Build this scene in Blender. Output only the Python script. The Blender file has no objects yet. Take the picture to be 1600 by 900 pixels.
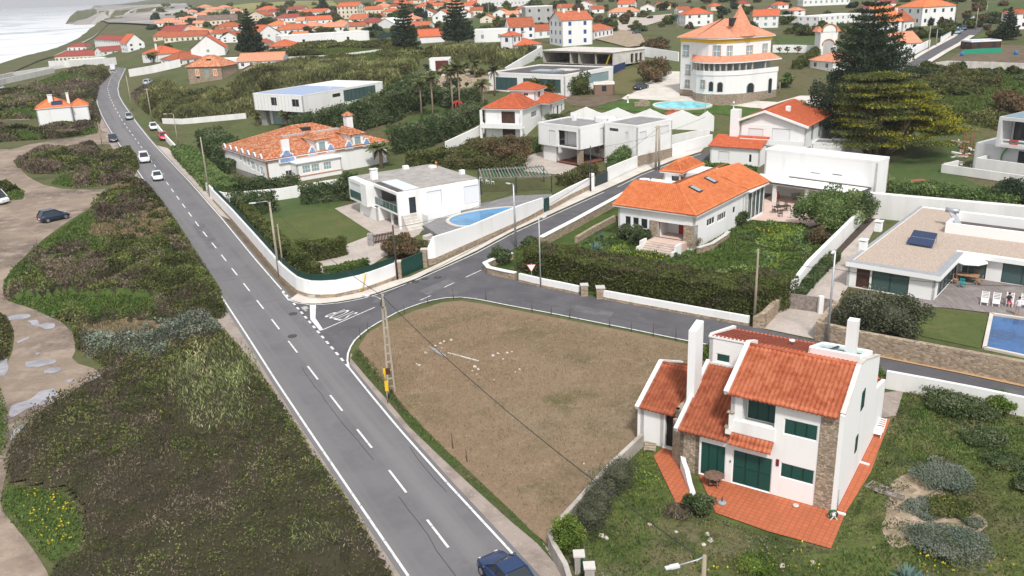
import bpy, math, random
import numpy as np
from mathutils import Vector, Matrix, geometry
random.seed(7); RNG=np.random.default_rng(7)
SC=bpy.context.scene; COL=SC.collection
# ------------------------------------------------------------------ camera (fitted to the photograph)
F=1335.; ROLL=math.radians(2.35); H=30.
_d=((450-11)+(800-40)*math.tan(ROLL))*math.cos(ROLL)
PITCH=math.atan(_d/F)
FW=np.array([0,math.cos(PITCH),-math.sin(PITCH)]); R0=np.array([1.,0,0]); U0=np.cross(R0,FW)
_c,_s=math.cos(ROLL),math.sin(ROLL)
RT=_c*R0-_s*U0; DN=-(_s*R0+_c*U0); CAM=np.array([0,0,H])
cd=bpy.data.cameras.new('camera'); cam=bpy.data.objects.new('camera',cd); COL.objects.link(cam)
cam.matrix_world=Matrix([[RT[0],-DN[0],-FW[0],0],[RT[1],-DN[1],-FW[1],0],[RT[2],-DN[2],-FW[2],H],[0,0,0,1]])
cd.sensor_width=36; cd.lens=F/1600*36; cd.clip_start=.5; cd.clip_end=30000; SC.camera=cam
def proj(p):
    q=np.asarray(p,float)-CAM; z=q@FW
    return 800+F*(q@RT)/z, 450+F*(q@DN)/z, z
# ------------------------------------------------------------------ terrain
def ss(a,b,x):
    t=np.clip((x-a)/(b-a),0,1); return t*t*(3-2*t)
def gz(px,py,z):
    v=FW+RT*(px-800)/F+DN*(py-450)/F; t=(z-H)/v[2]; return CAM+v*t
SEA=-6.
SHORE=np.array([gz(x,y,SEA)[:2] for x,y in [(-260,215),(-60,140),(0,118),(60,101),(100,90),(150,66),(170,55),(235,49),(244,42),(170,38),(105,37),(140,29),(152,22),(139,14),(150,11)]])
SHORE=np.vstack([[-500,-50],SHORE])
LANDP=np.vstack([SHORE,[[9000,14000],[9000,-50]]])
def land_sd(X,Y):
    X=np.asarray(X,float);Y=np.asarray(Y,float)
    d=np.full(X.shape,1e9); inside=np.zeros(X.shape,bool)
    n=len(LANDP)
    for i in range(n):
        a=LANDP[i];b=LANDP[(i+1)%n]
        c=((a[1]>Y)!=(b[1]>Y))
        with np.errstate(divide='ignore',invalid='ignore'):
            xi=(b[0]-a[0])*(Y-a[1])/(b[1]-a[1])+a[0]
        inside^=(c&(X<xi))
    for i in range(len(SHORE)-1):
        a=SHORE[i];b=SHORE[i+1];e=b-a;L=e@e
        t=np.clip(((X-a[0])*e[0]+(Y-a[1])*e[1])/L,0,1)
        d=np.minimum(d,np.hypot(X-a[0]-t*e[0],Y-a[1]-t*e[1]))
    return np.where(inside,d,-d)
def zt_true(X,Y):
    u=Y+np.where(X>0,.15,.6)*X
    b=np.interp(u,[140,150,165,185,210,240,300,450,650],[0,.25,1.6,5.8,8,10,12.5,14,16.5])
    q=X+.52*Y; A=.3+.7*ss(5,70,q)
    ratio=X/np.maximum(Y,1)
    far=np.interp(Y,[650,1000,1600,3000,6000],[0,9,42,105,200])*ss(-.44,-.2,ratio)
    far=far+np.interp(Y,[650,1500,3000],[0,0,5])*(1-ss(-.44,-.2,ratio))
    z=b*A+far
    sd=land_sd(X,Y)
    k=ss(-3,14,sd)
    return z*k+(-9)*(1-k)
NS,NY=300,300
S_AX=np.linspace(-1.25,1.25,NS); Y_AX=np.geomspace(14,6000,NY)
_S,_Y=np.meshgrid(S_AX,Y_AX); _X=_S*(_Y+18)
ZG=zt_true(_X,_Y)
LY0,LY1=math.log(14),math.log(6000)
def zt(X,Y):
    X=np.asarray(X,float);Y=np.asarray(Y,float)
    s=X/(Y+18); fs=np.clip((s+1.25)/2.5*(NS-1),0,NS-1.001)
    fy=np.clip((np.log(np.maximum(Y,14))-LY0)/(LY1-LY0)*(NY-1),0,NY-1.001)
    i=fs.astype(int); j=fy.astype(int); a=fs-i
    y0=Y_AX[j]; y1=Y_AX[j+1]; b=np.clip((Y-y0)/(y1-y0),0,1)
    return (ZG[j,i]*(1-a)+ZG[j,i+1]*a)*(1-b)+(ZG[j+1,i]*(1-a)+ZG[j+1,i+1]*a)*b
_T=np.geomspace(25,6000,2500)
def at(px,py,dz=0):
    v=FW+RT*(px-800)/F+DN*(py-450)/F
    P=CAM+np.outer(_T,v)
    below=np.nonzero(P[:,2]<zt(P[:,0],P[:,1]))[0]
    if len(below)==0: k=len(_T)-1
    else: k=below[0]
    lo,hi=_T[max(k-1,0)],_T[k]
    for _ in range(22):
        m=(lo+hi)/2; p=CAM+v*m
        if p[2]<zt(p[0],p[1]): hi=m
        else: lo=m
    p=CAM+v*hi
    return Vector((p[0],p[1],float(zt(p[0],p[1]))+dz))
def hgt(px,py,top):
    b=np.array(at(px,py)); lo,hi=0.,80.
    for _ in range(40):
        m=(lo+hi)/2
        if proj(b+[0,0,m])[1]>top: lo=m
        else: hi=m
    return lo
# ------------------------------------------------------------------ materials
MATS={}
def M(name,col,rough=.8,var=.0,scale=3.,bump=0.,bscale=None,metal=0,spec=.35,streak=False,col2=None,stops=(.4,.6),detail=5.,alpha=None):
    if name in MATS: return MATS[name]
    m=bpy.data.materials.new(name); m.use_nodes=True; nt=m.node_tree; N=nt.nodes; L=nt.links
    bs=N['Principled BSDF']; bs.inputs['Roughness'].default_value=rough; bs.inputs['Metallic'].default_value=metal
    bs.inputs['Specular IOR Level'].default_value=spec
    c=(*col,1)
    tc=N.new('ShaderNodeTexCoord'); mp=N.new('ShaderNodeMapping'); L.new(tc.outputs['Object'],mp.inputs['Vector'])
    if streak: mp.inputs['Scale'].default_value=(1,1,.12)
    if var>0 or col2:
        no=N.new('ShaderNodeTexNoise'); no.inputs['Scale'].default_value=scale; no.inputs['Detail'].default_value=detail; no.inputs['Roughness'].default_value=.65
        L.new(mp.outputs['Vector'],no.inputs['Vector'])
        r=N.new('ShaderNodeValToRGB'); L.new(no.outputs['Fac'],r.inputs['Fac'])
        if col2: a,b=(*col,1),(*col2,1)
        else: a=tuple(x*(1-var) for x in col)+(1,); b=tuple(min(1,x*(1+var)) for x in col)+(1,)
        r.color_ramp.elements[0].position=stops[0]; r.color_ramp.elements[0].color=a
        r.color_ramp.elements[1].position=stops[1]; r.color_ramp.elements[1].color=b
        L.new(r.outputs['Color'],bs.inputs['Base Color'])
    else: bs.inputs['Base Color'].default_value=c
    if bump>0:
        nb=N.new('ShaderNodeTexNoise'); nb.inputs['Scale'].default_value=bscale or scale*4; nb.inputs['Detail'].default_value=6
        L.new(tc.outputs['Object'],nb.inputs['Vector'])
        bu=N.new('ShaderNodeBump'); bu.inputs['Strength'].default_value=bump; bu.inputs['Distance'].default_value=.08
        L.new(nb.outputs['Fac'],bu.inputs['Height']); L.new(bu.outputs['Normal'],bs.inputs['Normal'])
    MATS[name]=m; return m
def mix_layers(name,layers,rough=.9,bump=.3,bscale=6.):
    """base colour + noise-masked layers [(col,scale,lo,hi,detail)]; object coordinates = world for the setting"""
    m=bpy.data.materials.new(name); m.use_nodes=True; nt=m.node_tree; N=nt.nodes; L=nt.links
    bs=N['Principled BSDF']; bs.inputs['Roughness'].default_value=rough; bs.inputs['Specular IOR Level'].default_value=.2
    tc=N.new('ShaderNodeTexCoord'); prev=None
    for i,l in enumerate(layers):
        col=l[0]
        if i==0:
            rgb=N.new('ShaderNodeRGB'); rgb.outputs[0].default_value=(*l,1); prev=rgb.outputs[0]; continue
        mp=N.new('ShaderNodeMapping'); mp.inputs['Location'].default_value=(i*13.7,i*7.1,0); src=tc.outputs['Object']
        if len(l)>6:
            ro=N.new('ShaderNodeMapping'); ro.inputs['Rotation'].default_value=(0,0,l[6]); L.new(src,ro.inputs['Vector']); src=ro.outputs[0]
        if len(l)>5: mp.inputs['Scale'].default_value=l[5]
        L.new(src,mp.inputs['Vector'])
        no=N.new('ShaderNodeTexNoise'); no.inputs['Scale'].default_value=l[1]; no.inputs['Detail'].default_value=l[4]; no.inputs['Roughness'].default_value=.6
        L.new(mp.outputs['Vector'],no.inputs['Vector'])
        mr=N.new('ShaderNodeMapRange'); mr.inputs['From Min'].default_value=l[2]; mr.inputs['From Max'].default_value=l[3]
        L.new(no.outputs['Fac'],mr.inputs['Value'])
        mx=N.new('ShaderNodeMix'); mx.data_type='RGBA'; L.new(mr.outputs['Result'],mx.inputs['Factor'])
        L.new(prev,mx.inputs['A']); mx.inputs['B'].default_value=(*col,1); prev=mx.outputs['Result']
    L.new(prev,bs.inputs['Base Color'])
    if bump:
        nb=N.new('ShaderNodeTexNoise'); nb.inputs['Scale'].default_value=bscale; nb.inputs['Detail'].default_value=7
        L.new(tc.outputs['Object'],nb.inputs['Vector'])
        bu=N.new('ShaderNodeBump'); bu.inputs['Strength'].default_value=bump; bu.inputs['Distance'].default_value=.15
        L.new(nb.outputs['Fac'],bu.inputs['Height']); L.new(bu.outputs['Normal'],bs.inputs['Normal'])
    MATS[name]=m; return m
def foliage_mat():
    m=bpy.data.materials.new('foliage'); m.use_nodes=True; nt=m.node_tree; N=nt.nodes; L=nt.links
    bs=N['Principled BSDF']; bs.inputs['Roughness'].default_value=.75; bs.inputs['Specular IOR Level'].default_value=.2
    at_=N.new('ShaderNodeAttribute'); at_.attribute_name='Col'; L.new(at_.outputs['Color'],bs.inputs['Base Color'])
    tr=N.new('ShaderNodeBsdfTranslucent'); L.new(at_.outputs['Color'],tr.inputs['Color'])
    mx=N.new('ShaderNodeMixShader'); mx.inputs[0].default_value=.22
    L.new(bs.outputs[0],mx.inputs[1]); L.new(tr.outputs[0],mx.inputs[2])
    L.new(mx.outputs[0],N['Material Output'].inputs['Surface'])
    return m
FOL=foliage_mat()
def stone_mat(name,c1,c2,scale=2.2,mortar=(.32,.28,.23)):
    m=bpy.data.materials.new(name); m.use_nodes=True; nt=m.node_tree; N=nt.nodes; L=nt.links
    bs=N['Principled BSDF']; bs.inputs['Roughness'].default_value=.9
    tc=N.new('ShaderNodeTexCoord'); mp=N.new('ShaderNodeMapping'); mp.inputs['Scale'].default_value=(1,1,1.8)
    L.new(tc.outputs['Object'],mp.inputs['Vector'])
    vo=N.new('ShaderNodeTexVoronoi'); vo.inputs['Scale'].default_value=scale; L.new(mp.outputs['Vector'],vo.inputs['Vector'])
    ve=N.new('ShaderNodeTexVoronoi'); ve.feature='DISTANCE_TO_EDGE'; ve.inputs['Scale'].default_value=scale; L.new(mp.outputs['Vector'],ve.inputs['Vector'])
    sp=N.new('ShaderNodeSeparateColor'); L.new(vo.outputs['Color'],sp.inputs[0])
    mx=N.new('ShaderNodeMix'); mx.data_type='RGBA'; mx.inputs['A'].default_value=(*c1,1); mx.inputs['B'].default_value=(*c2,1); L.new(sp.outputs[0],mx.inputs['Factor'])
    mr=N.new('ShaderNodeMapRange'); mr.inputs['From Min'].default_value=.02; mr.inputs['From Max'].default_value=.09; L.new(ve.outputs['Distance'],mr.inputs['Value'])
    m2=N.new('ShaderNodeMix'); m2.data_type='RGBA'; m2.inputs['A'].default_value=(*mortar,1); L.new(mx.outputs['Result'],m2.inputs['B']); L.new(mr.outputs['Result'],m2.inputs['Factor'])
    L.new(m2.outputs['Result'],bs.inputs['Base Color'])
    bu=N.new('ShaderNodeBump'); bu.inputs['Strength'].default_value=.7; bu.inputs['Distance'].default_value=.05
    L.new(mr.outputs['Result'],bu.inputs['Height']); L.new(bu.outputs['Normal'],bs.inputs['Normal'])
    MATS[name]=m; return m
def tile_mat(name,c,c2,spot=None,scale=1.3):
    m=bpy.data.materials.new(name); m.use_nodes=True; nt=m.node_tree; N=nt.nodes; L=nt.links
    bs=N['Principled BSDF']; bs.inputs['Roughness'].default_value=.85; bs.inputs['Specular IOR Level'].default_value=.2
    tc=N.new('ShaderNodeTexCoord')
    vo=N.new('ShaderNodeTexVoronoi'); vo.inputs['Scale'].default_value=3.2; L.new(tc.outputs['Object'],vo.inputs['Vector'])
    no=N.new('ShaderNodeTexNoise'); no.inputs['Scale'].default_value=scale; no.inputs['Detail'].default_value=6; L.new(tc.outputs['Object'],no.inputs['Vector'])
    sp=N.new('ShaderNodeSeparateColor'); L.new(vo.outputs['Color'],sp.inputs[0])
    ad=N.new('ShaderNodeMath'); ad.operation='MULTIPLY_ADD'; ad.inputs[1].default_value=.45; L.new(sp.outputs[0],ad.inputs[0]); L.new(no.outputs['Fac'],ad.inputs[2])
    r=N.new('ShaderNodeValToRGB'); L.new(ad.outputs[0],r.inputs['Fac'])
    e=r.color_ramp.elements; e[0].position=.45; e[0].color=(*c,1); e[1].position=.95; e[1].color=(*c2,1)
    out=r.outputs['Color']
    if spot:
        mr=N.new('ShaderNodeMapRange'); mr.inputs['From Min'].default_value=.62; mr.inputs['From Max'].default_value=.72; L.new(sp.outputs[1],mr.inputs['Value'])
        mx=N.new('ShaderNodeMix'); mx.data_type='RGBA'; L.new(out,mx.inputs['A']); mx.inputs['B'].default_value=(*spot,1); L.new(mr.outputs['Result'],mx.inputs['Factor']); out=mx.outputs['Result']
    L.new(out,bs.inputs['Base Color']); MATS[name]=m; return m
# ------------------------------------------------------------------ mesh builder
class MB:
    def __init__(s): s.v=[];s.f=[];s.mi=[];s.m=0;s.sm=[]
    def face(s,pts,smooth=False):
        n=len(s.v); s.v+= [tuple(p) for p in pts]; s.f.append(tuple(range(n,n+len(pts)))); s.mi.append(s.m); s.sm.append(smooth)
    def box(s,x0,y0,z0,x1,y1,z1):
        if x1<x0:x0,x1=x1,x0
        if y1<y0:y0,y1=y1,y0
        if z1<z0:z0,z1=z1,z0
        n=len(s.v); s.v+=[(x0,y0,z0),(x1,y0,z0),(x1,y1,z0),(x0,y1,z0),(x0,y0,z1),(x1,y0,z1),(x1,y1,z1),(x0,y1,z1)]
        for q in ((0,3,2,1),(4,5,6,7),(0,1,5,4),(1,2,6,5),(2,3,7,6),(3,0,4,7)):
            s.f.append(tuple(n+i for i in q)); s.mi.append(s.m); s.sm.append(False)
        return s
    def prism(s,pts,z0,z1):
        """pts ccw list of (x,y); z0,z1 numbers or lists"""
        k=len(pts); n=len(s.v)
        Z0=z0 if hasattr(z0,'__len__') else [z0]*k; Z1=z1 if hasattr(z1,'__len__') else [z1]*k
        s.v+=[(p[0],p[1],Z0[i]) for i,p in enumerate(pts)]+[(p[0],p[1],Z1[i]) for i,p in enumerate(pts)]
        s.f.append(tuple(range(n+k-1,n-1,-1))); s.f.append(tuple(range(n+k,n+2*k)))
        s.mi+=[s.m]*2; s.sm+=[False]*2
        for i in range(k):
            j=(i+1)%k; s.f.append((n+i,n+j,n+k+j,n+k+i)); s.mi.append(s.m); s.sm.append(False)
        return s
    def beam(s,p,q,w,h=None,up=(0,0,1)):
        p=Vector(p);q=Vector(q);h=h or w; d=(q-p).normalized(); u=Vector(up)
        if abs(d.dot(u))>.95: u=Vector((0,1,0))
        a=d.cross(u).normalized()*w/2; b=a.cross(d).normalized()*h/2
        n=len(s.v)
        for c in (p,q):
            for e in (-a-b,a-b,a+b,-a+b): s.v.append(tuple(c+e))
        for qd in ((3,2,1,0),(4,5,6,7),(0,1,5,4),(1,2,6,5),(2,3,7,6),(3,0,4,7)):
            s.f.append(tuple(n+i for i in qd)); s.mi.append(s.m); s.sm.append(False)
        return s
    def tube(s,pts,r,seg=8,cap=True):
        pts=[Vector(p) for p in pts]; k=len(pts); R=r if hasattr(r,'__len__') else [r]*k
        n=len(s.v); prev=None
        for i,p in enumerate(pts):
            d=(pts[min(i+1,k-1)]-pts[max(i-1,0)]).normalized()
            u=Vector((0,0,1)) if abs(d.z)<.9 else Vector((1,0,0))
            if prev is not None: a=(prev-d*prev.dot(d)).normalized()
            else: a=d.cross(u).normalized()
            prev=a; b=d.cross(a)
            for j in range(seg):
                t=2*math.pi*j/seg; s.v.append(tuple(p+(a*math.cos(t)+b*math.sin(t))*R[i]))
        for i in range(k-1):
            for j in range(seg):
                j2=(j+1)%seg; s.f.append((n+i*seg+j,n+i*seg+j2,n+(i+1)*seg+j2,n+(i+1)*seg+j)); s.mi.append(s.m); s.sm.append(True)
        if cap:
            s.f.append(tuple(n+j for j in range(seg-1,-1,-1))); s.f.append(tuple(n+(k-1)*seg+j for j in range(seg))); s.mi+=[s.m]*2; s.sm+=[False]*2
        return s
    def lathe(s,prof,c=(0,0,0),seg=16):
        n=len(s.v); k=len(prof)
        for r,z in prof:
            for j in range(seg):
                t=2*math.pi*j/seg; s.v.append((c[0]+r*math.cos(t),c[1]+r*math.sin(t),c[2]+z))
        for i in range(k-1):
            for j in range(seg):
                j2=(j+1)%seg; s.f.append((n+i*seg+j,n+i*seg+j2,n+(i+1)*seg+j2,n+(i+1)*seg+j)); s.mi.append(s.m); s.sm.append(True)
        s.f.append(tuple(n+j for j in range(seg-1,-1,-1))); s.f.append(tuple(n+(k-1)*seg+j for j in range(seg))); s.mi+=[s.m]*2; s.sm+=[False]*2
        return s
    def ell(s,c,rx,ry,rz,seg=12,rings=7):
        n=len(s.v)
        for i in range(rings+1):
            a=math.pi*i/rings-math.pi/2
            for j in range(seg):
                t=2*math.pi*j/seg; s.v.append((c[0]+rx*math.cos(a)*math.cos(t),c[1]+ry*math.cos(a)*math.sin(t),c[2]+rz*math.sin(a)))
        for i in range(rings):
            for j in range(seg):
                j2=(j+1)%seg; s.f.append((n+i*seg+j,n+i*seg+j2,n+(i+1)*seg+j2,n+(i+1)*seg+j)); s.mi.append(s.m); s.sm.append(True)
        return s
    def build(s,name,mats,parent=None,loc=None):
        me=bpy.data.meshes.new(name); me.from_pydata(s.v,[],s.f); 
        if not isinstance(mats,(list,tuple)): mats=[mats]
        for m in mats: me.materials.append(m)
        if len(mats)>1: me.polygons.foreach_set('material_index',s.mi)
        me.polygons.foreach_set('use_smooth',s.sm)
        me.update()
        o=bpy.data.objects.new(name,me); COL.objects.link(o)
        if parent: o.parent=parent
        if loc is not None: o.location=loc
        return o
def tag(o,label=None,cat=None,group=None,kind=None):
    if label: o['label']=label
    if cat: o['category']=cat
    if group: o['group']=group
    if kind: o['kind']=kind
    return o
def thing(name,label,cat,loc=(0,0,0),rz=0,group=None):
    o=bpy.data.objects.new(name,None); o.empty_display_size=.3; COL.objects.link(o); o.location=loc; o.rotation_euler=(0,0,rz)
    return tag(o,label,cat,group)
def dup(root,loc,rz=0,label=None,scale=None,group=None):
    r=root.copy(); COL.objects.link(r); r.location=loc; r.rotation_euler=(0,0,rz)
    if label: r['label']=label
    if group: r['group']=group
    if scale: r.scale=(scale,)*3 if not hasattr(scale,'__len__') else scale
    for ch in root.children:
        c=ch.copy(); COL.objects.link(c); c.parent=r
        for g in ch.children:
            d=g.copy(); COL.objects.link(d); d.parent=c
    return r
def npmesh(name,V,Fq,mats,cols=None,parent=None,smooth=False,loc=None):
    """V (n,3); Fq (m,k) equal-size faces"""
    V=np.asarray(V,np.float32); Fq=np.asarray(Fq,np.int32); m,k=Fq.shape
    me=bpy.data.meshes.new(name); me.vertices.add(len(V)); me.vertices.foreach_set('co',V.ravel())
    me.loops.add(m*k); me.loops.foreach_set('vertex_index',Fq.ravel())
    me.polygons.add(m); me.polygons.foreach_set('loop_start',np.arange(0,m*k,k,dtype=np.int32))
    if smooth: me.polygons.foreach_set('use_smooth',np.ones(m,bool))
    me.update(calc_edges=True)
    if cols is not None:
        a=me.attributes.new('Col','FLOAT_COLOR','FACE'); C=np.ones((m,4),np.float32); C[:,:3]=np.clip(cols,0,1); a.data.foreach_set('color',C.ravel())
    me.materials.append(mats)
    o=bpy.data.objects.new(name,me); COL.objects.link(o)
    if parent: o.parent=parent
    if loc is not None: o.location=loc
    return o
# ------------------------------------------------------------------ foliage builder
def unit(a): return a/np.maximum(np.linalg.norm(a,axis=1,keepdims=True),1e-6)
class Fol:
    def __init__(s): s.V=[];s.C=[]
    def quads(s,V,C): s.V.append(np.asarray(V).reshape(-1,4,3)); s.C.append(np.asarray(C).reshape(-1,3))
    def leaves(s,P,size,col,up=.3,aspect=.55,jit=.25,out=None,rng=RNG):
        P=np.asarray(P,float); n=len(P)
        if n==0: return
        a=rng.normal(size=(n,3)); a=unit(a)+np.array([0,0,up])
        if out is not None: a=a+out
        a=unit(a); b=unit(np.cross(a,rng.normal(size=(n,3))))
        sz=(np.asarray(size)*np.ones(n)*(.65+.7*rng.random(n)))[:,None]
        A=a*sz*.5; B=b*sz*.5*aspect
        V=np.stack([P-A,P+B,P+A,P-B],1)
        col=np.asarray(col,float); col=np.broadcast_to(col,(n,3))
        C=col*(1+jit*(rng.random((n,1))*2-1)); 
        s.quads(V,C)
    def shell(s,c,r,n,size,cols,lumps=14,lr=.42,up=.25,flat=False,rng=RNG,core=True,corecol=None,jit=.25,aspect=.55):
        """lumpy ellipsoid crown: clumps of leaves over the volume, with gaps"""
        c=np.array(c,float); r=np.array(r,float)
        d=unit(rng.normal(size=(lumps,3)))
        if flat: d[:,2]=np.abs(d[:,2])
        rad=.55+.38*rng.random((lumps,1))
        cc=d*rad
        per=n//lumps
        cols=np.asarray(cols,float).reshape(-1,3)
        for k in range(lumps):
            q=unit(rng.normal(size=(per,3)))*(rng.random((per,1))**.4)*lr*(.7+.6*rng.random())
            P=c+(cc[k]+q)*r
            s.leaves(P,size,cols[rng.integers(len(cols))],up=up,rng=rng,jit=jit,out=unit(q)*.6,aspect=aspect)
        q=unit(rng.normal(size=(n//2,3))); s.leaves(c+q*r*(.60+.16*rng.random((n//2,1))),size,cols[rng.integers(len(cols),size=n//2)],up=up,rng=rng,jit=jit,out=q*.6,aspect=aspect)
        if core: s.core(c,r*.52,corecol if corecol is not None else cols.mean(0)*.9)
    def core(s,c,r,col,seg=10,rings=6):
        t=np.linspace(0,2*np.pi,seg+1); a=np.linspace(-np.pi/2,np.pi/2,rings+1)
        X=np.stack([np.outer(np.cos(a),np.cos(t)),np.outer(np.cos(a),np.sin(t)),np.outer(np.sin(a),np.ones(seg+1))],-1)*r+c
        V=np.stack([X[:-1,:-1],X[:-1,1:],X[1:,1:],X[1:,:-1]],2).reshape(-1,4,3); s.quads(V,np.tile(col,(len(V),1)))
    def build(s,name,parent=None,loc=None):
        V=np.concatenate(s.V); C=np.concatenate(s.C); n=len(V)
        return npmesh(name,V.reshape(-1,3),np.arange(n*4).reshape(n,4),FOL,C,parent,loc=loc)
# value noise
_NZ=RNG.random((256,256))
def noise(x,y,s,ox=0):
    x=np.asarray(x)/s+ox+100.3; y=np.asarray(y)/s+ox*1.7+57.1
    i=np.floor(x).astype(int); j=np.floor(y).astype(int); a=x-i; b=y-j; a=a*a*(3-2*a); b=b*b*(3-2*b)
    g=lambda p,q:_NZ[p%256,q%256]
    return (g(i,j)*(1-a)+g(i+1,j)*a)*(1-b)+(g(i,j+1)*(1-a)+g(i+1,j+1)*a)*b
def inpoly(X,Y,P):
    X=np.asarray(X);Y=np.asarray(Y); ins=np.zeros(X.shape,bool); n=len(P)
    for i in range(n):
        a=P[i];b=P[(i+1)%n]; c=((a[1]>Y)!=(b[1]>Y)); d=(b[1]-a[1]) or 1e-9
        ins^=(c&(X<(b[0]-a[0])*(Y-a[1])/d+a[0]))
    return ins
def wpoly(pp): return [tuple(at(*p)[:2]) for p in pp]
def smooth_poly(P,n=2,closed=True):
    """Chaikin corner cutting"""
    for _ in range(n):
        Q=[]; k=len(P)
        for i in range(k if closed else k-1):
            a=np.array(P[i]);b=np.array(P[(i+1)%k]); Q+=[tuple(a*.75+b*.25),tuple(a*.25+b*.75)]
        P=Q if closed else [P[0]]+Q+[P[-1]]
    return P
def sheet(name,poly,mat,dz=.02,step=4.,kind='structure',parent=None,label=None,cat=None,zfix=None):
    """draped sheet from a world-XY polygon (tessellated, follows the terrain)"""
    P=[Vector(p[:2]) for p in poly]; xs=[p.x for p in P]; ys=[p.y for p in P]
    pts=[]; edges=[]
    dense=[]
    for i,p in enumerate(P):
        q=P[(i+1)%len(P)]; n=max(1,int((q-p).length/step))
        for t in range(n): dense.append(p.lerp(q,t/n))
    k=len(dense); edges=[(i,(i+1)%k) for i in range(k)]
    gx=np.arange(min(xs)+step/2,max(xs),step); gy=np.arange(min(ys)+step/2,max(ys),step)
    if len(gx)*len(gy)>6000:
        step*=math.sqrt(len(gx)*len(gy)/6000); gx=np.arange(min(xs)+step/2,max(xs),step); gy=np.arange(min(ys)+step/2,max(ys),step)
    GX,GY=np.meshgrid(gx,gy); ins=inpoly(GX,GY,[(p.x,p.y) for p in P]); 
    zz=zt(GX,GY); flat=bool(np.abs(zz[ins]).max()<1e-4) if ins.any() else True
    extra=[] if flat or zfix is not None else [Vector((a,b)) for a,b in zip(GX[ins],GY[ins])]
    vo,eo,fo,_,_,_=geometry.delaunay_2d_cdt(dense+extra,edges,[],1,1e-4)
    V=np.array([(v.x,v.y) for v in vo]); Z=(zt(V[:,0],V[:,1]) if zfix is None else np.full(len(V),zfix))+dz
    fo=[f if len(f)==3 else f for f in fo]
    me=bpy.data.meshes.new(name); me.from_pydata([(a,b,c) for (a,b),c in zip(V,Z)],[],[tuple(f) for f in fo]); me.materials.append(mat); me.update()
    if me.polygons and me.polygons[0].normal.z<0: me.flip_normals()
    o=bpy.data.objects.new(name,me); COL.objects.link(o)
    if kind: o['kind']=kind
    if parent: o.parent=parent
    return tag(o,label,cat)
def strip(pts,w,name,mat,dz,kind='structure',parent=None,dash=None,off=0,build=True,mb=None):
    """painted/paved strip along a world polyline"""
    P=[np.array(p[:2]) for p in pts]
    own=mb is None
    if own: mb=MB()
    L=0; segs=[]
    for a,b in zip(P[:-1],P[1:]):
        l=np.linalg.norm(b-a); segs.append((a,b,L,l)); L+=l
    def pt(t):
        for a,b,s,l in segs:
            if t<=s+l+1e-6:
                d=(b-a)/l; return a+d*(t-s),np.array([-d[1],d[0]])
        a,b,s,l=segs[-1]; d=(b-a)/l; return b,np.array([-d[1],d[0]])
    rng=[(0,L)] if not dash else [(t,min(L,t+dash[0])) for t in np.arange(off,L,dash[0]+dash[1])]
    for t0,t1 in rng:
        n=max(1,int((t1-t0)/1.5)); prev=None
        for i in range(n+1):
            p,nn=pt(t0+(t1-t0)*i/n); a=p+nn*w/2;b=p-nn*w/2
            A=(a[0],a[1],float(zt(*a))+dz);B=(b[0],b[1],float(zt(*b))+dz)
            if prev: mb.face([prev[1],B,A,prev[0]])
            prev=(A,B)
    if own:
        o=mb.build(name,mat,parent); 
        if kind: o['kind']=kind
        return o
# ------------------------------------------------------------------ light and sky
W=bpy.data.worlds.new('World'); SC.world=W; W.use_nodes=True
_n=W.node_tree.nodes; _l=W.node_tree.links
sky=_n.new('ShaderNodeTexSky'); sky.sky_type='NISHITA'; sky.sun_disc=False
SUN_EL,SUN_AZ=math.radians(52),math.radians(172)   # azimuth measured clockwise from +Y
sky.sun_elevation=SUN_EL; sky.sun_rotation=SUN_AZ; sky.air_density=1.0; sky.dust_density=3.0; sky.altitude=50
hs=_n.new('ShaderNodeHueSaturation'); hs.inputs['Saturation'].default_value=.35; _l.new(sky.outputs[0],hs.inputs['Color'])
# thin bright cloud deck over the sky
_tc=_n.new('ShaderNodeTexCoord'); _cn=_n.new('ShaderNodeTexNoise'); _cn.inputs['Scale'].default_value=2.2; _cn.inputs['Detail'].default_value=6; _l.new(_tc.outputs['Generated'],_cn.inputs['Vector'])
_cr=_n.new('ShaderNodeValToRGB'); _cr.color_ramp.elements[0].color=(5.2,5.4,5.9,1); _cr.color_ramp.elements[1].color=(6.9,6.9,7.0,1); _cr.color_ramp.elements[0].position=.35; _cr.color_ramp.elements[1].position=.65; _l.new(_cn.outputs['Fac'],_cr.inputs['Fac'])
_mx=_n.new('ShaderNodeMix'); _mx.data_type='RGBA'; _mx.inputs['Factor'].default_value=.72; _l.new(hs.outputs[0],_mx.inputs['A']); _l.new(_cr.outputs[0],_mx.inputs['B'])
_l.new(_mx.outputs['Result'],_n['Background'].inputs[0]); _n['Background'].inputs[1].default_value=.092
sd=bpy.data.lights.new('sun','SUN'); sd.energy=2.3; sd.angle=math.radians(7); sd.color=(1,.965,.92)
so=bpy.data.objects.new('sun',sd); COL.objects.link(so)
_dir=Vector((math.sin(SUN_AZ)*math.cos(SUN_EL),math.cos(SUN_AZ)*math.cos(SUN_EL),math.sin(SUN_EL)))
so.rotation_euler=(-_dir).to_track_quat('-Z','Y').to_euler()
vs=SC.view_settings; vs.view_transform='Standard'; vs.look='None'; vs.exposure=.67; vs.gamma=1
SC.render.engine='CYCLES'; SC.cycles.use_denoising=True; SC.cycles.denoiser='OPENIMAGEDENOISE'; SC.cycles.denoising_prefilter='NONE'; SC.cycles.denoising_input_passes='RGB_ALBEDO_NORMAL'; SC.cycles.max_bounces=5; SC.cycles.diffuse_bounces=3; SC.cycles.transparent_max_bounces=4
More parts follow.
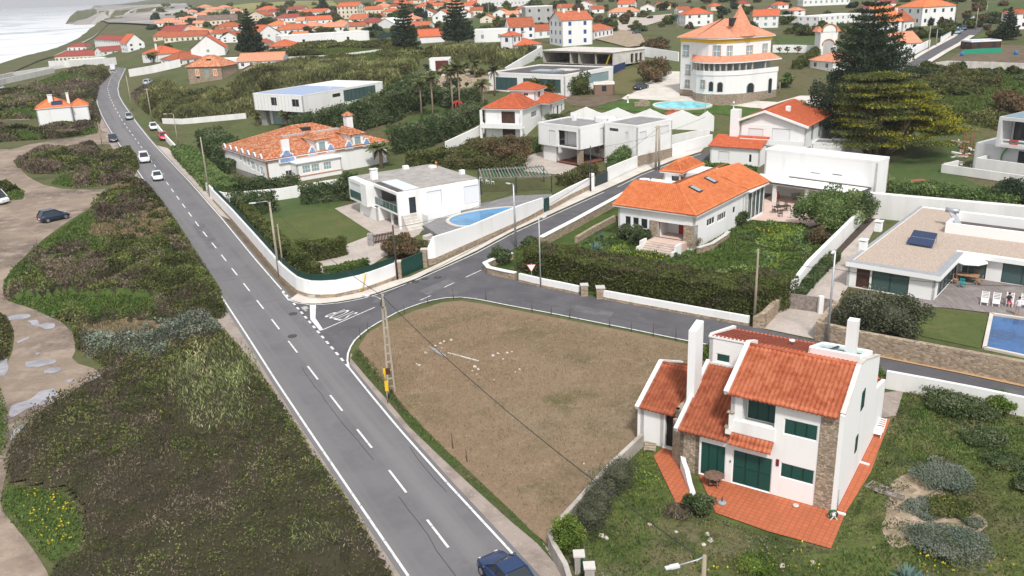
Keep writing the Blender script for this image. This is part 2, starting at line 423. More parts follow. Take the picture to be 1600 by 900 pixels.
# ------------------------------------------------------------------ materials
WHITE=M('white_render',(.81,.81,.80),.75,col2=(.70,.69,.66),scale=.55,stops=(.52,.80),streak=True,detail=7)
WHITE2=M('white_render_weathered',(.73,.72,.70),.8,.055,.5,streak=True,bump=.1,bscale=8)
WTRIM=M('white_trim',(.82,.82,.81),.6)
CREAM=M('cream_render',(.72,.64,.50),.8,.06,.6,streak=True)
GREYR=M('grey_render',(.42,.41,.40),.8,.08,.6,streak=True)
CONC=M('concrete',(.40,.37,.33),.9,.18,.8,bump=.15,bscale=10)
CONCL=M('pale_concrete',(.56,.53,.49),.9,.12,.7,bump=.15,bscale=8)
STONE=stone_mat('rubble_stone',(.46,.35,.24),(.22,.165,.115),2.8,(.36,.30,.24))
STONE2=stone_mat('house_stone',(.52,.42,.31),(.21,.155,.11),5.5,(.30,.25,.20))
STONEG=stone_mat('grey_stone',(.34,.32,.31),(.22,.21,.21),2.2,(.40,.38,.36))
TILE_A=tile_mat('tile_weathered_orange',(.36,.092,.042),(.50,.165,.085))
TILE_D=tile_mat('tile_brown_orange',(.27,.072,.036),(.40,.125,.062))
TILE_O=tile_mat('tile_bright_orange',(.54,.15,.055),(.64,.215,.088))
TILE_R=tile_mat('tile_red_orange',(.44,.098,.045),(.56,.15,.07))
TILE_M=tile_mat('tile_mottled',(.38,.105,.048),(.52,.20,.10),spot=(.56,.31,.19))
TILE_P=tile_mat('tile_pale_salmon',(.55,.215,.125),(.63,.29,.18))
TILE_T=tile_mat('patio_tile',(.55,.125,.05),(.66,.19,.08),scale=.6)
GLASS=M('dark_glass',(.025,.032,.038),.08,spec=.6)
GLASSB=M('green_glass',(.06,.11,.11),.08,spec=.6)
GLASSL=M('pale_glass',(.26,.36,.38),.1,spec=.6)
BLIND=M('white_blind',(.74,.74,.75),.6)
BLINDG=M('grey_blind',(.42,.44,.48),.6)
DKGREEN=M('green_shutter',(.008,.055,.042),.4)
GREENM=M('green_mesh',(.010,.045,.035),.9)
BROWNW=M('dark_brown_wood',(.065,.03,.022),.6,.2,2)
REDP=M('red_paint',(.42,.025,.02),.5)
BLUEP=M('blue_paint',(.03,.09,.30),.5)
BLUEW=M('azulejo_blue',(.10,.21,.47),.4,col2=(.36,.46,.66),scale=6,stops=(.35,.68))
DARK=M('dark_interior',(.03,.028,.026),.9)
GREYF=M('grey_felt_roof',(.24,.24,.24),.9,.12,.8)
GREYT=M('grey_fibre_roof',(.33,.31,.29),.9,.14,.9,bump=.1)
DKROOF=M('dark_roof',(.10,.085,.085),.9,.2,.5)
GRAVELR=M('gravel_roof',(.42,.34,.28),.95,.28,9,detail=8,bump=.3,bscale=14)
METAL=M('galvanised_metal',(.42,.44,.46),.45,.08,2,metal=.5)
DKMETAL=M('dark_metal',(.03,.032,.034),.5)
WOODP=M('weathered_wood',(.33,.28,.21),.9,.2,2,streak=True)
WOODG=M('grey_timber',(.26,.22,.20),.9,.25,2.5)
CONCP=M('pole_concrete',(.36,.315,.255),.9,.1,1.5)
TYRE=M('tyre_rubber',(.02,.02,.02),.9)
RIM=M('wheel_metal',(.5,.5,.52),.35,metal=.8)
YELLOW=M('yellow_paint',(.75,.48,.015),.5)
YFRIEZE=M('yellow_frieze',(.72,.46,.03),.7)
PLASTW=M('white_plastic',(.8,.8,.8),.4)
SOLAR=M('solar_panel',(.012,.03,.085),.15,spec=.6)
SOLARL=M('pale_solar_panel',(.27,.36,.55),.3,spec=.5)
def water_mat(name,c,rough=.06,bs=3.,bst=.12):
    return M(name,c,rough,.25,.35,bump=bst,bscale=bs,spec=.5)
POOLB=water_mat('pool_water_blue',(.012,.085,.24),bs=2,bst=.5); POOLC=water_mat('pool_water_cyan',(.012,.20,.42),bs=2,bst=.4); POOLT=water_mat('pool_water_turquoise',(.17,.52,.58))
ROADANG=-.485
ASPH=mix_layers('asphalt_main',[(.158,.154,.160),((.130,.127,.134),.22,.42,.66,5),((.185,.18,.182),.45,.45,.62,4,(1,.012,1),ROADANG),((.17,.165,.168),.9,.52,.75,6)],rough=.88,bump=.12,bscale=18)
ASPH2=mix_layers('asphalt_side',[(.115,.112,.120),((.092,.090,.098),.3,.4,.62,5),((.15,.146,.148),.5,.56,.75,6)],rough=.88,bump=.12,bscale=18)
PAINT=M('road_paint',(.34,.335,.33),.75,col2=(.68,.68,.67),scale=2.6,stops=(.34,.46))
GROUND=mix_layers('meadow',[(.085,.105,.035),((.115,.10,.05),.035,.42,.6,5),((.055,.075,.022),.09,.5,.68,5),((.14,.115,.07),.02,.56,.72,4),((.05,.06,.02),.9,.5,.75,6)],bump=.5,bscale=1.5)
FIELD=mix_layers('dry_field',[(.215,.150,.094),((.148,.118,.062),.055,.49,.66,6),((.225,.168,.110),.045,.50,.66,6),((.145,.112,.066),.22,.52,.70,6),((.115,.105,.045),.11,.58,.70,7),((.27,.205,.14),.5,.55,.75,7),((.29,.22,.15),2.2,.55,.75,6),((.12,.085,.055),3.5,.62,.8,6)],bump=.6,bscale=3.5)
GRAVEL=mix_layers('gravel_verge',[(.33,.275,.24),((.23,.19,.165),.5,.45,.65,6),((.42,.36,.32),2.5,.55,.75,6)],bump=.5,bscale=7)
VERGE=mix_layers('grass_verge',[(.055,.085,.022),((.09,.085,.04),.4,.45,.65,6),((.035,.055,.014),1.5,.5,.7,6)],bump=.8,bscale=6)
LAWN=mix_layers('mown_lawn',[(.082,.105,.030),((.11,.12,.04),.25,.45,.65,5),((.065,.085,.022),1.5,.5,.7,6)],bump=.4,bscale=12)
LAWN2=mix_layers('green_lawn',[(.060,.098,.026),((.085,.105,.04),.2,.45,.65,5),((.045,.075,.018),1.,.5,.7,6)],bump=.4,bscale=8)
GARDEN=mix_layers('wild_garden',[(.10,.125,.034),((.15,.125,.07),.16,.50,.66,5),((.045,.068,.018),.35,.46,.66,5),((.19,.15,.10),.11,.64,.72,5),((.05,.06,.02),2.,.5,.72,6)],bump=.8,bscale=4)
SANDY=mix_layers('sandy_soil',[(.32,.25,.18),((.20,.165,.10),.7,.46,.62,7),((.46,.37,.29),2,.5,.7,6)],bump=.5,bscale=5)
DIRT=mix_layers('dirt_track',[(.32,.252,.195),((.225,.175,.135),.10,.38,.56,7),((.115,.090,.076),.055,.46,.60,6),((.36,.29,.24),.45,.50,.72,7),((.20,.155,.125),.5,.55,.72,6,(.25,1,1),.6),((.27,.21,.165),3.,.5,.7,6)],bump=.8,bscale=2)
ORANGED=mix_layers('orange_dirt',[(.50,.31,.17),((.40,.26,.16),.4,.45,.65,6)],bump=.3)
PAVE=mix_layers('paving',[(.46,.40,.36),((.38,.33,.29),.4,.42,.62,6),((.52,.46,.41),3,.5,.7,5)],bump=.2,bscale=10)
PAVEW=mix_layers('pale_paving',[(.60,.56,.51),((.52,.48,.43),.5,.42,.62,6)],bump=.1)
PAVEP=mix_layers('pink_paving',[(.62,.47,.40),((.56,.42,.36),.5,.42,.62,6)],bump=.1)
SLATE=mix_layers('grey_paving',[(.20,.195,.20),((.25,.24,.24),.6,.45,.65,6)],bump=.15)
DECK=mix_layers('timber_deck',[(.235,.205,.195),((.17,.145,.14),.9,.45,.65,4,(6,.4,1),.1),((.29,.26,.25),.5,.5,.7,5)],bump=.2)
HILLG=M('yellow_green_hill',(.20,.19,.06),.9,.3,.03)
FALLOW=mix_layers('brown_soil',[(.15,.115,.08),((.11,.085,.055),.5,.45,.65,6)],bump=.6)
OLIVE=mix_layers('olive_scrub_ground',[(.06,.068,.028),((.085,.082,.042),.08,.45,.65,6),((.04,.045,.018),.5,.5,.7,6)],bump=.8,bscale=2)
# ------------------------------------------------------------------ ground and sea
def grid_ground():
    J,I=NY,NS
    V=np.stack([_X,_Y,ZG],-1).reshape(-1,3); idx=np.arange(J*I).reshape(J,I)
    Fq=np.stack([idx[:-1,:-1],idx[:-1,1:],idx[1:,1:],idx[1:,:-1]],-1).reshape(-1,4)
    o=npmesh('ground',V,Fq,GROUND,smooth=True); o['kind']='structure'
grid_ground()
def sea():
    m=bpy.data.materials.new('sea_water'); m.use_nodes=True; nt=m.node_tree;N=nt.nodes;L=nt.links; bs=N['Principled BSDF']
    bs.inputs['Roughness'].default_value=.25
    tc=N.new('ShaderNodeTexCoord'); mp=N.new('ShaderNodeMapping'); mp.inputs['Rotation'].default_value=(0,0,math.radians(28)); mp.inputs['Scale'].default_value=(.5,1,1)
    L.new(tc.outputs['Object'],mp.inputs['Vector'])
    no=N.new('ShaderNodeTexNoise'); no.inputs['Scale'].default_value=.013; no.inputs['Detail'].default_value=9; no.inputs['Distortion'].default_value=1.2; L.new(mp.outputs['Vector'],no.inputs['Vector'])
    # surf: foam where waves break, more of it near the shore (mesh attribute written below)
    at_=N.new('ShaderNodeAttribute'); at_.attribute_name='Foam'
    ad=N.new('ShaderNodeMath'); ad.operation='ADD'; L.new(no.outputs['Fac'],ad.inputs[0]); L.new(at_.outputs['Fac'],ad.inputs[1])
    r=N.new('ShaderNodeValToRGB'); e=r.color_ramp.elements; e[0].position=.50; e[0].color=(.30,.38,.43,1); e[1].position=.60; e[1].color=(.84,.85,.86,1)
    L.new(ad.outputs[0],r.inputs['Fac']); L.new(r.outputs[0],bs.inputs['Base Color'])
    xs=np.concatenate([-np.geomspace(40000,1500,14),np.linspace(-1400,200,90),[1500,6000]]); ys=np.concatenate([np.linspace(60,1500,110),np.geomspace(1530,60000,34)])
    X,Y=np.meshgrid(xs,ys); sdv=land_sd(X,Y); foam=.19*np.exp(-np.abs(sdv)/150)+.06*np.exp(-np.abs(sdv)/600)-.01
    Z=SEA+.5*(noise(X*.6+Y*.3,Y,38)-.5)
    V=np.stack([X,Y,Z],-1).reshape(-1,3); J,I=X.shape; idx=np.arange(J*I).reshape(J,I)
    Fq=np.stack([idx[:-1,:-1],idx[:-1,1:],idx[1:,1:],idx[1:,:-1]],-1).reshape(-1,4)
    o=npmesh('sea',V,Fq,m,smooth=True); a=o.data.attributes.new('Foam','FLOAT','POINT'); a.data.foreach_set('value',foam.ravel().astype(np.float32)); o['kind']='structure'
sea()
# ------------------------------------------------------------------ roads
ML=[(750,1066),(637,900),(560,787),(484,675),(430,594),(386,525),(337,450),(275,356),(217,270),(188,228),(170,200),(159,180),(153,165),(150,150),(153,137),(160,127),(168,119),(176,112),(178,105)]
MR=[(967,1049),(797,862),(700,757),(627,675),(582,621),(545,575),(495,517),(440,453),(400,407),(345,340),(295,283),(240,225),(222,203),(205,180),(193,163),(186,150),(184,140),(186,128),(191,118),(196,107)]
MC=[(868,1070),(703,860),(635,771),(582,702),(535,643),(496,593),(464,551),(410,481),(367,426),(340,391),(312,356),(290,326),(268,296),(248,268),(218,226),(205,208),(190,187),(178,166),(171,151),(168,138),(172,125),(179,114),(186,106)]
wl=[at(*p) for p in ML]; wr=[at(*p) for p in MR]; wc=[at(*p) for p in MC]
sheet('main_road',[(p.x-.35,p.y-.1) for p in wl]+[(p.x+.35,p.y+.1) for p in wr[::-1]],ASPH,.04,3)
strip(wl,.16,'edge_line',PAINT,.07); strip([(p.x-1.0,p.y-.35) for p in wl],1.5,'gravel_verge',GRAVEL,.032)
strip(wr[:6],.16,'edge_line',PAINT,.07); strip(wr[7:],.16,'edge_line',PAINT,.07)
strip(wr[5:8],.22,'edge_line',PAINT,.08,dash=(.75,.75))
_a=[at(*p) for p in [(607,736),(635,771),(558,672)]]
DASH=((_a[1]-_a[0]).length,(_a[2]-_a[0]).length-(_a[1]-_a[0]).length)
def plen(P,q):
    L=0;best=(1e9,0)
    for a,b in zip(P[:-1],P[1:]):
        d=(b-a); l=d.length; t=max(0,min(1,(q-a).dot(d)/l/l)); e=(a+d*t-q).length
        if e<best[0]: best=(e,L+t*l)
        L+=l
    return best[1]
_o=plen(wc,_a[1])%(sum(DASH))
strip(wc,.15,'centre_line',PAINT,.07,dash=DASH,off=_o)
LA=[(441,457),(452,471),(475,476.5),(500,476.5),(525,474),(560,468),(587,461),(615,451),(650,438),(690,420),(745,394),(800,364),(860,337),(944,299),(1000,273),(1050,253),(1095,239),(1150,224)]
LB=[(545,575),(542,560),(545,549),(551,536),(562,525),(580,511),(600,500),(620,489),(650,477),(675,470),(700,465.5),(725,465),(750,469),(800,479),(860,490),(920,502),(985,515),(1057,530),(1107,539.5),(1250,568),(1400,598),(1650,650)]
RU=[(1650,617),(1500,585),(1400,565),(1340,553),(1292,538),(1170,510),(1050,488),(942,467),(900,460),(828,442),(790,433),(758,426),(757,414),(775,404),(800,391),(841,371),(979,301),(1030,277),(1070,261),(1105,248),(1150,234)]
wa=[at(*p) for p in LA]; wb=[at(*p) for p in LB]; wu=[at(*p) for p in RU]
sheet('side_road',[p[:2] for p in wa]+[p[:2] for p in wu[::-1]]+[p[:2] for p in wb[::-1]],ASPH2,.045,3)
strip([at(*p) for p in [(441,457),(452,471),(475,477),(500,477),(525,475),(560,469),(587,462),(615,452),(650,439),(690,421),(745,396)]],.14,'edge_line',PAINT,.075)
strip([at(*p) for p in [(745,396),(800,366),(860,339),(944,301)]],.14,'edge_line',PAINT,.075)
strip([at(*p) for p in [(965,293),(1000,275),(1050,255),(1095,241)]],.14,'edge_line',PAINT,.075)
strip([at(*p) for p in LB[:-2]],.16,'edge_line',PAINT,.075)
for q in ([(657,470),(673,463)],[(694,450),(709,443)],[(728,434),(752,423)],[(770,411),(800,396)]): strip([at(*p) for p in q],.13,'edge_line',PAINT,.075)
# STOP marking, stop bar and lane line
P_=[at(*p)[:2] for p in [(484,476),(494,476),(493,498),(505,516),(500,518),(485,500)]]
_mb=MB(); _mb.face([(p[0],p[1],.075) for p in P_[:3]+[P_[5]]]); _mb.face([(p[0],p[1],.075) for p in [P_[5],P_[2],P_[3],P_[4]]]); tag(_mb.build('stop_line',PAINT),kind='structure')
strip([at(*p) for p in [(503,517),(586,481)]],.13,'lane_line',PAINT,.075)
_mb=MB()
for q in ([(470,481),(479,479),(483,483),(474,486)],[(474,485.5),(478,484.5),(481,486.5),(477,488)]): _mb.face([(at(*p)[0],at(*p)[1],.074) for p in q])
tag(_mb.build('stop_line',M('worn_paint',(.33,.32,.31),.8,.3,1.5)),kind='structure')
def road_text():
    c=bpy.data.curves.new('stop_lettering','FONT'); c.body='STOP'; c.size=1; c.align_x='CENTER'; c.align_y='CENTER'; c.offset=0
    o=bpy.data.objects.new('stop_lettering',c); COL.objects.link(o)
    a=at(517,488); b=at(553,493); e=at(527,498); f=at(541,487.5)
    # letters are read by drivers coming down the side road towards the junction
    u=np.array(e[:2])-np.array(f[:2])
    ctr=np.array(at(535,492)[:2]); d=np.array(at(500,505)[:2])-np.array(at(586,468)[:2]); d/=np.linalg.norm(d)
    up=d*1.0; right=np.array([up[1],-up[0]])
    dg=bpy.context.evaluated_depsgraph_get(); me=bpy.data.meshes.new_from_object(o.evaluated_get(dg)); bpy.data.objects.remove(o)
    V=np.array([v.co[:] for v in me.vertices])
    hgt_=(np.ptp(V[:,1])); wid=np.ptp(V[:,0])
    W_,L_=2.3,2.6
    for v,q in zip(me.vertices,V):
        w=ctr+right*(q[0]/wid*W_)-(-up)*(q[1]/hgt_*L_)
        v.co=(w[0],w[1],.076)
    if me.polygons and sum(p.normal.z for p in me.polygons)<0: me.flip_normals()
    me.materials.clear(); me.materials.append(PAINT); o=bpy.data.objects.new('stop_lettering',me); COL.objects.link(o); o['kind']='structure'
road_text()
# far road on the right
fr=[at(*p) for p in [(1262,195),(1290,180),(1335,152),(1375,130),(1412,109),(1456,84),(1503,57),(1538,33),(1562,16)]]
strip(fr,6.5,'hill_road',ASPH2,.12)
strip([at(*p) for p in [(1425,112),(1462,91),(1500,69),(1519,56)]],1.4,'pavement',PAVEW,.2)
strip([at(*p) for p in [(1404,107),(1452,78),(1488,59),(1522,35)]],1.2,'pavement',PAVEW,.2)
# manholes on the asphalt
for x,y in ((457,526),(649,441),(664,436),(684,434),(458,491)):
    p=at(x,y); m=MB(); m.lathe([(.42,0),(.42,.012),(0.3,.016)],seg=16); tag(m.build('manhole_cover',M('manhole_iron',(.06,.06,.062),.7),loc=(p.x,p.y,.072)),'round iron manhole cover set in the asphalt of the junction','manhole','manhole covers in the asphalt')
# ------------------------------------------------------------------ surfaces
def S(name,pp,mat,dz=.02,step=4.,sm=0):
    P=wpoly(pp)
    if sm: P=smooth_poly(P,sm)
    return sheet(name,P,mat,dz,step)
S('field',[(560,543),(574,521),(600,506),(650,485),(690,473),(720,470),(760,476),(880,499),(1000,522),(1112,546),(1115,620),(1000,692),(950,745),(857,852),(845,842),(800,807),(740,752),(690,706),(640,655),(605,612),(583,583)],FIELD,.03)
S('gravel_verge',[(546,577),(582,623),(627,677),(700,760),(797,866),(900,975),(965,1040),(990,1010),(905,915),(850,850),(800,812),(735,752),(690,712),(640,662),(605,620),(583,590),(560,560),(548,552)],GRAVEL,.02)
S('grass_verge',[(548,560),(556,545),(568,560),(590,585),(612,612),(645,652),(695,702),(745,748),(803,803),(846,846),(866,880),(840,850),(798,815),(735,758),(690,716),(640,668),(602,622),(575,592)],VERGE,.045)
S('roadside_strip',[(365,347),(397,384),(443,438),(467,459),(480,468),(452,470),(438,450),(400,404),(345,337)],FALLOW,.03)
S('pavement',[(297,283),(345,338),(365,347),(335,315),(310,285),(290,258),(262,232),(245,228)],PAVE,.12)
S('pavement',[(452,470),(475,476),(500,476),(525,473.5),(560,467.5),(587,460),(615,450),(650,437),(690,419),(745,393),(800,363),(860,336),(944,298),(1000,272),(1050,252),(1095,238),(1100,232),(1047,244),(1020,252),(950,285),(920,297),(850,332),(800,359),(740,388),(680,416),(640,434),(601,444),(564,457),(528,465),(489,466),(467,459)],PAVEW,.13)
S('roadside_gravel',[(1276,532),(1345,549),(1600,598),(1650,608),(1650,616),(1500,584),(1400,564),(1340,552),(1292,537)],ORANGED,.06)
S('driveway',[(1192,514),(1222,481),(1298,491),(1275,531)],PAVE,.065)
S('gravel_drive',[(1224,478),(1300,485),(1324,450),(1345,400),(1378,335),(1352,342),(1312,390),(1262,436)],PAVE,.03)
S('planting_bed',[(1236,470),(1246,470),(1272,440),(1318,392),(1368,342),(1352,342),(1310,388),(1262,432)],M('dark_soil',(.06,.045,.035),.95,.2,2),.05)
S('dirt_track',[(-60,255),(-60,215),(0,238),(60,222),(150,212),(160,190),(188,200),(215,232),(212,240),(160,222),(60,236),(28,250),(35,272),(80,295),(155,297),(168,293),(150,320),(100,350),(60,380),(20,420),(2,445),(10,470),(50,482),(110,510),(120,545),(110,565),(160,580),(150,600),(95,640),(60,660),(30,690),(15,720),(5,760),(0,795),(30,830),(60,870),(80,905),(80,960),(-120,960),(-150,700),(-100,560),(0,575),(18,560),(24,520),(10,490),(-30,480),(-150,470),(-160,350)],DIRT,.03,sm=1)
S('dirt_track',[(340,497),(352,500),(378,545),(420,592),(410,600),(372,560)],DIRT,.025,sm=1)
S('dirt_track',[(-40,175),(0,158),(40,150),(70,175),(58,187),(0,188),(-40,192)],DIRT,.05,sm=1)
S('garden_ground',[(1003,695),(1040,695),(1110,560),(1385,604),(1450,618),(1660,660),(1760,1000),(1000,1060),(885,915),(860,880),(860,850),(950,747)],GARDEN,.014)
SANDP=[(1382,786),(1394,768),(1390,756),(1412,742),(1432,737),(1450,744),(1458,757),(1476,768),(1480,784),(1500,790),(1528,803),(1546,818),(1536,832),(1512,834),(1490,829),(1466,838),(1450,856),(1420,850),(1400,860),(1384,846),(1376,822),(1386,806)]
S('sandy_patch',SANDP,SANDY,.04,sm=1)
S('gravel_patch',[(1375,615),(1412,610),(1400,650),(1372,655)],GRAVEL,.04)
S('garden_ground',[(790,428),(758,424),(757,414),(800,391),(845,384),(962,321),(1000,300),(1130,300),(1260,350),(1352,330),(1240,462),(1225,480),(1190,508),(1172,507),(942,465),(828,441)],mix_layers('lush_garden',[(.06,.10,.02),((.035,.06,.014),.35,.45,.62,5),((.10,.12,.03),.6,.52,.72,5),((.30,.28,.03),.28,.68,.74,6)],bump=.9,bscale=4),.02)
S('lawn',[(405,345),(523,326),(584,366),(537,384),(470,392),(440,410),(418,380)],LAWN,.05)
S('paving',[(523,326),(560,316),(660,360),(640,385),(600,402),(572,420),(500,428),(485,412),(537,384),(584,366)],PAVE,.04)
S('lawn',[(652,368),(690,372),(672,392),(640,392),(630,380)],LAWN,.055)
S('garden_ground',[(360,330),(400,300),(520,295),(545,330),(523,326),(405,345),(440,410),(500,428),(618,430),(560,455),(490,462),(450,440)],LAWN2,.02)
S('lawn',[(1420,487),(1470,484),(1546,494),(1531,545),(1440,526),(1425,502)],LAWN,.05)
S('timber_deck',[(1410,462),(1436,466),(1470,432),(1480,420),(1660,452),(1660,505),(1549,490),(1480,482),(1430,480)],DECK,.07)
S('lawn',[(595,205),(640,186),(690,170),(745,160),(752,175),(700,200),(640,215)],LAWN2,.08)
S('dirt_track',[(620,128),(690,115),(780,120),(790,140),(700,150),(640,150)],SANDY,.08)
S('lawn',[(930,170),(985,155),(1130,164),(1200,172),(1190,190),(1120,178),(1040,178),(960,172)],mix_layers('artificial_grass',[(.05,.10,.02),((.07,.12,.03),.5,.45,.6,4)],bump=.2),.1)
S('forecourt',[(970,155),(1040,112),(1062,112),(1062,150),(1215,160),(1250,150),(1290,150),(1275,185),(1215,192),(1190,170),(1060,160),(990,158)],PAVEW,.08)
S('fallow_plot',[(875,150),(940,148),(975,155),(930,168),(890,165)],FALLOW,.08)
S('lawn',[(965,110),(1045,100),(1050,115),(985,148),(950,148),(930,138)],mix_layers('brown_lawn',[(.13,.115,.05),((.10,.11,.035),.2,.45,.65,5)],bump=.4),.08)
S('gravel_drive',[(815,248),(860,232),(905,255),(890,275),(820,268)],PAVE,.06)
S('lawn',[(1385,300),(1390,262),(1425,240),(1500,225),(1500,275),(1590,322),(1400,300)],LAWN2,.05)
S('field',[(1410,150),(1440,115),(1600,108),(1660,150),(1560,200),(1480,190)],mix_layers('rough_meadow',[(.085,.12,.03),((.07,.09,.03),.15,.45,.65,5),((.13,.14,.05),.4,.55,.72,5)],bump=.7),.1)
S('vegetable_plot',[(1478,98),(1520,70),(1620,72),(1640,98),(1500,104)],FALLOW,.12)
S('earth_mound',[(930,62),(960,46),(1000,52),(1010,72),(980,75)],SANDY,.3)
S('gravel_drive',[(935,40),(985,28),(1050,22),(1045,30),(985,48),(945,50)],PAVE,.2)
S('hill_grass',[(270,28),(310,16),(390,6),(520,2),(530,12),(430,20),(350,24)],HILLG,.6,20)
S('field',[(660,35),(800,30),(860,38),(860,55),(740,62),(670,52)],LAWN2,.25,10)
S('field',[(1210,60),(1275,55),(1278,80),(1225,82)],LAWN2,.15,10)
S('field',[(1525,8),(1660,0),(1660,25),(1560,28)],LAWN2,.3,10)
S('lawn',[(470,75),(600,70),(625,80),(480,90)],LAWN2,.2,10)
S('headland',[(139,14.5),(150,11.5),(200,9),(290,6.5),(305,20),(262,40),(244,41),(170,37.5),(108,36.8),(140,29),(152,22)],mix_layers('pale_rock',[(.27,.25,.235),((.42,.39,.36),.012,.45,.6,6),((.17,.17,.14),.01,.5,.62,6)],bump=.3,bscale=.1),1.2,40)
_sh=[gz(x,y,-2) for x,y in [(-260,209),(-60,137),(0,115.5),(60,98.5),(100,88),(150,64.5),(170,53.5),(235,48),(244,42)]]
strip([(p[0]+9,p[1]-6) for p in _sh],30,'rocky_shore',mix_layers('shore_rock',[(.30,.27,.24),((.16,.145,.13),.06,.45,.6,6),((.50,.48,.46),.04,.54,.66,6)],bump=.8,bscale=.4),.5)
# worn patches and cracks in the asphalt
for k,pp in enumerate([[(300,352),(330,392),(345,385),(316,347)],[(655,455),(700,436),(715,442),(668,462)],[(900,478),(960,489),(952,497),(895,486)],[(225,240),(247,270),(256,266),(234,237)]]): S('asphalt_patch',pp,M('asphalt_patch',(.128,.126,.131),.9,.15,.8),.052)
def crack(pp,seed):
    r=random.Random(seed); P=[at(*q) for q in pp]; Q=[]
    for a,b in zip(P[:-1],P[1:]):
        for t in range(8): p=a.lerp(b,t/8); Q.append((p.x+r.uniform(-.08,.08),p.y+r.uniform(-.08,.08)))
    strip(Q,.035,'asphalt_crack',M('crack_tar',(.045,.044,.046),.8),.056)
crack([(625,778),(655,818),(690,872),(720,915)],1); crack([(470,575),(505,622),(540,668),(590,728)],2); crack([(345,440),(372,436),(398,432)],3); crack([(290,372),(318,368)],4); crack([(640,700),(672,742),(700,775)],5); crack([(820,470),(880,482),(960,497),(1050,515)],6); crack([(380,480),(410,474),(440,468)],7)
# puddles on the dirt track
PUD=M('puddle_water',(.27,.26,.28),.02,.25,.5,spec=1.0)
for pp in ([(8,497),(20,493),(45,491),(47,496),(30,500),(10,502)],[(42,502),(58,500),(62,508),(72,504),(85,505),(86,512),(70,515),(62,511),(50,509)],[(68,495),(86,492),(88,496),(72,497)],[(38,567),(60,563),(86,562),(86,568),(62,574),(40,574)],[(69,580),(80,575),(95,574),(96,579),(82,584),(70,584)],[(98,598),(108,593),(116,594),(110,599)],[(51,553),(60,551),(66,553),(58,556)],[(14,652),(18,634),(45,626),(62,612),(85,607),(92,615),(80,630),(45,638),(25,650)],[(103,616),(112,612),(110,618)],[(141,594),(150,586),(160,587),(156,597),(143,600)],[(-4,565),(12,560),(14,575),(8,588),(-6,588)],[(15,690),(22,672),(42,660),(44,668),(30,684)],[(48,668),(60,657),(64,665),(56,672)],[(25,535),(44,527),(46,530),(28,537)],[(111,617),(120,609),(125,613)]):
    rp=random.Random(int(pp[0][0]*7+pp[0][1])); pp=[q for a,b in zip(pp,pp[1:]+pp[:1]) for q in (a,((a[0]+b[0])/2+rp.uniform(-3,3),(a[1]+b[1])/2+rp.uniform(-1.2,1.2)))]; S('puddle',pp,PUD,.05,sm=1)
